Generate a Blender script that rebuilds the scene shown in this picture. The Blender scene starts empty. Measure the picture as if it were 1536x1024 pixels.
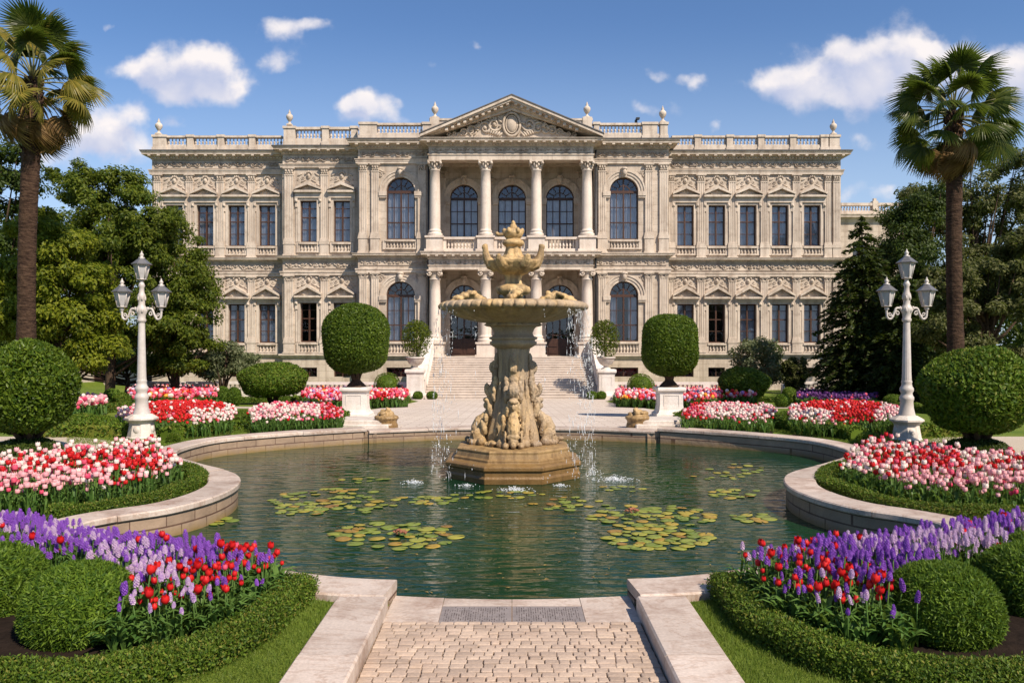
import bpy, bmesh, math, random
import numpy as np
from mathutils import Vector, Matrix, noise
from mathutils.geometry import delaunay_2d_cdt

SC = bpy.context.scene
COL = SC.collection
R = math.radians
PI = math.pi
rnd = random.Random(7)

# ------------------------------------------------------------------ camera
F = 1200.0            # focal length in photo pixels (1536 wide)
H = 1.9               # eye height above the paved path
cam_d = bpy.data.cameras.new("camera")
cam_d.sensor_width = 36.0
cam_d.lens = 36.0 * F / 1536.0
cam_d.clip_start = 0.05
cam_d.clip_end = 3000
cam = bpy.data.objects.new("camera", cam_d)
COL.objects.link(cam)
cam.location = (0, 0, H)
cam.rotation_euler = (R(90), 0, 0)
SC.camera = cam

# ------------------------------------------------------------------ light
SUN_AZ = 41.0         # degrees from straight behind the viewer towards the right
SUN_EL = 46.0
SC.view_settings.view_transform = 'Standard'
SC.view_settings.look = 'None'
SC.view_settings.gamma = 1
SC.view_settings.use_curve_mapping = False
SC.view_settings.exposure = 0.50
to_sun = Vector((math.sin(R(SUN_AZ)) * math.cos(R(SUN_EL)), -math.cos(R(SUN_AZ)) * math.cos(R(SUN_EL)), math.sin(R(SUN_EL))))
sun_d = bpy.data.lights.new("sun", 'SUN')
sun_d.energy = 5.0
sun_d.angle = R(0.5)
sun_d.color = (1.0, 0.875, 0.735)
sun = bpy.data.objects.new("sun", sun_d)
COL.objects.link(sun)
sun.rotation_euler = (-to_sun).to_track_quat('-Z', 'Y').to_euler()
sun.location = (20, -20, 40)

# ---- small node helper
def node(nt, t, ins=None, **props):
    n = nt.nodes.new(t)
    for k, v in props.items():
        setattr(n, k, v)
    for k, v in (ins or {}).items():
        s = n.inputs[k]
        if isinstance(v, bpy.types.NodeSocket):
            nt.links.new(v, s)
        else:
            s.default_value = v
    return n

def math_n(nt, op, a, b=0.0, c=0.0, clamp=False):
    n = nt.nodes.new('ShaderNodeMath'); n.operation = op; n.use_clamp = clamp
    for i, v in enumerate((a, b, c)):
        if isinstance(v, bpy.types.NodeSocket): nt.links.new(v, n.inputs[i])
        else: n.inputs[i].default_value = v
    return n.outputs[0]

def ramp(nt, fac, stops):
    n = nt.nodes.new('ShaderNodeValToRGB')
    nt.links.new(fac, n.inputs[0])
    e = n.color_ramp.elements
    while len(e) < len(stops): e.new(0.5)
    for i, (p, c) in enumerate(stops):
        e[i].position = p
        e[i].color = (*c, 1) if len(c) == 3 else c
    return n.outputs[0]

def mix(nt, fac, a, b, blend='MIX'):
    n = nt.nodes.new('ShaderNodeMix'); n.data_type = 'RGBA'; n.blend_type = blend
    for i, v in ((0, fac), (6, a), (7, b)):
        if isinstance(v, bpy.types.NodeSocket): nt.links.new(v, n.inputs[i])
        else: n.inputs[i].default_value = v if i == 0 else ((*v, 1) if len(v) == 3 else v)
    return n.outputs[2]

# ------------------------------------------------------------------ sky
# cumulus clouds at the directions they stand in: (x, y, half width, half height, weight) as photo pixels -> direction slopes
CLOUDS = [(255,108,62,36,1),(300,98,44,38,1),(338,112,44,38,1),(215,106,50,22,.7),(280,132,60,24,.75),(345,128,30,26,.6),
    (430,50,48,26,.85),(470,42,30,16,.75),(420,92,30,16,.62),(165,190,60,42,.85),(120,205,60,30,.7),(200,228,50,26,.75),(80,235,60,24,.6),
    (200,166,24,18,.6),(254,180,20,13,.65),(555,160,48,28,1),(525,166,36,22,.8),(600,176,34,14,.6),(540,150,24,18,.7),
    (1045,121,34,16,.85),(962,158,20,14,.7),(1000,156,24,14,.45),(990,107,22,10,.4),
    (1200,112,68,40,.95),(1255,92,46,40,1),(1300,95,60,46,1),(1355,68,52,46,1),(1360,105,60,46,1),(1160,125,50,30,.75),(1240,140,70,36,.7),
    (1330,140,70,36,.75),(1270,165,60,22,.45),(1420,110,60,50,.8),(1450,88,60,40,1),(1515,100,50,42,1),(1560,92,50,46,1),(1540,150,50,40,.7),(1500,185,50,20,.45),
    (1285,278,30,16,.5),(1335,284,22,14,.5),(1270,293,16,10,.4),(1290,215,40,16,.25),(640,96,18,10,.3),(720,70,14,8,.3),(1072,194,12,8,.4),(166,42,10,7,.4)]
world = bpy.data.worlds.new("World")
SC.world = world
world.use_nodes = True
wn = world.node_tree
wn.nodes.clear()

def cloud_group():
    g = bpy.data.node_groups.new("cloud_density", 'ShaderNodeTree')
    g.interface.new_socket(name="v", in_out='INPUT', socket_type='NodeSocketVector')
    g.interface.new_socket(name="d", in_out='OUTPUT', socket_type='NodeSocketFloat')
    gi = g.nodes.new('NodeGroupInput'); go = g.nodes.new('NodeGroupOutput')
    v0 = gi.outputs[0]
    big = node(g, 'ShaderNodeTexNoise', {'Vector': v0, 'Scale': 13.0, 'Detail': 4.0, 'Roughness': .6})
    off = node(g, 'ShaderNodeVectorMath', {0: big.outputs['Color'], 1: (.5, .5, .5)}, operation='SUBTRACT')
    v = node(g, 'ShaderNodeVectorMath', {0: off.outputs[0], 1: (.075, .05, 0), 2: v0}, operation='MULTIPLY_ADD').outputs[0]
    acc = None
    for px, py, rx, ry, w in CLOUDS:
        cx, cy = (px - 768) / F, (512 - py) / F
        ix, iy = F / (rx * 1.42), F / (ry * 1.42)
        q = node(g, 'ShaderNodeVectorMath', {0: v, 1: (ix, iy, 0), 2: (-cx * ix, -cy * iy, 0)}, operation='MULTIPLY_ADD').outputs[0]
        l = node(g, 'ShaderNodeVectorMath', {0: q}, operation='LENGTH').outputs['Value']
        m = node(g, 'ShaderNodeMapRange', {'Value': l, 'From Min': 1.0, 'From Max': .0, 'To Min': 0.0, 'To Max': w}, interpolation_type='SMOOTHSTEP').outputs[0]
        acc = m if acc is None else math_n(g, 'ADD', acc, m)
    acc = math_n(g, 'MINIMUM', acc, 1.1)
    fb = node(g, 'ShaderNodeTexNoise', {'Vector': v0, 'Scale': 21.0, 'Detail': 10.0, 'Roughness': .62}).outputs['Fac']
    s = math_n(g, 'MULTIPLY_ADD', math_n(g, 'SUBTRACT', fb, .5), 1.35, acc)
    vo = node(g, 'ShaderNodeTexVoronoi', {'Vector': v, 'Scale': 24.0}).outputs['Distance']
    s = math_n(g, 'MULTIPLY_ADD', math_n(g, 'SUBTRACT', .60, vo), .55, s)
    d = node(g, 'ShaderNodeMapRange', {'Value': s, 'From Min': .16, 'From Max': 1.12}, interpolation_type='SMOOTHSTEP').outputs[0]
    gate = node(g, 'ShaderNodeMapRange', {'Value': acc, 'From Min': .02, 'From Max': .22}, interpolation_type='SMOOTHSTEP').outputs[0]
    d = math_n(g, 'MULTIPLY', d, gate)
    g.links.new(d, go.inputs[0])
    return g

def build_world():
    cg = cloud_group()
    sky = wn.nodes.new('ShaderNodeTexSky')
    sky.sky_type = 'NISHITA'
    sky.sun_disc = False
    sky.sun_elevation = R(SUN_EL)
    sky.sun_rotation = R(180 - SUN_AZ)
    sky.altitude = 100
    sky.air_density = 1.0
    sky.dust_density = 0.6
    sky.ozone_density = 4.0
    tc = wn.nodes.new('ShaderNodeTexCoord')
    sep = node(wn, 'ShaderNodeSeparateXYZ', {0: tc.outputs['Generated']})
    ay = math_n(wn, 'MAXIMUM', math_n(wn, 'ABSOLUTE', sep.outputs[1]), .05)
    u = math_n(wn, 'DIVIDE', sep.outputs[0], ay)
    v = math_n(wn, 'DIVIDE', sep.outputs[2], ay)
    uv = node(wn, 'ShaderNodeCombineXYZ', {0: u, 1: v, 2: 0.0}).outputs[0]
    def dens(vec):
        n = wn.nodes.new('ShaderNodeGroup'); n.node_tree = cg
        wn.links.new(vec, n.inputs[0]); return n.outputs[0]
    d0 = dens(uv)
    up = node(wn, 'ShaderNodeVectorMath', {0: uv, 1: (.008, .024, 0)}, operation='ADD').outputs[0]
    d1 = dens(up)
    lit = math_n(wn, 'SUBTRACT', 1.05, math_n(wn, 'MULTIPLY', d1, .80), clamp=True)
    tex = node(wn, 'ShaderNodeTexNoise', {'Vector': uv, 'Scale': 24.0, 'Detail': 6.0, 'Roughness': .55}).outputs['Fac']
    vo = node(wn, 'ShaderNodeTexVoronoi', {'Vector': uv, 'Scale': 24.0}).outputs['Distance']
    lit = math_n(wn, 'ADD', lit, math_n(wn, 'MULTIPLY', math_n(wn, 'SUBTRACT', .45, vo), .7))
    lit = math_n(wn, 'ADD', lit, math_n(wn, 'MULTIPLY', math_n(wn, 'SUBTRACT', tex, .5), .9), clamp=True)
    ccol = mix(wn, lit, (4.6, 5.0, 6.6), (8.6, 8.0, 7.8))
    alpha = math_n(wn, 'MULTIPLY', d0, .95)
    skyc = mix(wn, 1.0, sky.outputs[0], (.86, 1.0, 1.16), 'MULTIPLY')
    hz = node(wn, 'ShaderNodeMapRange', {'Value': v, 'From Min': .0, 'From Max': .42, 'To Min': .72, 'To Max': .0}, interpolation_type='SMOOTHSTEP').outputs[0]
    skyc = mix(wn, hz, skyc, (5.4, 6.5, 7.9))
    c = mix(wn, alpha, skyc, ccol)
    bg = node(wn, 'ShaderNodeBackground', {'Color': c, 'Strength': 0.085})
    out = wn.nodes.new('ShaderNodeOutputWorld')
    wn.links.new(bg.outputs[0], out.inputs[0])
build_world()

# ------------------------------------------------------------------ mesh helpers
def PX(px, D): return (px - 768.0) / F * D
def PZ(py, D): return H + (512.0 - py) / F * D
def G(y):
    """height of the garden ground at distance y: level round the pool, then falling gently to the palace forecourt"""
    if y <= 17.5: return 0.0
    if y >= 44.0: return -1.25
    t = (y - 17.5) / 26.5
    return -1.25 * t
def gp(px, py, dz=0.0):
    """point of the ground (raised by dz) seen at a photo pixel"""
    lo, hi = 1.5, 120.0
    for _ in range(50):
        m = (lo + hi) / 2
        if 512 + (H - G(m) - dz) / m * F > py: lo = m
        else: hi = m
    return PX(px, lo), lo

class MB:
    def __init__(s): s.v = []; s.f = []; s.m = []; s.s = []
    def add(s, vs, fs, m=0, sm=False):
        o = len(s.v); s.v.extend(tuple(p) for p in vs)
        for f in fs:
            s.f.append(tuple(i + o for i in f)); s.m.append(m); s.s.append(sm)
    def box(s, x0, x1, y0, y1, z0, z1, m=0):
        vs = [(x0,y0,z0),(x1,y0,z0),(x1,y1,z0),(x0,y1,z0),(x0,y0,z1),(x1,y0,z1),(x1,y1,z1),(x0,y1,z1)]
        s.add(vs, [(0,3,2,1),(4,5,6,7),(0,1,5,4),(1,2,6,5),(2,3,7,6),(3,0,4,7)], m)
    def cbox(s, x0, x1, y0, y1, z0, z1, c, m=0):
        """box with its four front and top edges chamfered by c"""
        a = [(x0,z0),(x1,z0),(x1,z1-c),(x1-c,z1),(x0+c,z1),(x0,z1-c)]
        s.prism_xz(a, y0 + c, y1, m)
        b = [(x0+c,z0+c),(x1-c,z0+c),(x1-c,z1-c),(x1-c,z1-c),(x0+c,z1-c),(x0+c,z1-c)]
        s.add([(p[0], y0 + c, p[1]) for p in a] + [(p[0], y0, p[1]) for p in b],
              [(i, (i+1) % 6, 6 + (i+1) % 6, 6 + i) for i in range(6)] + [(6,7,8,10)], m)
    def prism_xz(s, poly, y0, y1, m=0):
        n = len(poly)
        vs = [(p[0], y0, p[1]) for p in poly] + [(p[0], y1, p[1]) for p in poly]
        s.add(vs, [tuple(range(n)), tuple(range(2*n-1, n-1, -1))] + [((i+1) % n, i, n+i, n+(i+1) % n) for i in range(n)], m)
    def prism_xy(s, poly, z0, z1, m=0, top=True):
        n = len(poly)
        vs = [(p[0], p[1], z0) for p in poly] + [(p[0], p[1], z1) for p in poly]
        s.add(vs, [tuple(range(n-1, -1, -1)), tuple(range(n, 2*n))] + [(i, (i+1) % n, n+(i+1) % n, n+i) for i in range(n)], m)
    def lathe(s, prof, cx=0, cy=0, seg=24, m=0, sm=True, mod=None, rot=0.0):
        """prof: list of (r, z); mod(angle, r, z) -> r"""
        o = []
        for r, z in prof:
            for k in range(seg):
                a = rot + 2 * PI * k / seg
                rr = mod(a, r, z) if mod else r
                o.append((cx + rr * math.cos(a), cy + rr * math.sin(a), z))
        fs = []
        for j in range(len(prof) - 1):
            for k in range(seg):
                k2 = (k + 1) % seg
                fs.append((j*seg+k, j*seg+k2, (j+1)*seg+k2, (j+1)*seg+k))
        s.add(o, fs, m, sm)
        n = len(prof)
        s.add(o[:seg], [tuple(range(seg-1, -1, -1))], m); s.add(o[-seg:], [tuple(range(seg))], m)
    def tube(s, pts, rad, sides=6, m=0, sm=True, cap=True):
        pts = [Vector(p) for p in pts]
        n = len(pts)
        if not hasattr(rad, '__len__'): rad = [rad] * n
        vs = []
        ref = None
        for i, p in enumerate(pts):
            t = (pts[min(i+1, n-1)] - pts[max(i-1, 0)])
            t = t.normalized() if t.length > 1e-9 else Vector((0,0,1))
            if ref is None:
                ref = Vector((1,0,0)) if abs(t.x) < .8 else Vector((0,1,0))
            a = (ref - t * ref.dot(t)).normalized(); ref = a
            b = t.cross(a)
            for k in range(sides):
                an = 2 * PI * k / sides
                vs.append(p + (a * math.cos(an) + b * math.sin(an)) * rad[i])
        fs = [(j*sides+k, j*sides+(k+1) % sides, (j+1)*sides+(k+1) % sides, (j+1)*sides+k) for j in range(n-1) for k in range(sides)]
        if cap: fs += [tuple(range(sides-1, -1, -1)), tuple(range((n-1)*sides, n*sides))]
        s.add(vs, fs, m, sm)
    def ell(s, c, r, seg=10, rings=6, m=0, sm=True, M=None):
        vs = [(0,0,-1)]
        for j in range(1, rings):
            ph = -PI/2 + PI * j / rings
            for k in range(seg):
                a = 2*PI*k/seg
                vs.append((math.cos(ph)*math.cos(a), math.cos(ph)*math.sin(a), math.sin(ph)))
        vs.append((0,0,1))
        fs = [(0, 1+(k+1) % seg, 1+k) for k in range(seg)]
        for j in range(rings-2):
            for k in range(seg):
                fs.append((1+j*seg+k, 1+j*seg+(k+1) % seg, 1+(j+1)*seg+(k+1) % seg, 1+(j+1)*seg+k))
        L = len(vs)-1; b = 1+(rings-2)*seg
        fs += [(b+k, b+(k+1) % seg, L) for k in range(seg)]
        if not hasattr(r, '__len__'): r = (r, r, r)
        out = []
        for v in vs:
            p = Vector((v[0]*r[0], v[1]*r[1], v[2]*r[2]))
            if M: p = M @ p
            out.append((p.x+c[0], p.y+c[1], p.z+c[2]))
        s.add(out, fs, m, sm)
    def build(s, name, mats, parent=None, recalc=False):
        me = bpy.data.meshes.new(name)
        me.from_pydata(s.v, [], s.f)
        me.polygons.foreach_set('material_index', s.m)
        me.polygons.foreach_set('use_smooth', s.s)
        if recalc:
            bm = bmesh.new(); bm.from_mesh(me); bmesh.ops.recalc_face_normals(bm, faces=bm.faces); bm.to_mesh(me); bm.free()
        return link(name, me, mats, parent)

def link(name, me, mats, parent=None):
    if not isinstance(mats, (list, tuple)): mats = [mats]
    if len(me.materials) == 0:
        for m in mats: me.materials.append(m)
    o = bpy.data.objects.new(name, me)
    COL.objects.link(o)
    if parent: o.parent = parent
    return o

def np_mesh(name, verts, faces, mats, parent=None, midx=None, smooth=False):
    """verts (N,3), faces (M,k) numpy"""
    me = bpy.data.meshes.new(name)
    verts = np.asarray(verts, dtype=np.float32); faces = np.asarray(faces, dtype=np.int32)
    k = faces.shape[1]
    me.vertices.add(len(verts)); me.vertices.foreach_set('co', verts.ravel())
    me.loops.add(faces.size); me.loops.foreach_set('vertex_index', faces.ravel())
    me.polygons.add(len(faces))
    me.polygons.foreach_set('loop_start', np.arange(0, faces.size, k, dtype=np.int32))
    me.polygons.foreach_set('loop_total', np.full(len(faces), k, dtype=np.int32))
    if midx is not None: me.polygons.foreach_set('material_index', np.asarray(midx, dtype=np.int32))
    me.polygons.foreach_set('use_smooth', np.full(len(faces), smooth, dtype=bool))
    me.update(calc_edges=True); me.validate()
    return link(name, me, mats, parent)

def tag(o, label=None, cat=None, group=None, kind=None):
    if label: o['label'] = label
    if cat: o['category'] = cat
    if group: o['group'] = group
    if kind: o['kind'] = kind
    return o
def thing(name, label, cat, loc=(0,0,0), rz=0.0, group=None):
    o = bpy.data.objects.new(name, None); COL.objects.link(o)
    o.empty_display_size = .1
    o.location = loc; o.rotation_euler = (0, 0, rz)
    return tag(o, label, cat, group)
def struct(o): return tag(o, kind='structure')
def dup(root, loc, rz=0.0, label=None, group=None, scale=None):
    def cp(o, par):
        c = o.copy(); COL.objects.link(c)
        if par: c.parent = par
        for ch in o.children: cp(ch, c)
        return c
    r = cp(root, None)
    r.location = loc; r.rotation_euler = (0, 0, rz)
    if scale: r.scale = (scale,)*3 if not hasattr(scale, '__len__') else scale
    if label: r['label'] = label
    if group: r['group'] = group
    return r

def in_poly(p, poly):
    x, y = p; c = False; n = len(poly); j = n-1
    for i in range(n):
        xi, yi = poly[i]; xj, yj = poly[j]
        if (yi > y) != (yj > y) and x < (xj-xi)*(y-yi)/(yj-yi)+xi: c = not c
        j = i
    return c
def catmull(pts, n=8, closed=False):
    P = [Vector((*p, 0)) if len(p) == 2 else Vector(p) for p in pts]
    out = []
    N = len(P)
    for i in range(N if closed else N-1):
        p0 = P[(i-1) % N] if closed else P[max(i-1,0)]
        p1 = P[i]; p2 = P[(i+1) % N]
        p3 = P[(i+2) % N] if closed else P[min(i+2,N-1)]
        for k in range(n):
            t = k/n
            out.append(.5*((2*p1)+(-p0+p2)*t+(2*p0-5*p1+4*p2-p3)*t*t+(-p0+3*p1-3*p2+p3)*t**3))
    if not closed: out.append(P[-1])
    return out
def offset_line(pts, d):
    """offset an open XY polyline to its left by d"""
    out = []
    n = len(pts)
    for i, p in enumerate(pts):
        t = (Vector(pts[min(i+1,n-1)][:2]) - Vector(pts[max(i-1,0)][:2])).normalized()
        out.append((p[0]-t.y*d, p[1]+t.x*d))
    return out
def resample(pts, step):
    P = [Vector(p[:2]) for p in pts]; out = [P[0].copy()]; acc = 0
    for a, b in zip(P, P[1:]):
        L = (b-a).length; d = step-acc
        while d <= L:
            out.append(a.lerp(b, d/L)); d += step
        acc = L-(d-step)
    return [(p.x, p.y) for p in out]
def sheet(name, poly, dz, m, res=1.0, holes=(), zf=None, zxy=None):
    """triangulated sheet that follows the ground, dz above it"""
    vs = [Vector(p[:2]) for p in poly]; es = [(i, (i+1) % len(vs)) for i in range(len(vs))]
    for h in holes:
        o = len(vs); vs += [Vector(p[:2]) for p in h]; es += [(o+i, o+(i+1) % len(h)) for i in range(len(h))]
    xs = [p[0] for p in poly]; ys = [p[1] for p in poly]
    y = min(ys)+res*.5
    while y < max(ys):
        x = min(xs)+res*.5
        while x < max(xs):
            if in_poly((x,y), poly) and not any(in_poly((x,y), h) for h in holes): vs.append(Vector((x,y)))
            x += res
        y += res
    vo, eo, fo, *_ = delaunay_2d_cdt(vs, es, [], 0, 1e-5)
    fs = []
    for f in fo:
        c = sum((vo[i] for i in f), Vector((0,0)))/len(f)
        if in_poly(c, poly) and not any(in_poly(c, h) for h in holes): fs.append(tuple(f))
    zf = zf or G
    mb = MB(); mb.add([(v.x, v.y, zf(v.y)+dz+(zxy((v.x, v.y)) if zxy else 0)) for v in vo], fs)
    return mb.build(name, m, recalc=True)

# ------------------------------------------------------------------ materials
def base_mat(name, rough=.6, spec=.4):
    m = bpy.data.materials.new(name); m.use_nodes = True
    nt = m.node_tree; b = nt.nodes['Principled BSDF']
    b.inputs['Roughness'].default_value = rough
    b.inputs['Specular IOR Level'].default_value = spec
    return m, nt, b
def pos_of(nt, scale=(1,1,1), obj=False):
    if obj: src = nt.nodes.new('ShaderNodeTexCoord').outputs['Object']
    else: src = nt.nodes.new('ShaderNodeNewGeometry').outputs['Position']
    return node(nt, 'ShaderNodeMapping', {'Vector': src, 'Scale': scale}).outputs[0]
def noise_n(nt, vec, scale, detail=5, rough=.55):
    return node(nt, 'ShaderNodeTexNoise', {'Vector': vec, 'Scale': scale, 'Detail': detail, 'Roughness': rough}).outputs['Fac']
def bump_n(nt, h, strength, dist, normal=None):
    ins = {'Height': h, 'Strength': strength, 'Distance': dist}
    if normal is not None: ins['Normal'] = normal
    return node(nt, 'ShaderNodeBump', ins).outputs[0]

def stone_mat(name, ca, cb, stain=(.2,.16,.12), st_amt=.5, blocks=None, bump=.25, rough=.75, big=.5, streak=.5, joint_d=.6, grain=30):
    m, nt, b = base_mat(name, rough, .3)
    p = pos_of(nt)
    n1 = noise_n(nt, p, big, 7, .62)
    c = mix(nt, ramp(nt, n1, [(.3,(0,0,0)),(.7,(1,1,1))]), ca, cb)
    g = noise_n(nt, p, grain, 4, .6)
    c = mix(nt, .35, c, ramp(nt, g, [(.25,(.45,.45,.45)),(.75,(1.35,1.33,1.3))]), 'MULTIPLY')
    h = math_n(nt, 'MULTIPLY', g, .25)
    if blocks:
        sp = node(nt, 'ShaderNodeSeparateXYZ', {0: p})
        bv = node(nt, 'ShaderNodeCombineXYZ', {0: math_n(nt, 'ADD', sp.outputs[0], math_n(nt, 'MULTIPLY', sp.outputs[1], 1.0)), 1: sp.outputs[2], 2: 0.0}).outputs[0]
        br = node(nt, 'ShaderNodeTexBrick', {'Vector': bv, 'Color1': (1.06,1.05,1.03,1), 'Color2': (.86,.85,.83,1), 'Mortar': (.55,.5,.45,1), 'Scale': 1.0,
                  'Mortar Size': .012, 'Mortar Smooth': .2, 'Brick Width': blocks[0], 'Row Height': blocks[1]})
        c = mix(nt, joint_d, c, br.outputs['Color'], 'MULTIPLY')
        h = math_n(nt, 'SUBTRACT', h, br.outputs['Fac'])
    sv = pos_of(nt, (2.2, 2.2, .16))
    s1 = noise_n(nt, sv, 1.3, 6, .65)
    c = mix(nt, math_n(nt, 'MULTIPLY', ramp(nt, s1, [(.47,(0,0,0)),(.66,(1,1,1))]), streak), c, stain)
    s2 = noise_n(nt, p, 2.1, 8, .7)
    c = mix(nt, math_n(nt, 'MULTIPLY', ramp(nt, s2, [(.50,(0,0,0)),(.68,(1,1,1))]), st_amt), c, stain)
    nt.links.new(c, b.inputs['Base Color'])
    nt.links.new(bump_n(nt, h, bump, .03), b.inputs['Normal'])
    return m
def leaf_mat(name, ca, cb, trans=.25, rough=.5, hue=None):
    m, nt, b = base_mat(name, rough, .16)
    geo = nt.nodes.new('ShaderNodeNewGeometry')
    rr = geo.outputs['Random Per Island']
    c = mix(nt, rr, ca, cb)
    if hue: c = mix(nt, ramp(nt, node(nt,'ShaderNodeMath',{0:math_n(nt,'MULTIPLY',rr,7.31)},operation='FRACT').outputs[0], [(.8,(0,0,0)),(.95,(1,1,1))]), c, hue)
    cl = noise_n(nt, pos_of(nt), 1.1, 2)
    c = mix(nt, .5, c, ramp(nt, cl, [(.3,(.6,.6,.6)),(.7,(1.3,1.3,1.25))]), 'MULTIPLY')
    nt.links.new(c, b.inputs['Base Color'])
    tr = node(nt, 'ShaderNodeBsdfTranslucent', {'Color': mix(nt, .5, c, (.35,.5,.05), 'MIX')})
    ms = node(nt, 'ShaderNodeMixShader', {0: trans, 1: b.outputs[0], 2: tr.outputs[0]})
    nt.links.new(ms.outputs[0], nt.nodes['Material Output'].inputs[0])
    return m
def plain_mat(name, c, rough=.6, spec=.4, var=.25, scale=6.0, c2=None, metal=0.0, bump=0.0):
    m, nt, b = base_mat(name, rough, spec)
    b.inputs['Metallic'].default_value = metal
    n = noise_n(nt, pos_of(nt), scale, 6, .65)
    c2 = c2 or tuple(x*(1-var) for x in c)
    nt.links.new(mix(nt, ramp(nt, n, [(.35,(0,0,0)),(.68,(1,1,1))]), c, c2), b.inputs['Base Color'])
    if bump: nt.links.new(bump_n(nt, n, bump, .02), b.inputs['Normal'])
    return m
def petal_mat(name, ca, cb, trans=.3):
    m, nt, b = base_mat(name, .5, .3)
    rr = nt.nodes.new('ShaderNodeNewGeometry').outputs['Random Per Island']
    ob = nt.nodes.new('ShaderNodeObjectInfo').outputs['Random']
    f = math_n(nt, 'FRACT', math_n(nt, 'ADD', ob, math_n(nt, 'MULTIPLY', rr, .6)))
    c = mix(nt, f, ca, cb)
    nt.links.new(c, b.inputs['Base Color'])
    tr = node(nt, 'ShaderNodeBsdfTranslucent', {'Color': c})
    ms = node(nt, 'ShaderNodeMixShader', {0: trans, 1: b.outputs[0], 2: tr.outputs[0]})
    nt.links.new(ms.outputs[0], nt.nodes['Material Output'].inputs[0])
    return m

M = {}
M['wall'] = stone_mat('wall_stone', (.59,.505,.415), (.44,.37,.295), (.22,.16,.115), .5, blocks=(1.05,.42), bump=.35, streak=.45)
M['trim'] = stone_mat('trim_stone', (.65,.56,.46), (.49,.41,.33), (.22,.16,.115), .5, bump=.2, streak=.5)
M['relief'] = stone_mat('relief_stone', (.57,.485,.395), (.42,.35,.275), (.20,.15,.11), .7, bump=.3, streak=.4, grain=14)
M['frieze'] = stone_mat('dark_frieze_stone', (.47,.39,.315), (.31,.25,.195), (.13,.10,.075), .75, bump=.3, streak=.5, grain=14)  # darker stone tone and stain for the friezes below the cornices
M['column'] = stone_mat('column_stone', (.68,.595,.51), (.58,.50,.425), (.36,.27,.2), .35, bump=.12, streak=.4, rough=.55)
M['white'] = stone_mat('white_marble', (.74,.685,.63), (.63,.575,.52), (.40,.32,.25), .4, bump=.12, streak=.35, rough=.5)
M['coping'] = stone_mat('coping_marble', (.66,.585,.52), (.55,.475,.415), (.33,.245,.19), .55, bump=.12, streak=.2, rough=.5, big=1.6, grain=45)
M['step'] = stone_mat('step_stone', (.60,.52,.45), (.50,.43,.365), (.26,.2,.16), .4, bump=.15, streak=.2, big=1.0)
M['frame'] = plain_mat('brown_frame', (.075,.034,.020), .45, .4, .4)
M['darkframe'] = plain_mat('dark_frame', (.055,.024,.015), .45, .4, .4)
M['roof'] = plain_mat('roof_lead', (.12,.105,.095), .6, .4, .3, 2.0)
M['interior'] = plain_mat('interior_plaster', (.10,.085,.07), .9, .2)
M['curtain'] = plain_mat('curtain_cloth', (.52,.55,.60), .9, .1, .25, 3.0)
M['door'] = plain_mat('door_wood', (.06,.03,.02), .4, .4, .4)
M['iron'] = plain_mat('black_iron', (.03,.03,.032), .4, .5)
M['soil'] = plain_mat('soil', (.020,.013,.009), .95, .1, .5, 20.0, bump=.8)
M['bark'] = plain_mat('bark', (.075,.05,.033), .9, .1, .55, 9.0, bump=.7)
def glass_mat(name, tint, fac=.3, refl=(.9,.92,1)):
    m = bpy.data.materials.new(name); m.use_nodes = True; nt = m.node_tree
    nt.nodes.remove(nt.nodes['Principled BSDF'])
    t = node(nt, 'ShaderNodeBsdfTransparent', {'Color': (*tint, 1)})
    wob = noise_n(nt, pos_of(nt), 1.7, 2)
    g = node(nt, 'ShaderNodeBsdfGlossy', {'Color': (*refl, 1), 'Roughness': .03, 'Normal': bump_n(nt, wob, .25, .05)})
    lw = node(nt, 'ShaderNodeFresnel', {'IOR': 1.5})
    f = math_n(nt, 'ADD', math_n(nt, 'MULTIPLY', lw.outputs[0], .7), fac, clamp=True)
    ms = node(nt, 'ShaderNodeMixShader', {0: f, 1: t.outputs[0], 2: g.outputs[0]})
    nt.links.new(ms.outputs[0], nt.nodes['Material Output'].inputs[0])
    return m
M['pane'] = glass_mat('window_glass', (.88,.89,.92), .06)
M['milk'] = plain_mat('frosted_lantern_glass', (.46,.44,.43), .25, .5, .25, 5.0)

# ------------------------------------------------------------------ palace
palace = thing('palace', 'pale stone two-storey palace with columned portico, pediment and roof balustrade', 'palace', (0, 50, -1.25))
palace.location = (0, 0, 0)

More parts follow.
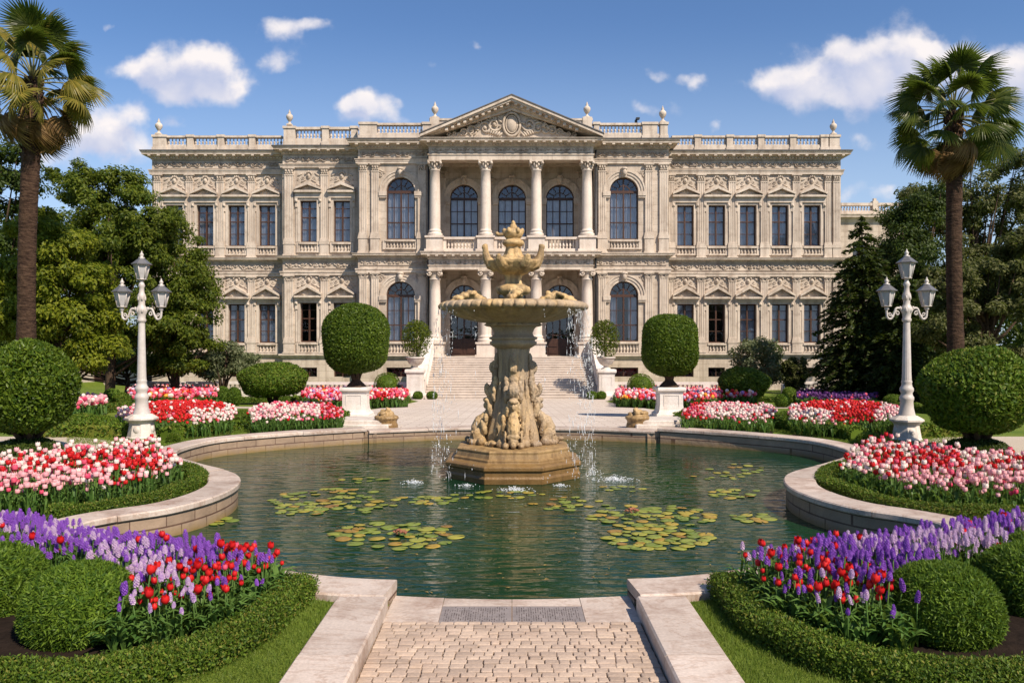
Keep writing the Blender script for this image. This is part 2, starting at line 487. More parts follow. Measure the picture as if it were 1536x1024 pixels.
def wall_front(mb, x0, x1, z0, z1, y, ops, depth, m=0):
    """front wall face with openings (x0,x1,z0,z1,arched) and their reveals"""
    xs = sorted(set([x0, x1] + [o[0] for o in ops] + [o[1] for o in ops]))
    q = lambda a, b, c, d: mb.add([a, b, c, d], [(0, 1, 2, 3)], m)
    for a, b in zip(xs, xs[1:]):
        here = sorted([o for o in ops if o[0] <= a+1e-6 and o[1] >= b-1e-6], key=lambda o: o[2])
        z = z0
        for o in here:
            if o[2] > z+1e-6: q((a,y,z),(b,y,z),(b,y,o[2]),(a,y,o[2]))
            nxt = [p for p in here if p[2] > o[2]+1e-6]
            ztop = nxt[0][2] if nxt else z1
            if o[4]:
                r = (o[1]-o[0])/2; cx = (o[0]+o[1])/2; zs = o[3]-r; n = 20
                pts = [(cx-r*math.cos(PI*k/n), zs+r*math.sin(PI*k/n)) for k in range(n+1)]
                for p, s in zip(pts, pts[1:]):
                    q((p[0],y,p[1]),(s[0],y,s[1]),(s[0],y,ztop),(p[0],y,ztop))
                    q((p[0],y,p[1]),(p[0],y+depth,p[1]),(s[0],y+depth,s[1]),(s[0],y,s[1]))
                z = ztop; zs_ = zs
            else:
                z = o[3]; zs_ = o[3]
                q((a,y,z),(a,y+depth,z),(b,y+depth,z),(b,y,z))
            q((a,y,o[2]),(b,y,o[2]),(b,y+depth,o[2]),(a,y+depth,o[2]))
            q((a,y,o[2]),(a,y+depth,o[2]),(a,y+depth,zs_),(a,y,zs_))
            q((b,y,o[2]),(b,y,zs_),(b,y+depth,zs_),(b,y+depth,o[2]))
        if z < z1-1e-6: q((a,y,z),(b,y,z),(b,y,z1),(a,y,z1))

def moulding(mb, prof, x0, x1, yf, yb, m=0):
    """profile [(out, z)] swept along the front and both short returns of a bay; closed body"""
    n = len(prof)
    vs = []
    for o, z in prof:
        vs += [(x0-o, yb, z), (x0-o, yf-o, z), (x1+o, yf-o, z), (x1+o, yb, z)]
    fs = []
    for j in range(n-1):
        for k in range(3):
            fs.append((j*4+k, j*4+k+1, (j+1)*4+k+1, (j+1)*4+k))
    fs.append((0,3,2,1)); b = (n-1)*4
    fs.append((b, b+1, b+2, b+3))
    mb.add(vs, fs, m)
def cornice_prof(z0, z1, out):
    h = z1-z0
    return [(.02,z0),(.10*out+.02,z0+.12*h),(.16*out,z0+.3*h),(.38*out,z0+.36*h),(.42*out,z0+.5*h),(.86*out,z0+.56*h),(.88*out,z0+.78*h),(.95*out,z0+.84*h),(out,z0+.95*h),(out,z0+h)]

def scroll(mb, x, y, z, r, hand, up=1, th=None, turns=1.35, m=0):
    th = th or r*.16
    pts = []; rr = []
    n = 18
    for i in range(n+1):
        t = i/n
        a = 2*PI*turns*t
        q = r*(1-.85*t)
        pts.append((x + hand*(q*math.cos(a) - r*.2), y - th*.3 - th*.7*t, z + up*q*math.sin(a)))
        rr.append(th*(.55+.45*math.sin(PI*min(1,t*1.3+.1))))
    mb.tube(pts, rr, 5, m)
    mb.ell((x-hand*r*.2, y-th, z), (th*1.3, th*1.2, th*1.3), 7, 5, m)
def rosette(mb, x, y, z, r, m=0, n=6):
    mb.ell((x, y-r*.25, z), (r*.4, r*.35, r*.4), 8, 5, m)
    for k in range(n):
        a = 2*PI*k/n
        mb.ell((x+math.cos(a)*r*.62, y-r*.1, z+math.sin(a)*r*.62), (r*.36, r*.22, r*.36), 6, 4, m)
def leaf_blob(mb, x, y, z, l, w, ang, d, m=0):
    Mx = Matrix.Rotation(-ang, 3, 'Y')
    mb.ell((x, y, z), (l, d, w), 7, 5, m, True, Mx)
def frieze(mb, x0, x1, y, z0, z1, unit=1.15, m=0):
    n = max(1, round((x1-x0)/unit)); u = (x1-x0)/n; h = z1-z0; zc = (z0+z1)/2
    for i in range(n):
        c = x0+u*(i+.5)
        for s in (-1, 1):
            scroll(mb, c+s*u*.23, y, zc, min(h*.36, u*.17), s*(1 if i % 2 else -1), 1 if i % 2 else -1, h*.07, m=m)
            leaf_blob(mb, c+s*u*.40, y-.01, zc+h*.08, h*.26, h*.10, s*.7, h*.09, m)
            leaf_blob(mb, c+s*u*.12, y-.01, zc-h*.12, h*.2, h*.08, -s*.6, h*.08, m)
        rosette(mb, c, y, zc, h*.24, m)
    mb.box(x0+.04, x1-.04, y-.035, y, z1-h*.07, z1-.003, m); mb.box(x0+.04, x1-.04, y-.035, y, z0+.003, z0+h*.07, m)

def baluster_run(mb, x0, x1, y, z0, z1, sp=.24, m=0, r=.075, axis=0):
    """balusters between x0 and x1 at depth y (axis 1: between y values at x)"""
    n = max(2, int(round((x1-x0)/sp))); h = z1-z0
    prof = [(.8,0),(.8,.09),(.45,.12),(.5,.16),(.95,.28),(1.0,.36),(.8,.48),(.48,.62),(.42,.76),(.6,.80),(.45,.84),(.75,.90),(.75,1.0)]
    for i in range(n):
        t = x0+(x1-x0)*(i+.5)/n
        cx, cy = (t, y) if axis == 0 else (y, t)
        mb.lathe([(r*a, z0+h*b) for a, b in prof], cx, cy, 8, m)

def pilaster(cx, w, z0, z1, y, ped=None, parent=palace, ionic=False, proj=.13):
    """fluted pilaster with base and leaf capital; ped = height of its pedestal"""
    mb = MB(); hw = w/2
    if ped:
        mb.box(cx-hw-.10, cx+hw+.10, y-proj-.09, y, z0, z0+ped*.12); mb.box(cx-hw-.05, cx+hw+.05, y-proj-.05, y, z0+ped*.12, z0+ped*.9)
        mb.box(cx-hw-.09, cx+hw+.09, y-proj-.08, y, z0+ped*.9, z0+ped); z0 += ped
    mb.box(cx-hw-.07, cx+hw+.07, y-proj-.07, y, z0, z0+.13); mb.box(cx-hw-.045, cx+hw+.045, y-proj-.045, y, z0+.13, z0+.25); mb.box(cx-hw-.02, cx+hw+.02, y-proj-.02, y, z0+.25, z0+.32)
    ch = .34 if ionic else .52
    zc = z1-ch
    # shaft with three sunk flutes
    xs = [cx-hw, cx-hw*.72, cx-hw*.36, cx-hw*.12, cx+hw*.12, cx+hw*.36, cx+hw*.72, cx+hw]
    zz0 = z0+.32
    mb.box(cx-hw, cx+hw, y-proj+.022, y, zz0, zc)
    for a, b in ((cx-hw, cx-hw*.68), (cx-hw*.40, cx-hw*.12), (cx+hw*.12, cx+hw*.40), (cx+hw*.68, cx+hw)):
        mb.box(a, b, y-proj, y-proj+.022, zz0, zc)
    mb.box(cx-hw-.025, cx+hw+.025, y-proj-.02, y, zc, zc+.07)
    o = mb.build('pilaster', M['trim'], parent)
    cb = MB()
    cb.box(cx-hw*.92, cx+hw*.92, y-proj+.02, y, zc+.07, z1-.09)
    cb.box(cx-hw-.09, cx+hw+.09, y-proj-.09, y, z1-.09, z1)
    if ionic:
        for s in (-1, 1): scroll(cb, cx+s*hw*.78, y-proj, zc+.15, .11, s, -1, .03)
        cb.box(cx-hw, cx+hw, y-proj-.03, y-proj+.02, z1-.16, z1-.09)
    else:
        for row, zz, n in ((0, zc+.17, 4), (1, zc+.30, 3)):
            for k in range(n):
                xx = cx+(k-(n-1)/2)*w/n
                cb.ell((xx, y-proj+.01-row*.03, zz), (w/n*.48, .07, .1), 6, 4)
        for s in (-1, 1): scroll(cb, cx+s*hw*.8, y-proj-.03, z1-.17, .085, s, 1, .026)
    cb.build('capital', M['relief'], o)
    return o

def window_part(cx, w, z0, z1, y, arched=False, fm='frame', parent=palace, curtain=True, door=False, rng=rnd, full=False):
    """window: frame is the part's own mesh, pane and curtain are its sub-parts"""
    f = MB(); d0, d1 = y+.20, y+.29; hw = w/2; t = .07
    x0, x1 = cx-hw, cx+hw
    zt = z1-hw if arched else z1
    f.box(x0, x0+t, d0, d1, z0, zt); f.box(x1-t, x1, d0, d1, z0, zt); f.box(x0+t, x1-t, d0, d1, z0, z0+t*1.1)
    h = zt-z0
    if arched:
        n = 20
        for k in range(n):
            a0, a1 = PI*k/n, PI*(k+1)/n
            P = lambda a, r: (cx-r*math.cos(a), zt+r*math.sin(a))
            f.prism_xz([P(a0,hw-t), P(a1,hw-t), P(a1,hw), P(a0,hw)], d0, d1)
            f.prism_xz([P(a0,hw*.46-.03), P(a1,hw*.46-.03), P(a1,hw*.46+.02), P(a0,hw*.46+.02)], d0+.03, d1-.02)
        f.box(x0+t, x1-t, d0-.02, d1, zt-.08, zt+.09)
        for k in range(1, 6):
            a = PI*k/6; w2 = .028 if k != 3 else .05
            r0, r1 = (hw*.46 if k != 3 else .09), hw-t*.6
            dx, dz = math.cos(a), math.sin(a)
            f.prism_xz([(cx-r0*dx-w2*dz, zt+r0*dz-w2*dx), (cx-r1*dx-w2*dz, zt+r1*dz-w2*dx), (cx-r1*dx+w2*dz, zt+r1*dz+w2*dx), (cx-r0*dx+w2*dz, zt+r0*dz+w2*dx)], d0+.02, d1-.01)
        top = zt-.08
    else:
        f.box(x0+t, x1-t, d0, d1, z1-t, z1); top = z1-t
    if door:
        f.box(x0+t, x1-t, d0+.02, d1, z0+t, z0+h*.30)
        for s in (-1, 1):
            for zz in ((z0+t+.08, z0+h*.14), (z0+h*.16, z0+h*.28)):
                f.box(cx+s*hw*.5-hw*.3, cx+s*hw*.5+hw*.3, d0-.02, d0+.02, zz[0], zz[1])
    mw = .048
    f.box(cx-mw, cx+mw, d0-.015, d1, z0+t, top)
    tr = z0+h*(.36 if arched else .60)
    f.box(x0+t, cx-mw, d0-.005, d1, tr-.036, tr+.036); f.box(cx+mw, x1-t, d0-.005, d1, tr-.036, tr+.036)
    for q in ((.68,) if arched else (.30, .82)):
        z = z0+h*q
        f.box(x0+t, cx-mw, d0+.03, d1-.01, z-.022, z+.022); f.box(cx+mw, x1-t, d0+.03, d1-.01, z-.022, z+.022)
    if arched:
        for s in (-1, 1): f.box(cx+s*hw*.5-.024, cx+s*hw*.5+.024, d0+.025, d1-.015, z0+(h*.3 if door else t), top)
    o = f.build('door' if door else 'window', M[fm], parent)
    p = MB(); yy = d1-.03
    if arched:
        n = 24
        p.add([(cx-(hw-.02)*math.cos(PI*k/n), yy, zt+(hw-.02)*math.sin(PI*k/n)) for k in range(n+1)] + [(x1-.02, yy, z0+.02), (x0+.02, yy, z0+.02)], [tuple(range(n+2, -1, -1))])
    else:
        p.add([(x0+.02,yy,z0+.02),(x1-.02,yy,z0+.02),(x1-.02,yy,z1-.02),(x0+.02,yy,z1-.02)], [(0,1,2,3)])
    p.build('pane', M['pane'], o)
    if curtain:
        c = MB(); n = 40; yc = d1+.14
        for s in (-1, 1):
            cov = (rng.uniform(.93, 1.03) if full else rng.uniform(.55, 1.0))*hw
            pts = []
            for k in range(n+1):
                xx = cx+s*(hw+.1-(cov+.1)*k/n)
                pts.append((xx, yc+.035*math.sin(k*1.25+s)+.02*math.sin(k*.5)))
            vs = [(a, b, z0-.1) for a, b in pts] + [(a+ (0), b, zt+.1) for a, b in pts]
            c.add(vs, [(k, k+1, n+2+k, n+1+k) for k in range(n)], 0, True)
        c.build('curtain', M['curtain'], o)
    return o

def rect_surround(cx, w, z0, z1, y, zp0, zp1, orn_top, parent=palace):
    """stone architrave, consoles and gable over a rectangular window, with the carving above it"""
    mb = MB(); hw = w/2; a = .16
    mb.box(cx-hw-a, cx-hw, y-.07, y, z0, z1); mb.box(cx+hw, cx+hw+a, y-.07, y, z0, z1)
    mb.box(cx-hw-a, cx+hw+a, y-.07, y, z1, z1+a)
    mb.box(cx-hw-a-.13, cx-hw-a-.02, y-.045, y, z0, z1-.5); mb.box(cx+hw+a+.02, cx+hw+a+.13, y-.045, y, z0, z1-.5)
    for s in (-1, 1):
        xx = cx+s*(hw+a+.075)
        mb.box(xx-.09, xx+.09, y-.16, y, z1-.1, zp0); mb.box(xx-.075, xx+.075, y-.10, y, z1-.42, z1-.1); mb.ell((xx, y-.13, z1-.02), (.08, .09, .1), 8, 5)
    ew = hw+a+.18
    mb.box(cx-ew+.08, cx+ew-.08, y-.17, y, z1+a+.001, zp0-.021)
    mb.box(cx-ew, cx+ew, y-.36, y, zp0-.02, zp0+.11)
    # raking bars
    th = .20; zt = zp1+.13
    for s in (-1, 1):
        P = [(cx+s*ew, zp0+.13), (cx+s*ew, zp0+.13+th*.6), (cx, zt), (cx, zt-th)]
        if s < 0: P = P[::-1]
        mb.prism_xz(P, y-.42 if s > 0 else y-.418, y)
    mb.prism_xz([(cx-ew+.1, zp0+.13), (cx+ew-.1, zp0+.13), (cx, zt-th-.01)], y-.12, y)
    rosette(mb, cx, y-.12, zp0+.13+(zt-zp0)*.30, .13)
    for s in (-1, 1): leaf_blob(mb, cx+s*.34, y-.13, zp0+.22, .16, .06, -s*.35, .05)
    o = mb.build('window_pediment', M['trim'], parent)
    c = MB(); h = orn_top-zt
    zc = zt+h*.45
    c.ell((cx, y-.03, zc+.05), (.14, .08, .18), 10, 7); c.ell((cx, y-.07, zc+.07), (.075, .07, .11), 8, 6)
    for k in range(5):
        an = PI*(.14+.72*k/4); c.ell((cx+.20*math.cos(an), y-.05, zc+.14+.2*math.sin(an)), (.055,.06,.09), 6, 4)
    for s in (-1, 1):
        scroll(c, cx+s*.40, y, zc-.04, .13, s, -1, .026); scroll(c, cx+s*.66, y, zc-.16, .09, -s, 1, .02)
        leaf_blob(c, cx+s*.55, y-.02, zc+.16, .2, .06, s*2.6, .05); leaf_blob(c, cx+s*.33, y-.02, zc-.24, .2, .05, -s*.5, .05)
        leaf_blob(c, cx+s*.62, y-.02, zt-.14, .16, .045, -s*.5, .05)
    c.build('carving', M['relief'], o)
    return o

def arch_surround(cx, w, zs, z1, y, orn_top, half, parent=palace, imp=.42):
    mb = MB(); r = w/2; n = 28
    for ra, rb, d in ((.0,.17,.06),(.17,.34,.11),(.34,.42,.16)):
        for k in range(n):
            a0, a1 = PI*k/n, PI*(k+1)/n
            P = lambda a, q: (cx-(r+q)*math.cos(a), zs+(r+q)*math.sin(a))
            mb.prism_xz([P(a0,ra), P(a1,ra), P(a1,rb), P(a0,rb)], y-d, y)
    for s in (-1, 1):
        xa, xb = sorted((cx+s*r, cx+s*(r+imp)))
        mb.box(xa-.03, xb+.04, y-.19, y, zs-.28, zs-.002); mb.box(xa-.01, xb+.02, y-.14, y, zs-.4, zs-.28)
    mb.prism_xz([(cx-.13, zs+r-.02), (cx+.13, zs+r-.02), (cx+.21, zs+r+.55), (cx-.21, zs+r+.55)], y-.26, y)
    mb.ell((cx, y-.27, zs+r+.25), (.15,.14,.22), 9, 6); mb.ell((cx, y-.27, zs+r+.5), (.2,.12,.1), 8, 5)
    o = mb.build('archivolt', M['trim'], parent)
    c = MB()
    for s in (-1, 1):
        bx = cx+s*(r+.42); bz = zs+r*.95
        k = min(1.0, max(.4, (half-.1-(r+.15))/.8))
        scroll(c, bx+s*.02, y, bz+.2, .2*k, s, 1, .045); scroll(c, bx-s*.28, y, bz+.38, .12*k, -s, -1, .03)
        leaf_blob(c, bx+s*.12, y-.02, bz-.18, .2*k, .07, s*1.3, .06); leaf_blob(c, bx-s*.12, y-.02, bz+.45, .16, .05, s*.4, .05)
    c.build('carving', M['relief'], o)
    return o

def sill_balustrade(cx, w, z0, z1, y, parent=palace):
    mb = MB(); hw = w/2
    mb.box(cx-hw-.06, cx+hw+.06, y-.16, y, z1-.11, z1); mb.box(cx-hw-.02, cx+hw+.02, y-.13, y, z0, z0+.09)
    baluster_run(mb, cx-hw, cx+hw, y-.065, z0+.09, z1-.11, .2, 0, .06)
    mb.box(cx-hw-.22, cx-hw, y-.10, y, z0, z1-.001); mb.box(cx+hw, cx+hw+.22, y-.10, y, z0, z1-.001)
    return mb.build('window_balustrade', M['trim'], parent)

def finial(cx, y, z0, h, parent=palace):
    mb = MB(); s = h
    mb.box(cx-.17*s, cx+.17*s, y-.17*s, y+.17*s, z0, z0+.07*s)
    mb.lathe([(.15*s,z0+.07*s),(.15*s,z0+.1*s),(.07*s,z0+.17*s),(.06*s,z0+.25*s),(.1*s,z0+.28*s),(.2*s,z0+.45*s),(.215*s,z0+.54*s),(.2*s,z0+.62*s),(.12*s,z0+.70*s),(.07*s,z0+.74*s),(.09*s,z0+.79*s),(.05*s,z0+.86*s),(.025*s,z0+.95*s),(.004,z0+s)], cx, y, 14)
    return mb.build('finial', M['trim'], parent)

def bay(x0p, x1p, D, yback, z, wins, pils, piers, balus, kind='rect', ends=(True, True), nb=None):
    """one stretch of the facade. z: photo rows of its mouldings; wins: window centres; pils: [(x, width)]"""
    x0, x1 = PX(x0p, D), PX(x1p, D); y = D
    Z = {k: PZ(v, D) for k, v in z.items()}
    g0 = -1.6
    W = (z['w1b']-z['w1t'])
    ops = []; wid = z['ww']/F*D
    for c in wins:
        cx = PX(c, D)
        ar = kind == 'arch'
        ops.append((cx-wid/2, cx+wid/2, Z['w1b'], Z['w1t'], ar))
        ops.append((cx-wid/2, cx+wid/2, Z['w0b'], Z['w0t'], ar))
        ops.append((cx-wid*.5, cx+wid*.5, PZ(565, D), PZ(551, D), False))
    mb = MB()
    wall_front(mb, x0, x1, g0, Z['corn_t']-.1, y, ops, .5)
    for xx, s in ((x0, -1), (x1, 1)):
        mb.add([(xx,y,g0),(xx,yback,g0),(xx,yback,Z['corn_t']-.1),(xx,y,Z['corn_t']-.1)], [(0,1,2,3) if s < 0 else (3,2,1,0)])
    mb.build('wall', M['wall'], palace)
    # mouldings
    mb = MB(); moulding(mb, [(.0,g0),(.16,g0),(.16,Z['pl']-.35),(.10,Z['pl']-.28),(.10,Z['pl']-.22),(.2,Z['pl']-.14),(.2,Z['pl']-.02),(.03,Z['pl'])], x0, x1, y, yback) if False else None
    moulding(mb, [(.0,Z['pl']-.30),(.10,Z['pl']-.26),(.13,Z['pl']-.16),(.22,Z['pl']-.12),(.22,Z['pl']-.03),(.05,Z['pl'])], x0, x1, y, yback)
    mb.build('plinth_moulding', M['trim'], palace)
    mb = MB(); sh = Z['str_t']-Z['str_b']
    moulding(mb, cornice_prof(Z['str_b'], Z['str_t'], .36), x0, x1, y, yback)
    n = int((x1-x0)/.22)
    for i in range(n): mb.box(x0+(x1-x0)*(i+.25)/n, x0+(x1-x0)*(i+.75)/n, y-.15, y-.02, Z['str_b']+.32*sh, Z['str_b']+.52*sh)
    mb.build('string_course', M['trim'], palace)
    mb = MB(); ch = Z['corn_t']-Z['corn_b']; out = z.get('out', .55)
    moulding(mb, cornice_prof(Z['corn_b'], Z['corn_t'], out), x0, x1, y, yback)
    n = int((x1-x0)/.58)
    for i in range(n+1):
        xx = x0+(x1-x0)*i/n
        mb.box(xx-.09, xx+.09, y-out*.84, y-.02, Z['corn_b']+.37*ch, Z['corn_b']+.57*ch)
    n = int((x1-x0)/.2)
    for i in range(n): mb.box(x0+(x1-x0)*(i+.22)/n, x0+(x1-x0)*(i+.78)/n, y-out*.34, y-.02, Z['corn_b']+.13*ch, Z['corn_b']+.31*ch)
    o = mb.build('cornice', M['trim'], palace)
    mb = MB(); moulding(mb, [(out-.02,Z['corn_t']+.002),(out+.03,Z['corn_t']+.01),(out+.03,Z['corn_t']+.06),(out*.5,Z['corn_t']+.14)], x0, x1, y, yback)
    mb.build('gutter', M['roof'], o)
    # friezes and architrave bands
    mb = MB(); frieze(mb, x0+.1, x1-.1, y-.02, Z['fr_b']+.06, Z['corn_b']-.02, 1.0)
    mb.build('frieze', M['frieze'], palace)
    mb = MB(); frieze(mb, x0+.1, x1-.1, y-.02, Z['f0_b']+.25, Z['str_b']-.05, 1.5)
    mb.build('frieze', M['relief'], palace)
    mb = MB(); ah = Z['fr_b']-Z['cap_t']
    moulding(mb, [(0,Z['cap_t']+.002),(.13,Z['cap_t']+.002),(.13,Z['cap_t']+ah*.45),(.16,Z['cap_t']+ah*.5),(.16,Z['cap_t']+ah*.8),(.2,Z['cap_t']+ah*.85),(.2,Z['fr_b']),(0,Z['fr_b'])], x0, x1, y, yback)
    mb.build('architrave', M['trim'], palace); mb = MB()
    moulding(mb, [(0,Z['cap0_t']+.002),(.13,Z['cap0_t']+.002),(.13,Z['cap0_t']+.14),(.17,Z['cap0_t']+.18),(.17,Z['cap0_t']+.26),(0,Z['cap0_t']+.27)], x0, x1, y, yback)
    mb.build('architrave', M['trim'], palace)
    # windows
    for i, c in enumerate(wins):
        cx = PX(c, D); half = 9
        for fl in (1, 0):
            zb, zt = Z['w%db' % fl], Z['w%dt' % fl]
            fm = 'frame'
            window_part(cx, wid, zb, zt, y, kind == 'arch', fm, curtain=(fl == 1 or rnd.random() < .55), full=fl == 1)
            if kind == 'arch': arch_surround(cx, wid, zt-wid/2, zt, y, 0, (x1-x0)/2)
            else: rect_surround(cx, wid, zb, zt, y, PZ(z['p%db' % fl], D), PZ(z['p%dt' % fl], D), PZ(z['o%dt' % fl], D))
        sill_balustrade(cx, wid, Z['bal_b'], Z['w1b']-.04, y)
        sill_balustrade(cx, wid, Z['pl']+.02, Z['w0b']-.04, y)
        b = MB(); hw = wid*.5
        zb, zt = PZ(565, D), PZ(551, D)
        b.box(cx-hw, cx-hw+.08, y+.2, y+.28, zb, zt); b.box(cx+hw-.08, cx+hw, y+.2, y+.28, zb, zt); b.box(cx-.04, cx+.04, y+.2, y+.28, zb, zt)
        b.box(cx-hw+.08, cx-.04, y+.2, y+.28, zt-.08, zt); b.box(cx+.04, cx+hw-.08, y+.2, y+.28, zt-.08, zt)
        o = b.build('basement_window', M['darkframe'], palace)
        b = MB(); b.add([(cx-hw,y+.25,zb),(cx+hw,y+.25,zb),(cx+hw,y+.25,zt),(cx-hw,y+.25,zt)], [(0,1,2,3)]); b.build('pane', M['pane'], o)
    for c, w in pils:
        cx = PX(c, D); wm = w/F*D
        pilaster(cx, wm, Z['str_t']+.003, Z['cap_t'], y, ped=PZ(z['ped'], D)-Z['str_t'])
        pilaster(cx, wm, Z['pl']+.003, Z['cap0_t'], y, ped=PZ(513, D)-Z['pl'], ionic=True)
    # parapet
    pz0, pz1 = Z['corn_t']+.1, Z['par']
    hs = pz1-pz0
    mb = MB(); yp = y+.05
    mb.box(x0+.02, x1-.02, yp, yp+.35, pz0-.1, pz0+hs*.36)
    o = mb.build('parapet', M['trim'], palace)
    for a, b in balus:
        xa, xb = PX(a, D), PX(b, D)
        mb = MB()
        mb.box(xa, xb, yp-.06, yp+.36, pz1-hs*.14, pz1-.02)
        mb.box(xa, xb, yp+.02, yp+.33, pz0+hs*.36, pz0+hs*.42)
        baluster_run(mb, xa, xb, yp+.15, pz0+hs*.42, pz1-hs*.14, .22, 0, .075)
        mb.build('roof_balustrade', M['trim'], palace)
    for c, w in piers:
        cx = PX(c, D); hw = w/F*D/2
        mb = MB(); mb.box(cx-hw, cx+hw, yp-.07, yp+.42, pz0-.1, pz1-.12); mb.box(cx-hw-.06, cx+hw+.06, yp-.13, yp+.48, pz1-.12, pz1+.03); mb.box(cx-hw-.05, cx+hw+.05, yp-.11, yp+.44, pz0-.1, pz0+.25*hs)
        mb.build('roof_pier', M['trim'], palace)
    return Z

YB = 53.4
WING = dict(par=203, corn_t=229, corn_b=240, fr_b=255, cap_t=262, w1t=308, w1b=369, ped=371, bal_b=383, str_t=387, str_b=394, f0_b=412, cap0_t=415, w0t=456, w0b=514, pl=529, ww=25,
            p1b=296, p1t=283, o1t=264, p0b=448, p0t=432, o0t=416)
MID = dict(par=190, corn_t=222, corn_b=232, fr_b=247, cap_t=252, w1t=301, w1b=363, ped=365, bal_b=379, str_t=384, str_b=391, f0_b=409, cap0_t=413, w0t=454, w0b=513, pl=530, ww=25,
           p1b=289, p1t=277, o1t=256, p0b=446, p0t=430, o0t=414)
ARCH = dict(par=184, corn_t=212, corn_b=224, fr_b=239, cap_t=246, w1t=266, w1b=359, ped=356, bal_b=374, str_t=380, str_b=388, f0_b=404, cap0_t=409, w0t=422, w0b=512, pl=531, ww=43, out=.62)
DW, DM, DA, DC = 52.0, 51.3, 50.5, 49.7
bay(228, 424, DW, YB, WING, [262, 308, 355, 401], [(237,11),(285,11),(331,11),(378,11)],
    [(239,20),(285,9),(331,9),(378,9)], [(249,280.5),(289.5,326.5),(335.5,373.5),(382.5,423)])
bay(424, 537, DM, YB, MID, [463, 513], [(434,13),(487,11)], [(434,17),(488,10),(531,9)], [(443,483),(493,526)])
bay(537, 645, DA, YB, ARCH, [601], [(545,11),(563,11),(633,12)], [(552,26),(640,12)], [(565,634)], 'arch')
bay(891, 1003, DA, YB, ARCH, [936], [(903,11),(973,11),(995,12)], [(895,8),(975,22),(996,11)], [(899,964)], 'arch')
bay(1003, 1261, DW, YB, WING, [1028, 1075, 1122, 1170, 1218], [(1007,8),(1051,11),(1098,11),(1146,11),(1194,11),(1241,9),(1254,10)],
    [(1047,9),(1095,9),(1142,9),(1190,9),(1237,11),(1252,15)], [(1008,1042.5),(1051.5,1090.5),(1099.5,1137.5),(1146.5,1185.5),(1194.5,1231.5)])
for c, D, zt, h in ((236,DW,201,25),(433,DM,187,24),(652,DC+.9,176,25),(881,DC+.9,176,25),(995,DA,183,26),(1252,DW,201,24)):
    finial(PX(c, D), D+.22, PZ(zt, D), h/F*D)

# building body: back, sides, roof, inner walls and floors
mb = MB()
xL, xR = PX(228, DW), PX(1261, DW)
ZT = PZ(229, DW)
mb.add([(xL,YB,-1.6),(xL,70,-1.6),(xL,70,ZT),(xL,YB,ZT)], [(0,1,2,3)]); mb.add([(xR,YB,-1.6),(xR,70,-1.6),(xR,70,ZT),(xR,YB,ZT)], [(3,2,1,0)])
mb.add([(xL,70,-1.6),(xR,70,-1.6),(xR,70,ZT),(xL,70,ZT)], [(0,1,2,3)])
mb.build('wall', M['wall'], palace)
mb = MB(); mb.box(xL+.1, xR-.1, DW+.5, 69.9, ZT+.02, ZT+.12)
for a, b, D in ((424,537,DM),(537,645,DA),(891,1003,DA)): mb.box(PX(a,D)+.2, PX(b,D)-.2, D+.45, DW+.48, ZT+.03, ZT+.13)
mb.box(PX(645,DA)-.1, PX(891,DA)+.1, 50.1, DW+.47, ZT+.16, ZT+.26)
mb.build('roof', M['roof'], palace)
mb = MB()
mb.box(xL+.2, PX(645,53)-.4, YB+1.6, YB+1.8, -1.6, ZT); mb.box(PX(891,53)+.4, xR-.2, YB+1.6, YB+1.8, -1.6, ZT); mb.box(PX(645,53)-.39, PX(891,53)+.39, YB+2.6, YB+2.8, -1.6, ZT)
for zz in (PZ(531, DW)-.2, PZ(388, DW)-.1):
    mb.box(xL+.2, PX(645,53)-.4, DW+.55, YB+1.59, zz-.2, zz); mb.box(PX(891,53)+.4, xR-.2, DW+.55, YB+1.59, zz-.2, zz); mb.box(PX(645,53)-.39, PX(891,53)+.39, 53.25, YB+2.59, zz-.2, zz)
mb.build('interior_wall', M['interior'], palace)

# portico -----------------------------------------------------------
D = DC; DB = 52.7
cols = [652.5, 728.5, 804.5, 880.5]
zf0 = PZ(535, D); zdk = PZ(378, D); zs0 = PZ(405, D); zs1 = PZ(242, D)
px0, px1 = PX(641, D), PX(892, D)
# recessed back walls with arched openings
mb = MB(); ops = []
centres = [696, 768, 840]
for c in centres:
    cx = PX(c, DB); w = 42/F*DB
    ops.append((cx-w/2, cx+w/2, PZ(356, DB), PZ(277, DB), True))
    ops.append((cx-w/2, cx+w/2, zf0+.02, PZ(427, DB), True))
wall_front(mb, PX(640,DA)+.0, PX(896,DA), zf0-.3, ZT, DB, ops, .5)
for s, xx in ((-1, PX(645,DA)), (1, PX(891,DA))):
    mb.add([(xx,DA+.6,zf0-.3),(xx,DB,zf0-.3),(xx,DB,ZT),(xx,DA+.6,ZT)], [(0,1,2,3)])
mb.build('wall', M['wall'], palace)
for c in centres:
    cx = PX(c, DB); w = 42/F*DB
    window_part(cx, w, PZ(356, DB), PZ(277, DB), DB, True, 'darkframe', full=True); arch_surround(cx, w, PZ(277,DB)-w/2, PZ(277,DB), DB, 0, 1.5, imp=.32)
    window_part(cx, w, zf0+.02, PZ(427, DB), DB, True, 'darkframe', curtain=False, door=True); arch_surround(cx, w, PZ(427,DB)-w/2, PZ(427,DB), DB, 0, 1.5, imp=.32)
for cp in (664, 732, 804, 872):
    for (a, b, ion) in ((zdk, zs1, False), (zf0, zs0, True)):
        pilaster(PX(cp, DB), .42, a, b-.01, DB, ped=1.0, ionic=ion)
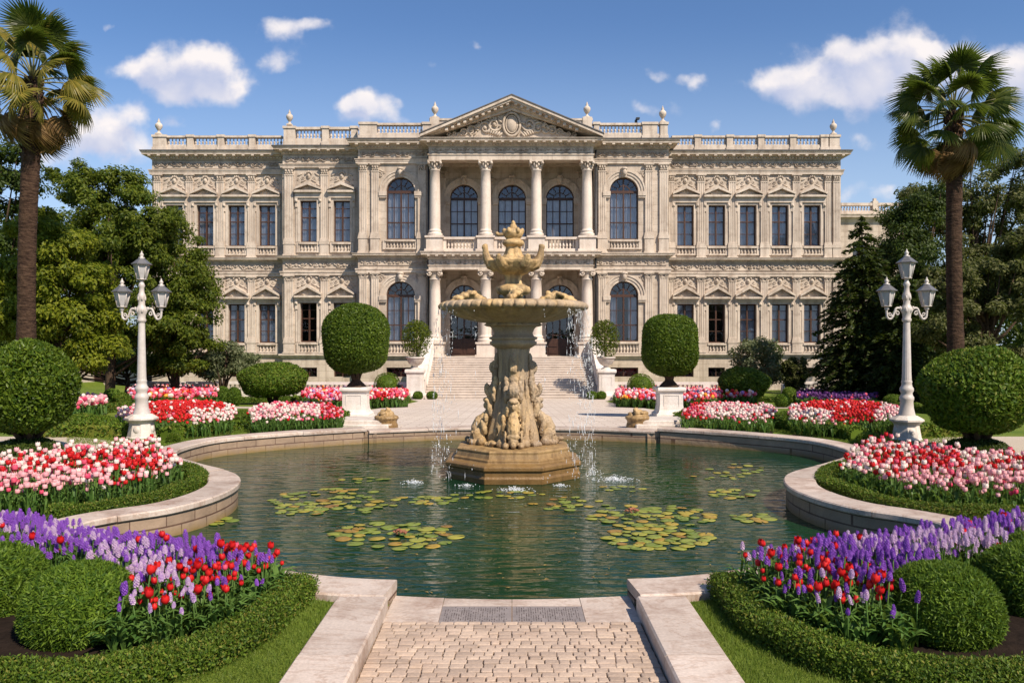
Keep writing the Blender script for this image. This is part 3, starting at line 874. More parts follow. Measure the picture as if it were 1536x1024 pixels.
# portico floor, deck, soffits, entablatures
mb = MB(); mb.box(px0-.3, px1+.3, D-.75, DB, -1.6, zf0); mb.build('portico_floor', M['step'], palace)
def entab(zb, zc0, zc1, out, y0, nm, x0=px0, x1=px1):
    mb = MB(); mb.box(x0+.12, x1-.12, y0+.0, y0+.75, zb, zc0-.001)
    mb.box(x0+.06, x1-.06, y0-.05, y0+.8, zb+(zc0-zb)*.36, zb+(zc0-zb)*.44)
    moulding(mb, cornice_prof(zc0, zc1, out), x0+.12, x1-.12, y0, DA+.3)
    ch = zc1-zc0
    n = int((x1-x0)/.5)
    for i in range(n+1):
        xx = x0+.15+(x1-x0-.3)*i/n
        mb.box(xx-.085, xx+.085, y0-out*.84, y0-.02, zc0+.37*ch, zc0+.57*ch)
    n = int((x1-x0)/.19)
    for i in range(n): mb.box(x0+.12+(x1-x0-.24)*(i+.22)/n, x0+.12+(x1-x0-.24)*(i+.78)/n, y0-out*.34, y0-.02, zc0+.13*ch, zc0+.31*ch)
    for s, xx in ((-1, x0+.12), (1, x1-.12)):
        mb.box(min(xx, xx-s*.5), max(xx, xx-s*.5), y0+.75, DA+.4, zb, zc0-.002)
    mb.build('entablature', M['trim'], palace)
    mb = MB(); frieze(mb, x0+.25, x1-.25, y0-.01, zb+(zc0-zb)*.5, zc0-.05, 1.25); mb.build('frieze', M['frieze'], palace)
entab(zs1, PZ(222, D), PZ(212, D), .62, D-.4, 'top')
entab(zs0, PZ(390, D), PZ(379, D), .5, D-.4, 'deck')
mb = MB(); mb.box(px0+.63, px1-.63, D+.35, DB-.002, zs1+.35, zs1+.45)
for i in range(1, 5): mb.box(px0+.64, px1-.64, D+.35+i*.52, D+.47+i*.52, zs1+.22, zs1+.349)
mb.build('portico_ceiling', M['trim'], palace)
mb = MB(); mb.box(px0+.63, px1-.63, D+.35, DB-.002, zdk-.5, zdk-.02); mb.build('balcony_floor', M['trim'], palace)
def column(cx, y, z0, z1, r, ped, ion):
    mb = MB(); zb = z0+ped
    mb.lathe([(r*1.36,zb),(r*1.36,zb+.08),(r*1.42,zb+.12),(r*1.36,zb+.19),(r*1.14,zb+.23),(r*1.12,zb+.27),(r*1.22,zb+.31),(r*1.16,zb+.37),(r*1.02,zb+.41),(r,zb+.5),(r*1.0,zb+(z1-zb)*.35),(r*.93,zb+(z1-zb)*.7),(r*.86,z1-.62),(r*.95,z1-.6),(r*.95,z1-.55),(r*.86,z1-.53)], cx, y, 28)
    o = mb.build('column', M['column'], palace)
    p = MB(); w = r*1.5
    p.box(cx-w-.10, cx+w+.10, y-w-.10, y+w+.10, z0, z0+ped*.14); p.box(cx-w, cx+w, y-w, y+w, z0+ped*.14, z0+ped*.88); p.box(cx-w-.08, cx+w+.08, y-w-.08, y+w+.08, z0+ped*.88, z0+ped-.001)
    p.build('pedestal', M['column'], o)
    c = MB(); zc = z1-.53; r0 = r*.84
    c.lathe([(r0,zc),(r0,zc+.1),(r0*1.05,zc+.3),(r0*1.3,z1-.11)], cx, y, 16)
    c.box(cx-r*1.28, cx+r*1.28, y-r*1.28, y+r*1.28, z1-.1, z1-.002)
    if ion:
        for s in (-1, 1):
            scroll(c, cx+s*r*.95, y-r*1.05, z1-.24, .15, s, -1, .045)
            c.tube([(cx+s*r*1.05, y-r*1.0, z1-.24), (cx+s*r*1.05, y+r, z1-.24)], .12, 8)
    else:
        for row, zz, n, q in ((0,zc+.13,8,1.08),(1,zc+.28,8,1.2)):
            for k in range(n):
                a = 2*PI*(k+.5*row)/n
                c.ell((cx+r0*q*math.cos(a), y+r0*q*math.sin(a), zz), (.075,.075,.12), 6, 5)
        for sx in (-1, 1):
            for sy in (-1, 1): c.ell((cx+sx*r*1.1, y+sy*r*1.1, z1-.17), (.1,.1,.09), 7, 5)
        for k in range(4): c.ell((cx+r*1.2*math.cos(k*PI/2), y+r*1.2*math.sin(k*PI/2), z1-.14), (.08,.08,.09), 6, 4)
    c.build('capital', M['trim'], o)
for c in cols:
    column(PX(c, D), D, zdk+.003, zs1-.002, .335, PZ(355, D)-zdk, False)
    column(PX(c, D), D, zf0+.003, zs0-.002, .36, PZ(513, D)-zf0, True)
for a, b in zip(cols, cols[1:]):
    mb = MB(); xa, xb = PX(a, D)+.52, PX(b, D)-.52; z0, z1 = zdk+.003, PZ(356, D)
    mb.box(xa, xb, D-.24, D+.16, z1-.14, z1); mb.box(xa, xb, D-.2, D+.12, z0, z0+.2)
    mb.box(xa, xa+.2, D-.16, D+.08, z0+.2, z1-.14); mb.box(xb-.2, xb, D-.16, D+.08, z0+.2, z1-.14)
    baluster_run(mb, xa+.22, xb-.22, D-.04, z0+.2, z1-.14, .215, 0, .075)
    mb.build('balcony_balustrade', M['column'], palace)
# attic block behind the gable
mb = MB(); mb.box(PX(645,D+.9), PX(888,D+.9), D+.9, D+1.4, PZ(212,D)-.6, PZ(181, D+.9)); mb.box(PX(644,D+.9), PX(889,D+.9), D+.84, D+1.46, PZ(181,D+.9), PZ(178, D+.9))
for c in (652, 881): mb.box(PX(c,D+.9)-.3, PX(c,D+.9)+.3, D+.8, D+1.45, PZ(212,D)-.5, PZ(176,D+.9)-.001)
mb.build('attic', M['trim'], palace)
# gable
gz0, gz1 = PZ(211.5, D), PZ(151, D); gx0, gx1 = PX(633, D), PX(902, D); gy = D-.4
gc = (gx0+gx1)/2
mb = MB()
mb.prism_xz([(gx0+1.2, gz0), (gx1-1.2, gz0), (gc, gz1-.62)], gy+.12, D+.89)
mb.build('tympanum', M['relief'], palace)
mb = MB()
for s, xe in ((-1, gx0), (1, gx1)):
    for (o0, o1, yy) in ((0, .16, gy-.72), (.16, .30, gy-.62), (.30, .52, gy-.3), (.52, .72, gy-.14)):
        L = gc-xe
        sl = (gz1-gz0-.15)/abs(L)
        def P(t, o): return (xe+L*t, gz0+.15+abs(L)*t*sl-o*1.05)
        xs = [P(0,o0), P(0,o1), P(1,o1), P(1,o0)]
        xs = [(x, max(z, gz0+.002)) for x, z in xs]
        if s < 0: xs = xs[::-1] if False else xs
        mb.prism_xz(xs if s > 0 else xs[::-1], yy + (0 if s > 0 else .002), D+.88)
    n = 15
    for i in range(1, n):
        t = i/n+.02
        x = xe+(gc-xe)*t; z = gz0+.15+(gz1-gz0-.15)*t-.42
        if z > gz0+.25: mb.box(x-.09, x+.09, gy-.56, gy-.2, z, z+.16)
o = mb.build('pediment', M['trim'], palace, recalc=True)
mb = MB()
for s, xe in ((-1, gx0), (1, gx1)):
    P = [(xe-s*-.05, gz0+.155), (gc, gz1+.005), (gc, gz1+.07), (xe-s*-.05, gz0+.22)]
    mb.prism_xz(P if s < 0 else P[::-1], gy-.76+(0 if s > 0 else .002), D+.9)
mb.build('pediment_roof', M['roof'], o, recalc=True)
# carving in the gable: oval shield with crown, scrolls and leaves
c = MB(); yy = gy+.11; zc = gz0+.92
n = 26
c.tube([(gc+.52*math.cos(2*PI*k/n), yy-.1, zc+.72*math.sin(2*PI*k/n)) for k in range(n+1)], .085, 6)
c.tube([(gc+.36*math.cos(2*PI*k/n), yy-.1, zc+.54*math.sin(2*PI*k/n)) for k in range(n+1)], .045, 6)
c.ell((gc, yy, zc), (.36,.22,.54), 14, 9)
for k in range(7):
    a = PI*(.15+.7*k/6); c.ell((gc+.3*math.cos(a), yy-.1, zc+.72+.24*math.sin(a)), (.07,.09,.14), 7, 5)
c.ell((gc, yy-.1, zc+1.02), (.1,.1,.16), 7, 5)
rr = random.Random(3)
for s in (-1, 1):
    for i, (dx, dz, r) in enumerate(((.98,.0,.46),(1.72,-.22,.42),(.72,.62,.24),(1.35,.42,.26),(2.42,-.36,.33),(2.98,-.48,.26),(3.45,-.56,.2),(2.05,.12,.22),(3.85,-.62,.15),(2.65,-.05,.14),(1.0,.78,.14))):
        scroll(c, gc+s*dx, yy, zc+dz, r, s*(1 if i % 2 else -1), 1 if i % 3 else -1, r*.2)
        for k in range(3):
            a = rr.uniform(0, 2*PI); leaf_blob(c, gc+s*(dx+.8*r*math.cos(a)), yy-.03, max(zc+dz+.7*r*math.sin(a), gz0+.12), r*.5, r*.17, a, .07)
    for k in range(6): leaf_blob(c, gc+s*(.7+k*.14), yy-.05, zc-.62+.05*k, .2, .07, s*(2.4-.1*k), .07)
c.build('carving', M['relief'], o)
# drain pipes
for xp, yy in ((643, DA-.08), (893.5, DA-.08), (1003.5, DW-.1)):
    mb = MB(); x = PX(xp, DA); mb.tube([(x, yy, -1.0), (x, yy, PZ(226, DA))], .055, 8); mb.build('drainpipe', M['iron'], palace)
mb = MB(); mb.box(-.08+PX(955,51), PX(955,51)+.08, 51.2, 51.36, PZ(184,51), PZ(178.5,51)); mb.box(-.03+PX(955,51), PX(955,51)+.2, 51.0, 51.3, PZ(178.4,51), PZ(176,51)); mb.build('floodlight', M['iron'], palace)

# annex far right ---------------------------------------------------
annex = thing('annex', 'lower stone building with a roof balustrade standing behind the right end of the palace', 'building', (0,0,0))
DX = 66.0
mb = MB(); ax0, ax1 = PX(1225, DX), PX(1380, DX)
az = PZ(322, DX)
ops = [(PX(c,DX)-.6, PX(c,DX)+.6, PZ(425,DX), PZ(365,DX), False) for c in (1290, 1330)] + [(PX(c,DX)-.6, PX(c,DX)+.6, PZ(545,DX), PZ(470,DX), False) for c in (1290, 1330)]
wall_front(mb, ax0, ax1, -1.6, az, DX, ops, .4); mb.box(ax0, ax1, DX+3, DX+10, -1.6, az-.01)
mb.build('wall', M['wall'], annex)
mb = MB(); moulding(mb, cornice_prof(az-.6, az, .5), ax0, ax1, DX, DX+3); mb.box(ax0, ax1, DX+.1, DX+.5, az, az+.35); mb.build('cornice', M['trim'], annex)
mb = MB(); baluster_run(mb, PX(1262,DX), PX(1310,DX), DX+.3, az+.35, PZ(306,DX)-.12, .25, 0, .085); baluster_run(mb, PX(1318,DX), PX(1378,DX), DX+.3, az+.35, PZ(306,DX)-.12, .25, 0, .085)
mb.box(PX(1262,DX), PX(1379,DX), DX+.08, DX+.52, PZ(306,DX)-.119, PZ(304,DX)); mb.box(PX(1310,DX), PX(1318,DX), DX+.05, DX+.55, az+.35, PZ(301,DX)); mb.box(PX(1312,DX), PX(1316,DX), DX+.15, DX+.4, PZ(301,DX), PZ(297,DX)); mb.build('roof_balustrade', M['trim'], annex)
for o in ops:
    mb = MB(); mb.box(o[0], o[0]+.08, DX+.2, DX+.3, o[2], o[3]); mb.box(o[1]-.08, o[1], DX+.2, DX+.3, o[2], o[3]); mb.box((o[0]+o[1])/2-.04, (o[0]+o[1])/2+.04, DX+.2, DX+.3, o[2], o[3])
    w = mb.build('window', M['frame'], annex)
    mb = MB(); mb.add([(o[0],DX+.26,o[2]),(o[1],DX+.26,o[2]),(o[1],DX+.26,o[3]),(o[0],DX+.26,o[3])], [(0,1,2,3)]); mb.build('pane', M['pane'], w)

# grand stairs ------------------------------------------------------
stairs = thing('staircase', 'broad flight of pale stone steps rising to the columned portico', 'staircase', (0,0,0))
mb = MB(); NS = 17; sy0, sy1 = 44.0, D-.76; hw = 4.72; sz0 = -1.25
for i in range(NS):
    y0 = sy0+(sy1-sy0)*i/NS; z1 = sz0+(zf0-sz0)*(i+1)/NS; z0 = sz0+(zf0-sz0)*i/NS
    mb.box(-hw-.1, hw+.1, y0, sy1, z0-.001 if i == 0 else z0+.001, z1-.045); mb.box(-hw-.1, hw+.1, y0-.03, sy1-.003*i, z1-.045, z1)
mb.build('steps', M['step'], stairs)
for s in (-1, 1):
    mb = MB()
    zb = lambda y: sz0+(zf0-sz0)*max(0, (y-sy0))/(sy1-sy0)
    ya, yb = sy0+.2, sy1+.0
    xa, xb = sorted((s*(hw+.11), s*(hw+.62)))
    # sloping side wall with a coping and a scroll at the foot
    prof = [(ya-.1, -1.4), (yb, -1.4), (yb, zb(yb)+1.05), (ya+.5, zb(ya)+1.12), (ya-.1, zb(ya)+.95)]
    n = len(prof)
    vs = [(xa, p[0], p[1]) for p in prof]+[(xb, p[0], p[1]) for p in prof]
    mb.add(vs, [tuple(range(n)), tuple(range(2*n-1,n-1,-1))]+[((i+1) % n, i, n+i, n+(i+1) % n) for i in range(n)])
    rail = [(ya-.16, zb(ya)+.951), (ya+.5, zb(ya)+1.121), (yb, zb(yb)+1.051), (yb, zb(yb)+1.2), (ya+.45, zb(ya)+1.27), (ya-.16, zb(ya)+1.1)]
    n = len(rail); vs = [(xa-.06, p[0], p[1]) for p in rail]+[(xb+.06, p[0], p[1]) for p in rail]
    mb.add(vs, [tuple(range(n)), tuple(range(2*n-1,n-1,-1))]+[((i+1) % n, i, n+i, n+(i+1) % n) for i in range(n)])
    xi = xa-.03 if s > 0 else xb+.03
    for k in range(7):
        t = (k+.6)/7.4; y = ya+.5+(yb-ya-.6)*t
        mb.lathe([(.07,zb(y)+.25),(.1,zb(y)+.5),(.05,zb(y)+.8),(.07,zb(y)+1.02)], xi, y, 7)
    mb.build('side_wall', M['white'], stairs, recalc=True)

# ------------------------------------------------------------------ ground, pool, paving
WATER = -0.2
CT = 0.12             # top of the marble coping
def mirror(p): return [(-x, y) for x, y in p]
Lin = catmull([(-.862,5.98),(-1.22,6.03),(-1.69,6.19),(-2.8,6.72),(-3.8,7.35),(-4.22,7.8),(-4.05,8.2),(-3.68,8.6),(-3.46,9.2),(-3.44,9.9),(-3.62,10.55),(-3.95,11.05),(-4.6,11.7),(-5.25,12.5),(-5.56,13.4),(-5.35,14.6),(-4.49,15.5),(-3.55,16.15),(-2.95,16.5)], 10)
Lin = [(p.x, p.y) for p in Lin]
Fin = catmull([(-2.95,16.5),(-1.6,16.98),(0,17.15),(1.6,16.98),(2.95,16.5)], 8); Fin = [(p.x, p.y) for p in Fin]
front = [(.862,5.95),(.4,5.90),(0,5.885),(-.4,5.90),(-.862,5.95)]
hole = front + offset_line(Lin, .15) + offset_line(Fin, .12)[1:-1] + mirror(offset_line(Lin, .15))[::-1]
hole = [hole[0]] + [b for a, b in zip(hole, hole[1:]) if (Vector(a)-Vector(b)).length > .02]

def lawn_material():
    m, nt, b = base_mat('lawn_grass', .8, .15)
    p = pos_of(nt)
    n1 = noise_n(nt, p, .7, 5); n2 = noise_n(nt, p, 60, 3)
    c = mix(nt, ramp(nt, n1, [(.3,(0,0,0)),(.7,(1,1,1))]), (.085,.135,.016), (.15,.19,.028))
    c = mix(nt, .6, c, ramp(nt, n2, [(.3,(.45,.5,.4)),(.7,(1.4,1.35,1.2))]), 'MULTIPLY')
    nt.links.new(c, b.inputs['Base Color']); nt.links.new(bump_n(nt, n2, .9, .02), b.inputs['Normal'])
    return m
M['lawn'] = lawn_material()
def gravel_material():
    m, nt, b = base_mat('gravel', .9, .2)
    p = pos_of(nt)
    vn = node(nt, 'ShaderNodeTexVoronoi', {'Vector': p, 'Scale': 45.0})
    c = mix(nt, vn.outputs['Color'], (.36,.30,.23), (.55,.48,.39)); c = mix(nt, noise_n(nt, p, 1.5), c, (.40,.33,.25))
    nt.links.new(c, b.inputs['Base Color']); nt.links.new(bump_n(nt, vn.outputs['Distance'], .6, .015), b.inputs['Normal'])
    return m
M['gravel'] = gravel_material()
far = [(-400,-30),(400,-30),(400,700),(-400,700)]
near_r = [(-30,-8),(30,-8),(30,75),(-30,75)]
g1 = struct(sheet('lawn', near_r, 0, M['lawn'], 1.6, holes=[hole]))
mb = MB()
for a, b, c, d in ((-400,-30,-60,-8),(30,400,-60,-8)): pass
mb.add([(-400,-60,0),(400,-60,0),(400,-8,0),(-400,-8,0)], [(0,1,2,3)])
mb.add([(-400,75,-1.25),(400,75,-1.25),(400,900,-1.25),(-400,900,-1.25)], [(0,1,2,3)])
for s in (-1, 1):
    ys = [-8,17.5,44,75]
    for a, b in zip(ys, ys[1:]):
        q = [(30*s,a,G(a)),(400*s,a,G(a)),(400*s,b,G(b)),(30*s,b,G(b))]
        mb.add(q, [(0,1,2,3) if s > 0 else (3,2,1,0)])
struct(mb.build('ground', M['lawn']))

# water
def water_material():
    m, nt, b = base_mat('pool_water', .02, .44)
    b.inputs['IOR'].default_value = 1.33
    p = pos_of(nt)
    n = noise_n(nt, p, .45, 3)
    c = mix(nt, ramp(nt, n, [(.35,(0,0,0)),(.65,(1,1,1))]), (.004,.025,.010), (.010,.040,.014))
    nt.links.new(c, b.inputs['Base Color'])
    q1 = pos_of(nt, (.40,1.35,1)); q2 = pos_of(nt, (1.0,1.5,1))
    w = node(nt, 'ShaderNodeTexNoise', {'Vector': q1, 'Scale': 6.0, 'Detail': 1.6, 'Roughness': .45, 'Distortion': .5}).outputs['Fac']
    w2 = node(nt, 'ShaderNodeTexNoise', {'Vector': q2, 'Scale': 17.0, 'Detail': 2.0, 'Roughness': .5}).outputs['Fac']
    h = math_n(nt, 'MULTIPLY_ADD', w2, .05, w)
    nt.links.new(bump_n(nt, h, .32, .06), b.inputs['Normal'])
    return m
M['water'] = water_material()
wo = [(.9,5.6),(-.9,5.6)] + offset_line(Lin, .06) + offset_line(Fin, .05)[1:-1] + mirror(offset_line(Lin, .06))[::-1]
struct(sheet('pool_water', wo, 0, M['water'], 1.2, zf=lambda y: WATER))

def poolwall_material():
    m, nt, b = base_mat('wet_pool_wall', .6, .4)
    p = pos_of(nt)
    sp = node(nt, 'ShaderNodeSeparateXYZ', {0: p})
    n = noise_n(nt, p, 5, 6, .65)
    bv = node(nt, 'ShaderNodeCombineXYZ', {0: math_n(nt,'ADD',sp.outputs[0],math_n(nt,'MULTIPLY',sp.outputs[1],1.3)), 1: math_n(nt,'ADD',sp.outputs[2],.21), 2: 0.0}).outputs[0]
    br = node(nt, 'ShaderNodeTexBrick', {'Vector': bv, 'Color1': (1.05,1.0,.95,1), 'Color2': (.82,.77,.72,1), 'Mortar': (.22,.12,.10,1), 'Scale': 1.0, 'Mortar Size': .010, 'Brick Width': .62, 'Row Height': .125})
    c = mix(nt, n, (.42,.315,.225), (.17,.125,.09))
    c = mix(nt, .85, c, br.outputs['Color'], 'MULTIPLY')
    f = math_n(nt, 'MULTIPLY_ADD', n, .16, sp.outputs[2])
    c = mix(nt, ramp(nt, math_n(nt, 'ADD', f, .32), [(.17,(1,1,1)),(.30,(0,0,0))]), c, (.20,.13,.035))
    nt.links.new(c, b.inputs['Base Color']); nt.links.new(bump_n(nt, n, .5, .03), b.inputs['Normal'])
    return m
M['poolwall'] = poolwall_material()

def slab_run(mb, line, w, zt, th, slab, gap=.008, c=.014, over=.03, seed=1, flip=1):
    """marble slabs laid along a line (the water edge); they extend w to the left of it"""
    rr = random.Random(seed)
    P = resample(line, .07)
    n = len(P); i = 0
    nrm = []
    for k in range(n):
        t = (Vector(P[min(k+1,n-1)])-Vector(P[max(k-1,0)])).normalized(); nrm.append(Vector((-t.y, t.x))*flip)
    while i < n-2:
        j = min(n-1, i+int(slab*rr.uniform(.85,1.15)/.07))
        if n-1-j < 5: j = n-1
        dz = rr.uniform(-.004,.004)
        prof = [(-over+c, zt-th), (-over, zt-th+c), (-over, zt-c), (-over+c, zt), (w-c, zt), (w, zt-c), (w, -.06), (w-.09, -.06), (w-.09, zt-th)]
        rows = []
        for k in range(i, j+1):
            p = Vector(P[k]); t = (Vector(P[min(k+1,n-1)])-Vector(P[max(k-1,0)])).normalized()
            sh = gap/2 if k == i else (-gap/2 if k == j else 0)
            p = p+t*sh
            rows.append([(p.x+nrm[k].x*o, p.y+nrm[k].y*o, z+dz) for o, z in prof])
        m = len(prof); vs = [v for r in rows for v in r]; fs = []
        for a in range(len(rows)-1):
            for b in range(m): fs.append((a*m+b, a*m+(b+1) % m, (a+1)*m+(b+1) % m, (a+1)*m+b))
        fs += [tuple(range(m)), tuple(range(len(vs)-1, len(vs)-m-1, -1))]
        mb.add(vs, fs)
        i = j

def coping_material():
    m = stone_mat('veined_marble', (.56,.48,.415), (.45,.375,.315), (.27,.18,.13), .85, bump=.10, streak=.0, rough=.45, big=1.8, grain=50)
    nt = m.node_tree; b = nt.nodes['Principled BSDF']
    old = b.inputs['Base Color'].links[0].from_socket
    rr = nt.nodes.new('ShaderNodeNewGeometry').outputs['Random Per Island']
    c = mix(nt, 1.0, old, ramp(nt, rr, [(0,(.86,.85,.84)),(1,(1.1,1.08,1.06))]), 'MULTIPLY')
    p = pos_of(nt, (1,2.3,1))
    v = node(nt, 'ShaderNodeTexNoise', {'Vector': p, 'Scale': 1.6, 'Detail': 8.0, 'Roughness': .65, 'Distortion': 1.5}).outputs['Fac']
    vein = ramp(nt, v, [(.47,(1,1,1)),(.5,(.72,.62,.55)),(.53,(1,1,1))])
    c = mix(nt, .7, c, vein, 'MULTIPLY')
    nt.links.new(c, b.inputs['Base Color'])
    return m
M['vein'] = coping_material()
for s, nm in ((1, 'left'), (-1, 'right')):
    pw = thing('pool_wall', 'curving marble coping and retaining wall along the %s side of the lily pool' % nm, 'pool wall', (0,0,0))
    line = Lin if s > 0 else mirror(Lin)
    mb = MB(); slab_run(mb, line, .37, CT, .075, 1.15, seed=3+s, flip=s)
    mb.build('coping', M['vein'], pw, recalc=True)
    mb = MB()
    inner = resample(line, .12); outer = offset_line(inner, .2*s)
    n = len(inner)
    vs = [(x, y, CT-.077) for x, y in inner]+[(x, y, -.7) for x, y in inner]+[(x, y, CT-.077) for x, y in outer]+[(x,y,-.7) for x,y in outer]
    fs = []
    for i in range(n-1): fs += [(i, i+1, n+i+1, n+i), (2*n+i, 3*n+i, 3*n+i+1, 2*n+i+1), (i, 2*n+i, 2*n+i+1, i+1)]
    fs += [(0, n, 3*n, 2*n), (n-1, 3*n-1, 4*n-1, 2*n-1)]
    mb.add(vs, fs)
    # a ledge of large blocks at the foot
    mb.build('retaining_wall', M['poolwall'], pw, recalc=True)
pw = thing('pool_step', 'low dark stone threshold between the pool and the pale forecourt', 'pool edge', (0,0,0))
mb = MB(); slab_run(mb, Fin, .42, .055, .06, 1.3, seed=9); mb.build('coping', M['vein'], pw, recalc=True)
mb = MB(); fo = offset_line(Fin, .25); n = len(Fin)
vs = [(x,y,-.008) for x,y in Fin]+[(x,y,-.7) for x,y in Fin]; mb.add(vs, [(i,i+1,n+i+1,n+i) for i in range(n-1)])
for s in (-1, 1): mb.box(min(s*2.80,s*3.12), max(s*2.80,s*3.12), 16.53, 17.0, -.7, .03)
mb.build('retaining_wall', M['poolwall'], pw, recalc=True)

# front path
KX0, KX1 = .87, 1.225
for s, nm in ((-1, 'left'), (1, 'right')):
    k = thing('path_kerb', 'wide pale marble kerb on the %s side of the cobbled path' % nm, 'kerb', (0,0,0))
    mb = MB(); ys = [1.0, 2.3, 3.45, 4.55, 5.6]
    for a, b in zip(ys, ys[1:]):
        x0, x1 = sorted((s*KX0, s*KX1))
        y0, y1 = a+.004, b-.004; c = .012
        z1 = CT+rnd.uniform(-.004,.002)
        prof = [(x0,-.2),(x0,z1-c),(x0+c,z1),(x1-c,z1),(x1,z1-c),(x1,-.2)]
        mb.prism_xz(prof, y0, y1)
    mb.build('slab', M['vein'], k, recalc=True)
# threshold slabs and the two engraved plates
th = thing('threshold', 'row of pale marble slabs ending the cobbled path at the water', 'threshold', (0,0,0))
def fy(x): return 5.885+.075*(x/.862)**2
YT = 5.385
def slabpoly(x0, x1, ya, yb, z0, z1, mb, curved=True):
    n = 6
    fr = [(x0+(x1-x0)*k/n, fy(x0+(x1-x0)*k/n) if curved else yb) for k in range(n+1)]
    mb.prism_xy([(x0,ya),(x1,ya)]+fr[::-1], z0, z1)
mb = MB(); g = .004
slabpoly(-.872,-.50+g*0,YT,0,-.7,0.008,mb); slabpoly(.50,.872,YT,0,-.7,.008,mb)
slabpoly(-.50+g,-.002,5.735,0,-.7,.006,mb); slabpoly(.002,.50-g,5.735,0,-.7,.006,mb)
mb.build('slab', M['vein'], th, recalc=True)
M['plaque'] = plain_mat('grey_plaque', (.25,.215,.20), .55, .4, .3, 12.0, bump=.3)
M['plaque_mark'] = plain_mat('plaque_engraving', (.085,.065,.058), .7, .2, .2)
for s, nm in ((-1,'left'),(1,'right')):
    pq = thing('plaque', 'grey stone plaque of worn illegible engraving set in the threshold, %s of the joint' % nm, 'plaque', (0,0,0))
    x0, x1 = sorted((s*.004, s*.497))
    mb = MB(); mb.box(x0, x1, YT, 5.731, -.2, .005); mb.build('tablet', M['plaque'], pq)
    rr = random.Random(5+s); mb = MB()
    x = x0+.03
    while x < x1-.03:
        y = YT+.03+rr.uniform(0,.03)
        while y < 5.70:
            L = rr.choice((.008,.012,.02,.03))
            if rr.random() < .72: mb.box(x-.0022, x+rr.uniform(.001,.004), y, min(y+L, 5.71), .0051, .0066)
            y += L+rr.uniform(.008,.02)
        x += .0165
    mb.build('engraving', M['plaque_mark'], pq)
# cobbles
M['mortar'] = plain_mat('sandy_joint', (.27,.19,.13), .95, .1, .4, 30.0, bump=.5)
M['cobble'] = stone_mat('cobble_stone', (.46,.36,.285), (.36,.28,.22), (.36,.245,.175), .4, bump=.25, streak=0, rough=.8, big=3.0, grain=60)
nt = M['cobble'].node_tree; b_ = nt.nodes['Principled BSDF']
old = b_.inputs['Base Color'].links[0].from_socket
nt.links.new(mix(nt, 1.0, old, ramp(nt, nt.nodes.new('ShaderNodeNewGeometry').outputs['Random Per Island'], [(0,(.78,.76,.74)),(.5,(1,.98,.96)),(1,(1.15,1.13,1.08))]), 'MULTIPLY'), b_.inputs['Base Color'])
struct(sheet('path', [(-.90,1.0),(.90,1.0),(.90,5.70),(.87,5.82),(-.87,5.82),(-.90,5.70)], .004, M['mortar'], .5))
mb = MB(); rr = random.Random(21); y = 1.6
while y < 5.36:
    rh = rr.uniform(.050,.066)
    if y+rh > 5.378: rh = 5.378-y
    if rh < .03: break
    x = -.862
    while x < .86:
        w = rr.choice((.06,.072,.082,.092,.105))*rr.uniform(.92,1.1)
        if x+w > .80: w = .862-x
        gx = rr.uniform(.0015,.0035); z = .020+rr.uniform(-.003,.003)
        x0, x1, y0, y1 = x+gx, x+w-gx, y+.0022, y+rh-.0022
        j = lambda: rr.uniform(-.004,.004)
        c = min(.006, rh*.10)
        base = []
        for (cx, cy, sx, sy) in ((x0,y0,1,1),(x1,y0,-1,1),(x1,y1,-1,-1),(x0,y1,1,-1)):
            a1 = (cx+sx*c*rr.uniform(.5,1.2)+0, cy+j()*.6); a2 = (cx+j()*.6, cy+sy*c*rr.uniform(.5,1.2))
            base += [a2, a1] if (sx*sy) > 0 else [a1, a2]
        mx, my = (x0+x1)/2, (y0+y1)/2
        n = len(base)
        lo = [(p[0],p[1],.0) for p in base]; md = [(p[0],p[1],z-.004) for p in base]
        e = .0045
        tp = [(p[0]-math.copysign(e,p[0]-mx), p[1]-math.copysign(e,p[1]-my), z) for p in base]
        mb.add(lo+md+tp+[(mx+j(),my+j(),z+.002)], [(k,(k+1)%n,n+(k+1)%n,n+k) for k in range(n)]+[(n+k,n+(k+1)%n,2*n+(k+1)%n,2*n+k) for k in range(n)]+[(2*n+k,2*n+(k+1)%n,3*n) for k in range(n)])
        x += w
    y += rh
struct(mb.build('path_paving', M['cobble']))

# forecourt between pool and stairs
def paving_material():
    m, nt, b = base_mat('forecourt_paving', .8, .25)
    p = pos_of(nt)
    sp = node(nt, 'ShaderNodeSeparateXYZ', {0: p})
    bv = node(nt, 'ShaderNodeCombineXYZ', {0: sp.outputs[0], 1: sp.outputs[1], 2: 0.0}).outputs[0]
    wob = noise_n(nt, p, .6, 2)
    br = node(nt, 'ShaderNodeTexBrick', {'Vector': bv, 'Color1': (.60,.525,.45,1), 'Color2': (.50,.43,.365,1), 'Mortar': (.32,.25,.2,1), 'Scale': 1.0, 'Mortar Size': .014, 'Brick Width': .62, 'Row Height': .30})
    n = noise_n(nt, p, 1.2, 6, .65)
    c = mix(nt, ramp(nt, n, [(.4,(0,0,0)),(.7,(.5,.5,.5))]), br.outputs['Color'], (.40,.32,.26))
    c = mix(nt, .4, c, ramp(nt, noise_n(nt, p, 25, 4), [(.3,(.6,.6,.6)),(.7,(1.3,1.3,1.3))]), 'MULTIPLY')
    nt.links.new(c, b.inputs['Base Color']); nt.links.new(bump_n(nt, math_n(nt,'SUBTRACT',1.0,br.outputs['Fac']), .4, .01), b.inputs['Normal'])
    return m
M['paving'] = paving_material()
lw = [gp(x, y) for x, y in ((530,636.5),(521,626),(545,616),(585,610),(612,605.5),(628,602))]
poly = lw + [(-5.9,44.3),(5.9,44.3)] + mirror(lw)[::-1]
fo = offset_line(Fin, .40)
poly += [(x,y) for x,y in mirror(fo)]
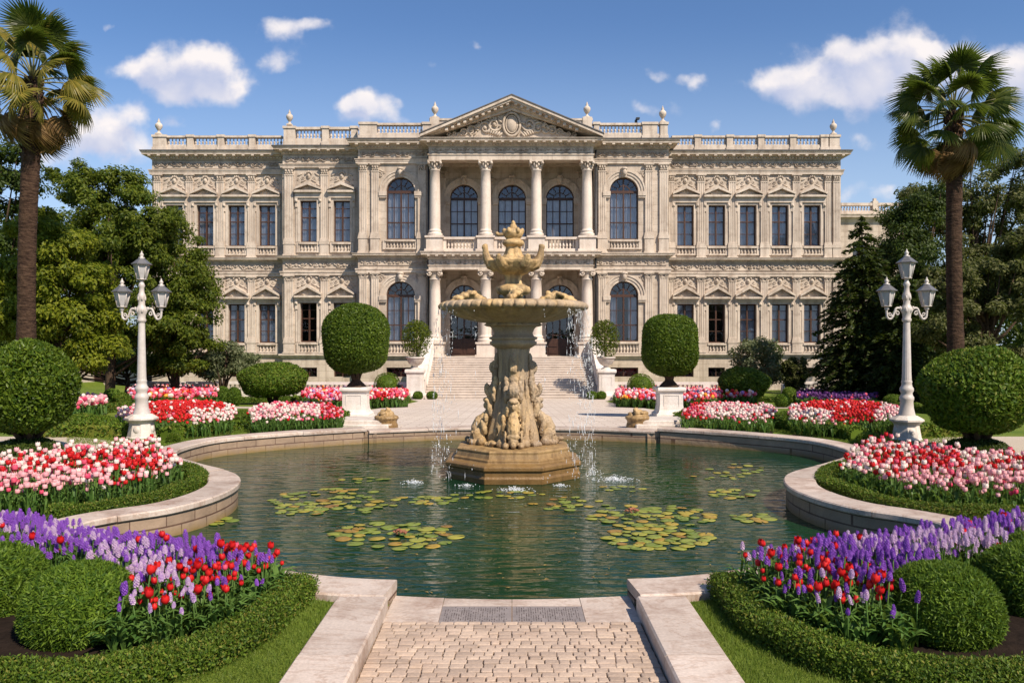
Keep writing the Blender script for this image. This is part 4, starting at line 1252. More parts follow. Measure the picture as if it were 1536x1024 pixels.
struct(sheet('forecourt', poly, .006, M['paving'], 1.5))
# gravel walks
for s in (-1, 1):
    P = [gp(x, y) for x, y in ((-260,655),(105,655),(190,663),(150,672),(60,690),(-260,700))]
    if s > 0: P = mirror(P)
    struct(sheet('gravel_path', P, .008, M['gravel'], 1.0))
    P = [gp(x, y) for x, y in ((-200,618.5),(120,613.8),(340,609.5),(420,610.5),(530,612),(530,614),(420,613),(330,612.4),(120,618),(-200,624))]
    if s > 0: P = mirror(P)
    struct(sheet('gravel_path', P, .008, M['gravel'], 1.0))

# ------------------------------------------------------------------ fountain
FX, FY = 0.02, 12.75
def fountain_material(grey=False):
    m, nt, b = base_mat('weathered_limestone' if grey else 'golden_limestone', .62, .35)
    p = pos_of(nt)
    sp = node(nt, 'ShaderNodeSeparateXYZ', {0: p})
    n = noise_n(nt, p, 2.3, 8, .68)
    c = mix(nt, ramp(nt, n, [(.32,(0,0,0)),(.66,(1,1,1))]), (.62,.445,.225), (.38,.245,.105))
    s = noise_n(nt, pos_of(nt, (5,5,.8)), 1.6, 7, .65)
    c = mix(nt, math_n(nt,'MULTIPLY', ramp(nt, s, [(.46,(0,0,0)),(.62,(1,1,1))]), .72), c, (.12,.08,.045))
    g = noise_n(nt, p, 34, 5, .6)
    if grey: c = mix(nt, ramp(nt, noise_n(nt, p, 1.1, 5), [(.35,(0,0,0)),(.6,(1,1,1))]), c, mix(nt, n, (.45,.355,.255), (.225,.165,.11)))
    c = mix(nt, .45, c, ramp(nt, g, [(.28,(.5,.5,.5)),(.72,(1.35,1.33,1.28))]), 'MULTIPLY')
    # wet, algae-brown band near the water
    f = math_n(nt, 'MULTIPLY_ADD', n, .35, sp.outputs[2])
    wet = ramp(nt, math_n(nt, 'ADD', f, .2), [(.40,(1,1,1)),(.92,(0,0,0))])
    c = mix(nt, math_n(nt,'MULTIPLY', wet, .9), c, mix(nt, n, (.23,.12,.030), (.055,.038,.02)))
    nt.links.new(c, b.inputs['Base Color'])
    nt.links.new(math_n(nt, 'MULTIPLY_ADD', wet, -.35, .66), b.inputs['Roughness'])
    nt.links.new(bump_n(nt, math_n(nt,'MULTIPLY_ADD', g, .4, n), .45, .03), b.inputs['Normal'])
    return m
M['fount'] = fountain_material(); M['fount2'] = fountain_material(True)
ft = thing('fountain', 'tall golden limestone fountain with one wide scalloped bowl on a carved pedestal', 'fountain', (FX, FY, WATER))

def remeshed(mb, name, voxel, parent, mat, amp=.012, freq=9.0, smooth=2, keep=1.0):
    o = mb.build(name, mat)
    md = o.modifiers.new('r', 'REMESH'); md.mode = 'VOXEL'; md.voxel_size = voxel; md.use_smooth_shade = True
    if smooth:
        sm = o.modifiers.new('s', 'SMOOTH'); sm.factor = .5; sm.iterations = smooth
    dg = bpy.context.evaluated_depsgraph_get(); dg.update()
    me = bpy.data.meshes.new_from_object(o.evaluated_get(dg))
    old = o.data; bpy.data.objects.remove(o); bpy.data.meshes.remove(old)
    me.name = name
    if amp:
        n = len(me.vertices); co = np.empty(n*3, np.float32); me.vertices.foreach_get('co', co); co = co.reshape(-1,3)
        no = np.empty(n*3, np.float32); me.vertices.foreach_get('normal', no); no = no.reshape(-1,3)
        d = np.array([noise.fractal(Vector(c)*freq, 1.0, 2.0, 3) for c in co.tolist()], np.float32)
        co += no*(d*amp)[:,None]
        me.vertices.foreach_set('co', co.ravel()); me.update()
    me.polygons.foreach_set('use_smooth', np.ones(len(me.polygons), bool))
    me.materials.clear(); me.materials.append(mat)
    o = bpy.data.objects.new(name, me); COL.objects.link(o)
    if parent: o.parent = parent
    return o
zz = lambda z: z-WATER     # heights below are given above the path level

mb = MB(); rot = PI/8; k8 = 1/math.cos(PI/8)
prof = [(1.0,-.6),(1.0,-.22),(1.04,-.2),(1.05,-.12),(1.03,-.09),(1.03,-.02),(1.06,.0),(1.06,.05),(1.03,.075),(.94,.09),(.93,.10),(.93,.13),(.90,.15),(.88,.215),(.885,.25),(.86,.27),(.55,.275)]
mb.lathe([(r*k8*.985, zz(z)) for r, z in prof], 0, 0, 8, 0, False, rot=rot)
o = mb.build('base', M['fount'], ft)
bv = o.modifiers.new('b', 'BEVEL'); bv.width = .012; bv.segments = 2; bv.limit_method = 'ANGLE'; bv.angle_limit = R(30)

def cl(r, z, a): return (r*math.cos(a), r*math.sin(a), zz(z))
mb = MB()
mb.lathe([(r, zz(z)) for r, z in [(.43,.26),(.41,.45),(.345,.7),(.29,1.0),(.25,1.3),(.232,1.55),(.235,1.72),(.25,1.80)]], 0, 0, 96, 0, True,
         mod=lambda a, r, z: r*(1+.035*math.cos(16*a)+.05*math.cos(4*a)))
mb.lathe([(r, zz(z)) for r, z in [(.27,1.79),(.34,1.83),(.375,1.865),(.375,1.895),(.345,1.905),(.345,1.925),(.385,1.94),(.385,1.965),(.33,1.985),(.30,2.03),(.33,2.10),(.40,2.17),(.35,2.2)]], 0, 0, 64, 0, True,
         mod=lambda a, r, z: r*(1+(.02*math.cos(16*a) if z > zz(1.99) else .0)))
mb.build('pedestal', M['fount2'], ft)

rr = random.Random(11)
def spiral(mb, r0, z0, a, rad, th, turns=1.4, dirn=1, start=0.0, wide=1.6):
    """volute in the plane through the axis at angle a"""
    n = 22; pts = []; rd = []
    for i in range(n+1):
        t = i/n; q = rad*(1-.82*t); an = start+2*PI*turns*t*dirn
        pts.append(cl(r0+q*math.cos(an), z0+q*math.sin(an), a)); rd.append(th*(1-.35*t))
    mb.tube(pts, rd, 7)
    for sft in (-.5, .5):
        ex = Vector((-math.sin(a), math.cos(a), 0))*th*wide*sft
        mb.tube([tuple(Vector(p)+ex) for p in pts], [q*.9 for q in rd], 7)
    c = Vector(cl(r0, z0, a)); ex = Vector((-math.sin(a), math.cos(a), 0))
    mb.tube([tuple(c-ex*th*wide*1.1), tuple(c+ex*th*wide*1.1)], th*.9, 8)
def ellr(mb, r, z, a, size, tang=0.0, tilt=0.0):
    """ellipsoid at radius r, size = (radial, tangential, vertical), shifted tangentially"""
    Mx = Matrix.Rotation(a, 3, 'Z') @ Matrix.Rotation(tilt, 3, 'Y')
    p = Vector(cl(r, z, a))+Vector((-math.sin(a), math.cos(a), 0))*tang
    mb.ell(tuple(p), size, 12, 8, 0, True, Mx)
ca = MB()
for k in range(8):
    a = -PI/2 + k*PI/4
    if k % 2 == 0:
        # upper volute, leaf drop, mask and curling dolphin at the foot
        spiral(ca, .335, 1.50, a, .085, .038, 1.3, 1, -1.2)
        ellr(ca, .30, 1.62, a, (.05,.06,.10)); ellr(ca, .33, 1.38, a, (.06,.075,.10))
        for i, (r, z, s) in enumerate(((.335,1.30,.085),(.36,1.22,.075),(.385,1.14,.10),(.40,1.04,.095))):
            ellr(ca, r, z, a, (s*.8, s*1.05, s*.95))
            for t in (-1, 1): ellr(ca, r-.02, z-.02, a, (.045,.05,.09), t*(s+.045), .2)
        spiral(ca, .43, 1.12, a, .10, .05, 1.25, -1, 1.2, 1.9)
        ellr(ca, .47, .90, a, (.10,.115,.14)); ellr(ca, .56, .88, a, (.05,.04,.05)); ellr(ca, .53, .97, a, (.07,.10,.045))
        for t in (-1, 1): ellr(ca, .50, .93, a, (.04,.04,.05), t*.085); ellr(ca, .46, .80, a, (.07,.05,.12), t*.12, .3)
        # dolphin: head down, body arched, tail up the pedestal
        pts = [cl(.80,.38,a), cl(.76,.50,a), cl(.68,.60,a), cl(.59,.66,a), cl(.52,.74,a), cl(.47,.84,a)]
        ca.tube(pts, [.07,.125,.135,.12,.09,.05], 10)
        ellr(ca, .80, .37, a, (.10,.105,.08)); ellr(ca, .89, .325, a, (.07,.06,.045)); ellr(ca, .83, .45, a, (.05,.14,.05))
        for t in (-1, 1):
            ellr(ca, .70, .42, a, (.13,.035,.12), t*.16, -.5); ellr(ca, .78, .31, a, (.13,.07,.055), t*.15); ellr(ca, .64, .33, a, (.1,.1,.075), t*.24)
            ellr(ca, .60, .55, a, (.06,.06,.13), t*.19, .4); ellr(ca, .56, .70, a, (.055,.05,.075), t*.20)
    else:
        # small shell and leaf between the groups
        ellr(ca, .60, .31, a, (.10,.12,.06)); ellr(ca, .50, .42, a, (.05,.06,.14), 0, .2)
        for i in range(5): ellr(ca, .66, .30, a, (.06,.02,.05), (i-2)*.05)
        ellr(ca, .40, .70, a, (.025,.03,.20)); ellr(ca, .345, 1.15, a, (.02,.025,.22))
ca.v = [(x*q, y*q, z) for x, y, z in ca.v for q in (.775+.10*max(0,min(1,(z-1.0)/.6)),)]
for i in range(14):
    a = rr.uniform(0, 2*PI); z = rr.uniform(.28,.36); ellr(ca, rr.uniform(.5,.80), z, a, (rr.uniform(.03,.07), rr.uniform(.03,.07), rr.uniform(.03,.06)))
remeshed(ca, 'carved_dolphins', .0095, ft, M['fount2'], .006, 26.0, 0)

mb = MB()
def bowl_mod(a, r, z):
    zr = z+WATER
    if zr < 2.39: return r*(1+.05*abs(math.cos(11*a))-.025)
    if zr < 2.54 and r > 1.02:
        p = (a*44/(2*PI)) % 1.0; d = min(p, 1-p); return r-.05*math.exp(-(d/.10)**2)+.012*math.sin(a*3+1)*0
    return r
NB = 440
mb.lathe([(r, zz(z)) for r, z in [(.30,2.12),(.42,2.14),(.46,2.165),(.42,2.19),(.60,2.215),(.80,2.265),(.97,2.335),(1.06,2.385),(1.10,2.392),(1.15,2.395),(1.19,2.42),(1.195,2.46),(1.165,2.50),(1.10,2.525),(1.0,2.525),(.96,2.50),(.8,2.46),(.3,2.44),(.01,2.44)]], 0, 0, NB, 0, True, mod=bowl_mod)
ow = mb.build('bowl', M['fount2'], ft)
mb = MB(); mb.lathe([(.97,zz(2.485)),(.3,zz(2.487)),(.01,zz(2.487))], 0, 0, 40); mb.build('bowl_water', M['water'], ow)
mb = MB()
mb.lathe([(r, zz(z)) for r, z in [(.19,2.44),(.19,2.56),(.15,2.60),(.16,2.63),(.25,2.66),(.275,2.71),(.26,2.765),(.2,2.79),(.14,2.82),(.125,2.88),(.14,2.94),(.17,2.97)]], 0, 0, 40, 0, True, mod=lambda a, r, z: r*(1+.02*math.cos(8*a)))
mb.build('stem', M['fount'], ft)
mb = MB()
lob = lambda a, r, z: r*(1+.17*(abs(math.cos(3*a))**1.3-.45)*min(1, max(0, (z+WATER-2.95)/.15)))
mb.lathe([(r, zz(z)) for r, z in [(.15,2.95),(.23,2.99),(.31,3.06),(.375,3.14),(.385,3.18),(.35,3.20),(.27,3.19),(.19,3.22),(.14,3.28),(.115,3.36),(.105,3.42),(.12,3.45)]], 0, 0, 72, 0, True, mod=lob)
for a in (0.0, PI, PI/3, 2*PI/3, 4*PI/3, 5*PI/3):
    big = a in (0.0, PI)
    h = .30 if big else .10
    pts = [cl(.26,3.09,a), cl(.36,3.13,a), cl(.415,3.15+h*.22,a), cl(.44,3.15+h*.5,a), cl(.445,3.15+h*.78,a), cl(.425,3.15+h,a)]
    mb.tube(pts, [.10,.095,.07,.055,.045,.02], 10)
    if big: ellr(mb, .455, 3.15+h*.83, a, (.05,.045,.055))
mb.lathe([(r, zz(z)) for r, z in [(.10,3.40),(.16,3.43),(.175,3.46),(.165,3.495),(.12,3.515),(.10,3.53),(.13,3.57),(.145,3.62),(.125,3.67),(.10,3.69),(.06,3.71),(.055,3.74),(.03,3.77),(.035,3.79),(.01,3.83)]], 0, 0, 36, 0, True, mod=lambda a, r, z: r*(1+(.09*abs(math.cos(4*a)) if z > zz(3.52) else 0)))
for k in range(6): a = k*PI/3; ellr(mb, .145, 3.655, a, (.035,.035,.05))
ellr(mb, .2, 3.60, PI, (.07,.025,.03)); ellr(mb, .26, 3.62, PI, (.03,.03,.03))
remeshed(mb, 'finial_vase', .0085, ft, M['fount'], .003, 22.0, 3)
mb = MB()
for s in (0.0, PI, PI*.5, PI*1.5):
    for i in range(12):
        t = i/11
        ellr(mb, .95-.55*t, 2.53+.11*math.sin(PI*min(1,t*1.1))+rr.uniform(-.02,.03), s, (.08, rr.uniform(.05,.10), rr.uniform(.035,.065)), rr.uniform(-.07,.07), rr.uniform(-.4,.4))
    ellr(mb, .62, 2.60, s, (.09,.08,.08)); ellr(mb, .72, 2.64, s, (.06,.05,.035), .03, -.5); ellr(mb, .55, 2.66, s, (.05,.04,.05), -.03)
    ellr(mb, .86, 2.57, s, (.1,.06,.05))
remeshed(mb, 'bowl_dolphins', .014, ft, M['fount'], .012, 18.0, 1)

# ---- falling water, splashes
def drops_material():
    m, nt, b = base_mat('water_drops', .08, .5)
    b.inputs['Base Color'].default_value = (.85,.88,.9,1)
    t = nt.nodes.new('ShaderNodeBsdfTransparent')
    ms = node(nt, 'ShaderNodeMixShader', {0: .55, 1: t.outputs[0], 2: b.outputs[0]})
    nt.links.new(ms.outputs[0], nt.nodes['Material Output'].inputs[0])
    return m
M['drops'] = drops_material()
def drop_mesh(name, P, S, label=None):
    oc = np.array([(1,0,0),(-1,0,0),(0,1,0),(0,-1,0),(0,0,1),(0,0,-1)], float)
    f = np.array([(0,2,4),(2,1,4),(1,3,4),(3,0,4),(2,0,5),(1,2,5),(3,1,5),(0,3,5)])
    P = np.array(P); S = np.array(S); n = len(P)
    v = (oc[None]*S[:,None,:]+P[:,None,:]).reshape(-1,3)
    F_ = (f[None]+6*np.arange(n)[:,None,None]).reshape(-1,3)
    return np_mesh(name, v, F_, M['drops'], None, None, True)
P = []; S = []
for a0, n, rr0, spread in ((-.35,80,1.16,.05),(-.62,130,1.15,.10),(-.78,60,1.15,.05),(-.15,45,1.17,.05),(PI+.2,60,1.17,.06),(PI+.45,100,1.15,.12),(PI+.7,50,1.15,.05),(-1.2,16,1.16,.03),(PI+1.1,12,1.16,.03),
                            (.3,40,1.15,.05),(PI-.3,40,1.15,.05)):
    for i in range(int(n*2.2)):
        t = rr.random(); z = 2.38-2.55*t**1.2
        r = rr0+.02+.10*math.sqrt(t)+rr.gauss(0,.012); a = a0+rr.gauss(0, spread*(.5+t))
        q = rr.uniform(.003,.007)
        P.append((FX+r*math.cos(a), FY+r*math.sin(a), max(z, WATER))); S.append((q*.8, q*.8, q*rr.uniform(5,16)) if rr.random() < .3 else (q, q, q*rr.uniform(1.2,3)))
struct_w = tag(drop_mesh('falling_water', P, S), kind='stuff')
P = []; S = []
for (px, py, w, n, hgt) in ((772,735,.26,220,.055),(922,720,.30,380,.08),(890,712,.15,90,.20),(621,724,.20,150,.05),(840,728,.15,70,.04),(700,728,.15,70,.04)):
    D = (H-WATER)*F/(py-512); X = PX(px, D)
    for i in range(n):
        a = rr.uniform(0,2*PI); r = abs(rr.gauss(0,.5))*w
        z = WATER+abs(rr.gauss(0,.4))*hgt*max(0,1-r/w*.6)
        q = rr.uniform(.004,.010)
        P.append((X+r*math.cos(a), D+r*.7*math.sin(a), z)); S.append((q*1.4, q, q*.8))
tag(drop_mesh('splash', P, S), kind='stuff')

# ---- water lilies
def pad_material():
    m, nt, b = base_mat('lily_pad', .35, .5)
    ob = nt.nodes.new('ShaderNodeObjectInfo').outputs['Random']
    c = ramp(nt, ob, [(0,(.13,.18,.025)),(.35,(.21,.245,.035)),(.6,(.30,.28,.04)),(.85,(.35,.23,.03)),(1,(.22,.115,.03))])
    n = noise_n(nt, pos_of(nt), 14, 5, .6)
    c = mix(nt, .55, c, ramp(nt, n, [(.3,(.55,.6,.45)),(.7,(1.25,1.2,1.1))]), 'MULTIPLY')
    nt.links.new(c, b.inputs['Base Color']); nt.links.new(bump_n(nt, n, .3, .01), b.inputs['Normal'])
    return m
M['pad'] = pad_material()
M['lily'] = plain_mat('withered_lily', (.30,.12,.07), .7, .2, .5, 20.0)
pads = []
for q in range(4):
    mb = MB(); n = 20; rq = random.Random(q); notch = .16
    an = [notch+(2*PI-2*notch)*i/(n-1) for i in range(n)]
    ph = rq.uniform(0,6)
    out = [(math.cos(a)*(1+.05*math.sin(3*a+ph)), math.sin(a)*(1+.05*math.sin(2*a+ph)), .006+.014*max(0,math.sin(2*a+ph))) for a in an]
    mid = [(x*.55, y*.55, .004) for x, y, z in out]
    vs = [(.04,0,.0)]+mid+out+[(x,y,z-.012) for x,y,z in out]
    fs = [(0,1+i,2+i) for i in range(n-1)]+[(1+i,1+n+i,2+n+i,2+i) for i in range(n-1)]+[(1+n+i,1+2*n+i,2+2*n+i,2+n+i) for i in range(n-1)]
    mb.add(vs, fs, 0, True)
    me = mb.build('lily_pad', M['pad']); pads.append(me.data); bpy.data.objects.remove(me)
LILY = [  # photo ellipse on the water: cx, cy, half width, half height, count, pad radius, where
    (500,752,96,19,54,.085,'drifting left of the fountain base in a long pale raft'),
    (597,803,98,20,44,.092,'in the round raft with a brown dead bloom'),
    (650,747,50,9,18,.075,'in a small orange-tinged patch just left in front of the fountain'),
    (757,742,58,6,16,.075,'in the thin strip under the front splash of the fountain'),
    (850,755,62,10,18,.08,'in the patch before the fountain, right of the front splash'),
    (975,775,95,17,50,.085,'in the wide olive raft right of the fountain'),
    (985,807,78,18,46,.082,'in the orange and yellow raft nearest the path on the right'),
    (1102,740,42,8,14,.085,'in the flat round patch by the right-hand bend of the pool wall'),
    (1130,777,38,7,10,.08,'in the small orange patch towards the right-hand hyacinths'),
    (1100,704,48,8,14,.075,'in the far right patch near the white red-centred bed'),
    (1075,716,40,5,8,.07,'in the narrow far strip right of the fountain'),
    (330,782,26,5,6,.085,'alone under the left-hand bend of the pool wall'),
    (545,719,38,5,8,.07,'in the faint strip in the shade left of the fountain base'),
    (455,768,36,6,9,.075,'in the trailing edge of the pale raft on the left'),
    (930,733,40,5,8,.07,'in the thin strip below the right splash'),
]
rr = random.Random(5)
for cx, cy, hw, hh, n, pr, where in LILY:
    placed = []
    tries = 0
    while len(placed) < n and tries < n*60:
        tries += 1
        a = rr.uniform(0,2*PI); q = math.sqrt(rr.random())
        px, py = cx+hw*q*math.cos(a), cy+hh*q*math.sin(a)
        D = (H-WATER)*F/(py-512); X = PX(px, D); r = pr*rr.uniform(.65,1.2)
        if any((X-x)**2+(D-y)**2 < ((r+r2)*.70)**2 for x, y, r2 in placed): continue
        if math.hypot(X-FX, D-FY) < 1.16+r: continue
        placed.append((X, D, r))
        o = bpy.data.objects.new('lily_pad', pads[rr.randrange(4)]); COL.objects.link(o)
        o.location = (X, D, WATER+.004+rr.uniform(0,.006)); o.scale = (r, r*rr.uniform(.9,1.05), r*rr.uniform(.5,1.3))
        o.rotation_euler = (rr.gauss(0,.03), rr.gauss(0,.03), rr.uniform(0,2*PI))
        tag(o, 'lily pad '+where, 'lily pad', 'lily pads '+where)
for px, py, lab in ((599,803,'brown withered lily bloom in the middle of the left raft of pads'), (948,770,'pale pink-brown lily bloom among the olive pads right of the fountain')):
    D = (H-WATER)*F/(py-512); X = PX(px, D); mb = MB()
    for i in range(40):
        a = rr.uniform(0,2*PI); r = rr.uniform(.01,.085)
        mb.ell((X+r*math.cos(a), D+r*math.sin(a), WATER+.03+(.09-r)*.4), (rr.uniform(.012,.03),rr.uniform(.006,.014),rr.uniform(.006,.014)), 6, 4, 0, True, Matrix.Rotation(a,3,'Z') @ Matrix.Rotation(-.5,3,'Y'))
    tag(mb.build('water_lily', M['lily']), lab, 'water lily')

# bits of leaf and petal drifting on the water
rr = random.Random(77); P = []; Nn = []
M['litter'] = plain_mat('drifting_leaf_litter', (.34,.25,.06), .6, .3, .6, 30.0, (.15,.08,.03))
V = []; Fq = []
for i in range(150):
    py = rr.uniform(700, 890); D = (H-WATER)*F/(py-512); X = rr.gauss(0, 1.3) if D < 7.5 else rr.uniform(-3.0, 3.0)
    if abs(X) > .8+(D-6)*1.2 or math.hypot(X-FX, D-FY) < 1.2: continue
    a = rr.uniform(0, 2*PI); L = rr.uniform(.010,.028); W = L*rr.uniform(.3,.6); n = len(V)
    V += [(X-L*math.cos(a), D-L*math.sin(a), WATER+.004), (X+W*math.sin(a), D-W*math.cos(a), WATER+.009), (X+L*math.cos(a), D+L*math.sin(a), WATER+.005), (X-W*math.sin(a), D+W*math.cos(a), WATER+.008)]; Fq.append((n,n+1,n+2,n+3))
tag(np_mesh('leaf_litter', V, Fq, M['litter']), kind='stuff')

# ------------------------------------------------------------------ street lamps
M['lamp'] = plain_mat('old_white_lamp_paint', (.52,.475,.435), .45, .4, .35, 7.0, (.42,.37,.33))
M['lampbase'] = stone_mat('lamp_base_stone', (.66,.61,.55), (.52,.46,.40), (.32,.24,.18), .5, bump=.2, streak=.5, big=2.0)
M['lamproof'] = plain_mat('grey_lamp_roof', (.17,.165,.165), .4, .5, .35, 6.0, metal=.3)
def lantern(parent, cx, z0, s=1.0):
    """hexagonal lantern standing on z0"""
    mb = MB(); z1 = z0+.40*s; r0, r1 = .105*s, .18*s
    P = lambda k, r, z: (cx+r*math.cos(k*PI/3+PI/6), r*math.sin(k*PI/3+PI/6), z)
    for k in range(6): mb.tube([P(k,r0,z0+.05*s), P(k,r1,z1)], .013*s, 5)
    for r, z in ((r0,z0+.05*s),(r1,z1)): mb.tube([P(k,r,z) for k in range(7)], .015*s, 5)
    mb.lathe([(.03*s,z0-.02*s),(.05*s,z0),(.045*s,z0+.02*s),(r0,z0+.04*s),(r0,z0+.055*s)], cx, 0, 6, 0, False, rot=PI/6)
    o = mb.build('lantern', M['lamp'], parent)
    mb = MB(); mb.lathe([(r0*.93,z0+.056*s),(r1*.95,z1)], cx, 0, 6, 0, False, rot=PI/6); mb.build('glass', M['milk'], o)
    mb = MB(); mb.lathe([(r1*1.05,z1+.001),(r1*1.32,z1+.005),(r1*1.34,z1+.025*s),(r1*1.12,z1+.05*s),(r1*.72,z1+.115*s),(r1*.45,z1+.15*s),(r1*.42,z1+.17*s)], cx, 0, 6, 0, False, rot=PI/6)
    mb.build('lantern_roof', M['lamproof'], o)
    mb = MB(); mb.lathe([(.07*s,z1+.165*s),(.075*s,z1+.185*s),(.03*s,z1+.2*s),(.045*s,z1+.235*s),(.05*s,z1+.26*s),(.028*s,z1+.29*s),(.015*s,z1+.31*s),(.02*s,z1+.325*s),(.003,z1+.35*s)], cx, 0, 12)
    mb.build('lantern_finial', M['lamp'], o)
def make_lamp(name, label, loc):
    t = thing(name, label, 'street lamp', loc, 0, 'three-lantern street lamps beside the pool')
    mb = MB()
    k = 1/math.cos(PI/8)
    mb.lathe([(r*k,z) for r, z in [(.26,-.1),(.26,.03),(.24,.05),(.205,.28),(.205,.30),(.24,.34),(.285,.375),(.285,.405),(.25,.43),(.17,.48)]], 0, 0, 8, 0, False, rot=PI/8)
    for a in range(4): mb.ell((.215*math.cos(a*PI/2), .215*math.sin(a*PI/2), .18), (.03 if a % 2 == 0 else .07, .07 if a % 2 == 0 else .03, .07), 9, 6)
    mb.build('pedestal', M['lampbase'], t)
    mb = MB()
    mb.lathe([(r,z) for r, z in [(.18,.45),(.15,.54),(.125,.66),(.115,.80),(.13,.84),(.13,.89),(.11,.92),(.10,.97),(.125,1.02),(.125,1.07),(.10,1.11),(.09,1.17),(.10,1.2),(.085,1.24)]], 0, 0, 24)
    mb.lathe([(.086,1.23),(.080,1.4),(.060,2.40),(.058,2.44)], 0, 0, 64, 0, True, mod=lambda a, r, z: r*(1+.05*abs(math.cos(8*a))-.03))
    mb.lathe([(r,z) for r, z in [(.066,2.43),(.085,2.46),(.085,2.49),(.07,2.52),(.08,2.6),(.10,2.66),(.105,2.71),(.085,2.75),(.06,2.80),(.065,2.9),(.08,2.95),(.075,3.0),(.05,3.06),(.045,3.16),(.065,3.2),(.05,3.24),(.035,3.28)]], 0, 0, 24)
    for k in range(6):
        a = k*PI/3
        mb.ell((.085*math.cos(a), .085*math.sin(a), 2.68), (.03,.03,.06), 7, 5); mb.ell((.07*math.cos(a), .07*math.sin(a), 2.93), (.022,.022,.05), 6, 5)
    mb.v = [(x, y, z*.935) for x, y, z in mb.v]
    mb.build('pole', M['lamp'], t)
    for s in (-1, 1):
        mb = MB()
        pts = catmull([(s*.06,0,2.58),(s*.13,0,2.70),(s*.22,0,2.71),(s*.27,0,2.60),(s*.33,0,2.50),(s*.40,0,2.52),(s*.42,0,2.62),(s*.42,0,2.70)], 6)
        mb.tube([tuple(p) for p in pts], [.024]*len(pts), 8)
        sp = [(s*(.20+.055*(1-.75*i/16)*math.cos(2*PI*1.2*i/16)), 0, 2.61+.055*(1-.75*i/16)*math.sin(2*PI*1.2*i/16)) for i in range(17)]
        mb.tube(sp, .014, 6)
        sp = [(s*(.355+.04*(1-.7*i/16)*math.cos(2*PI*1.2*i/16)), 0, 2.585+.04*(1-.7*i/16)*math.sin(2*PI*1.2*i/16)) for i in range(17)]
        mb.tube(sp, .011, 6)
        mb.ell((s*.30,0,2.55), (.04,.025,.03), 8, 5); mb.ell((s*.135,0,2.72), (.03,.03,.04), 8, 5); mb.lathe([(.03,2.68),(.05,2.7),(.03,2.72)], s*.42, 0, 10)
        mb.v = [(x*.917, y, z*.935) for x, y, z in mb.v]
        mb.build('arm', M['lamp'], t)
        lantern(t, s*.385, 2.54, .80)
    lantern(t, 0, 3.08, .80)
    return t
def lamp_at(px, py, D, label, s):
    t = make_lamp('street_lamp', label, (PX(px, D), D, 0)); t.scale = (s,)*3
    return t
lamp_at(212.5, 657, 15.72, 'white three-lantern street lamp beside the large clipped tree on the left', 1)
lamp_at(1360, 660, 15.4, 'white three-lantern street lamp beside the large clipped tree on the right', 1)

# ------------------------------------------------------------------ pedestals with clipped trees, pots
def make_pedestal(name, label, loc, w, h, steps=True):
    t = thing(name, label, 'pedestal', loc)
    mb = MB(); a = w/2; z = -.05
    if steps: mb.box(-a*1.42, a*1.42, -a*1.42, a*1.42, -.3, h*.06); z = h*.06
    # concave-flared die
    prof = [(1.30,z),(1.30,h*.13),(1.22,h*.16),(1.12,h*.19),(1.02,h*.28),(.97,h*.45),(.97,h*.78),(1.0,h*.84),(1.14,h*.885),(1.18,h*.90),(1.18,h*.965),(1.14,h)]
    mb.lathe([(r*a*math.sqrt(2), q) for r, q in prof], 0, 0, 4, 0, False, rot=PI/4)
    o = mb.build('die', M['white'], t)
    mb = MB(); q = a*.97
    for sx, sy in ((0,-1),(1,0),(-1,0),(0,1)):
        for (u0,u1,z0,z1) in ((-.66,.66,h*.74,h*.77),(-.66,.66,h*.30,h*.33),(-.66,-.60,h*.33,h*.74),(.60,.66,h*.33,h*.74)):
            if sx == 0: mb.box(u0*a, u1*a, sy*q-.012, sy*q+.012, z0, z1)
            else: mb.box(sx*q-.012, sx*q+.012, u0*a, u1*a, z0, z1)
    mb.build('panel_moulding', M['white'], t)
    return t
PEDS = []
for px, nm in ((534,'left'), (1004,'right')):
    x, y = gp(px, 623)
    y = 22.5; x = PX(px, y)
    make_pedestal('pedestal', 'white marble pedestal under the round clipped tree on the %s side of the forecourt' % nm, (x, y, G(y)), .66, .86)
    PEDS.append((x, y, G(y)+.86, nm))
    # low stone platform and carved stone by the water
    s = -1 if nm == 'left' else 1
    t = thing('stone_platform', 'low pale stone platform at the pool edge below the %s pedestal' % nm, 'platform', (0,0,0))
    mb = MB(); xa, xb = sorted((s*2.75, s*3.85)); mb.cbox(xa, xb, 17.55, 18.5, -.1, .17, .02); mb.cbox(xa-.07*(s<0)+(-.05 if s>0 else 0), xb+.05, 17.4, 17.549, -.1, .09, .015); mb.build('block', M['lampbase'], t)
    mb = MB()
    rr = random.Random(31+s)
    bx = s*2.78
    mb.lathe([(.25,-.05),(.25,.06),(.22,.1),(.24,.17),(.27,.2),(.26,.25),(.1,.27)], bx, 17.75, 14)
    for i in range(12):
        a = rr.uniform(0,2*PI); r = rr.uniform(0,.17); mb.ell((bx+r*math.cos(a), 17.75+r*math.sin(a), .28+rr.uniform(0,.09)*(1-r*3)), (rr.uniform(.05,.1),rr.uniform(.05,.1),rr.uniform(.03,.06)), 8, 6)
    mb.ell((bx-s*.04, 17.72, .38), (.07,.06,.06), 8, 6); mb.tube([(bx-s*.04,17.72,.38),(bx-s*.0,17.68,.46)], [.04,.012], 6)
    o = remeshed(mb, 'stone_ornament', .018, None, M['fount'], .012, 14.0, 1)
    tag(o, 'weathered carved stone lump on a round block at the %s end of the pool threshold' % nm, 'carving')
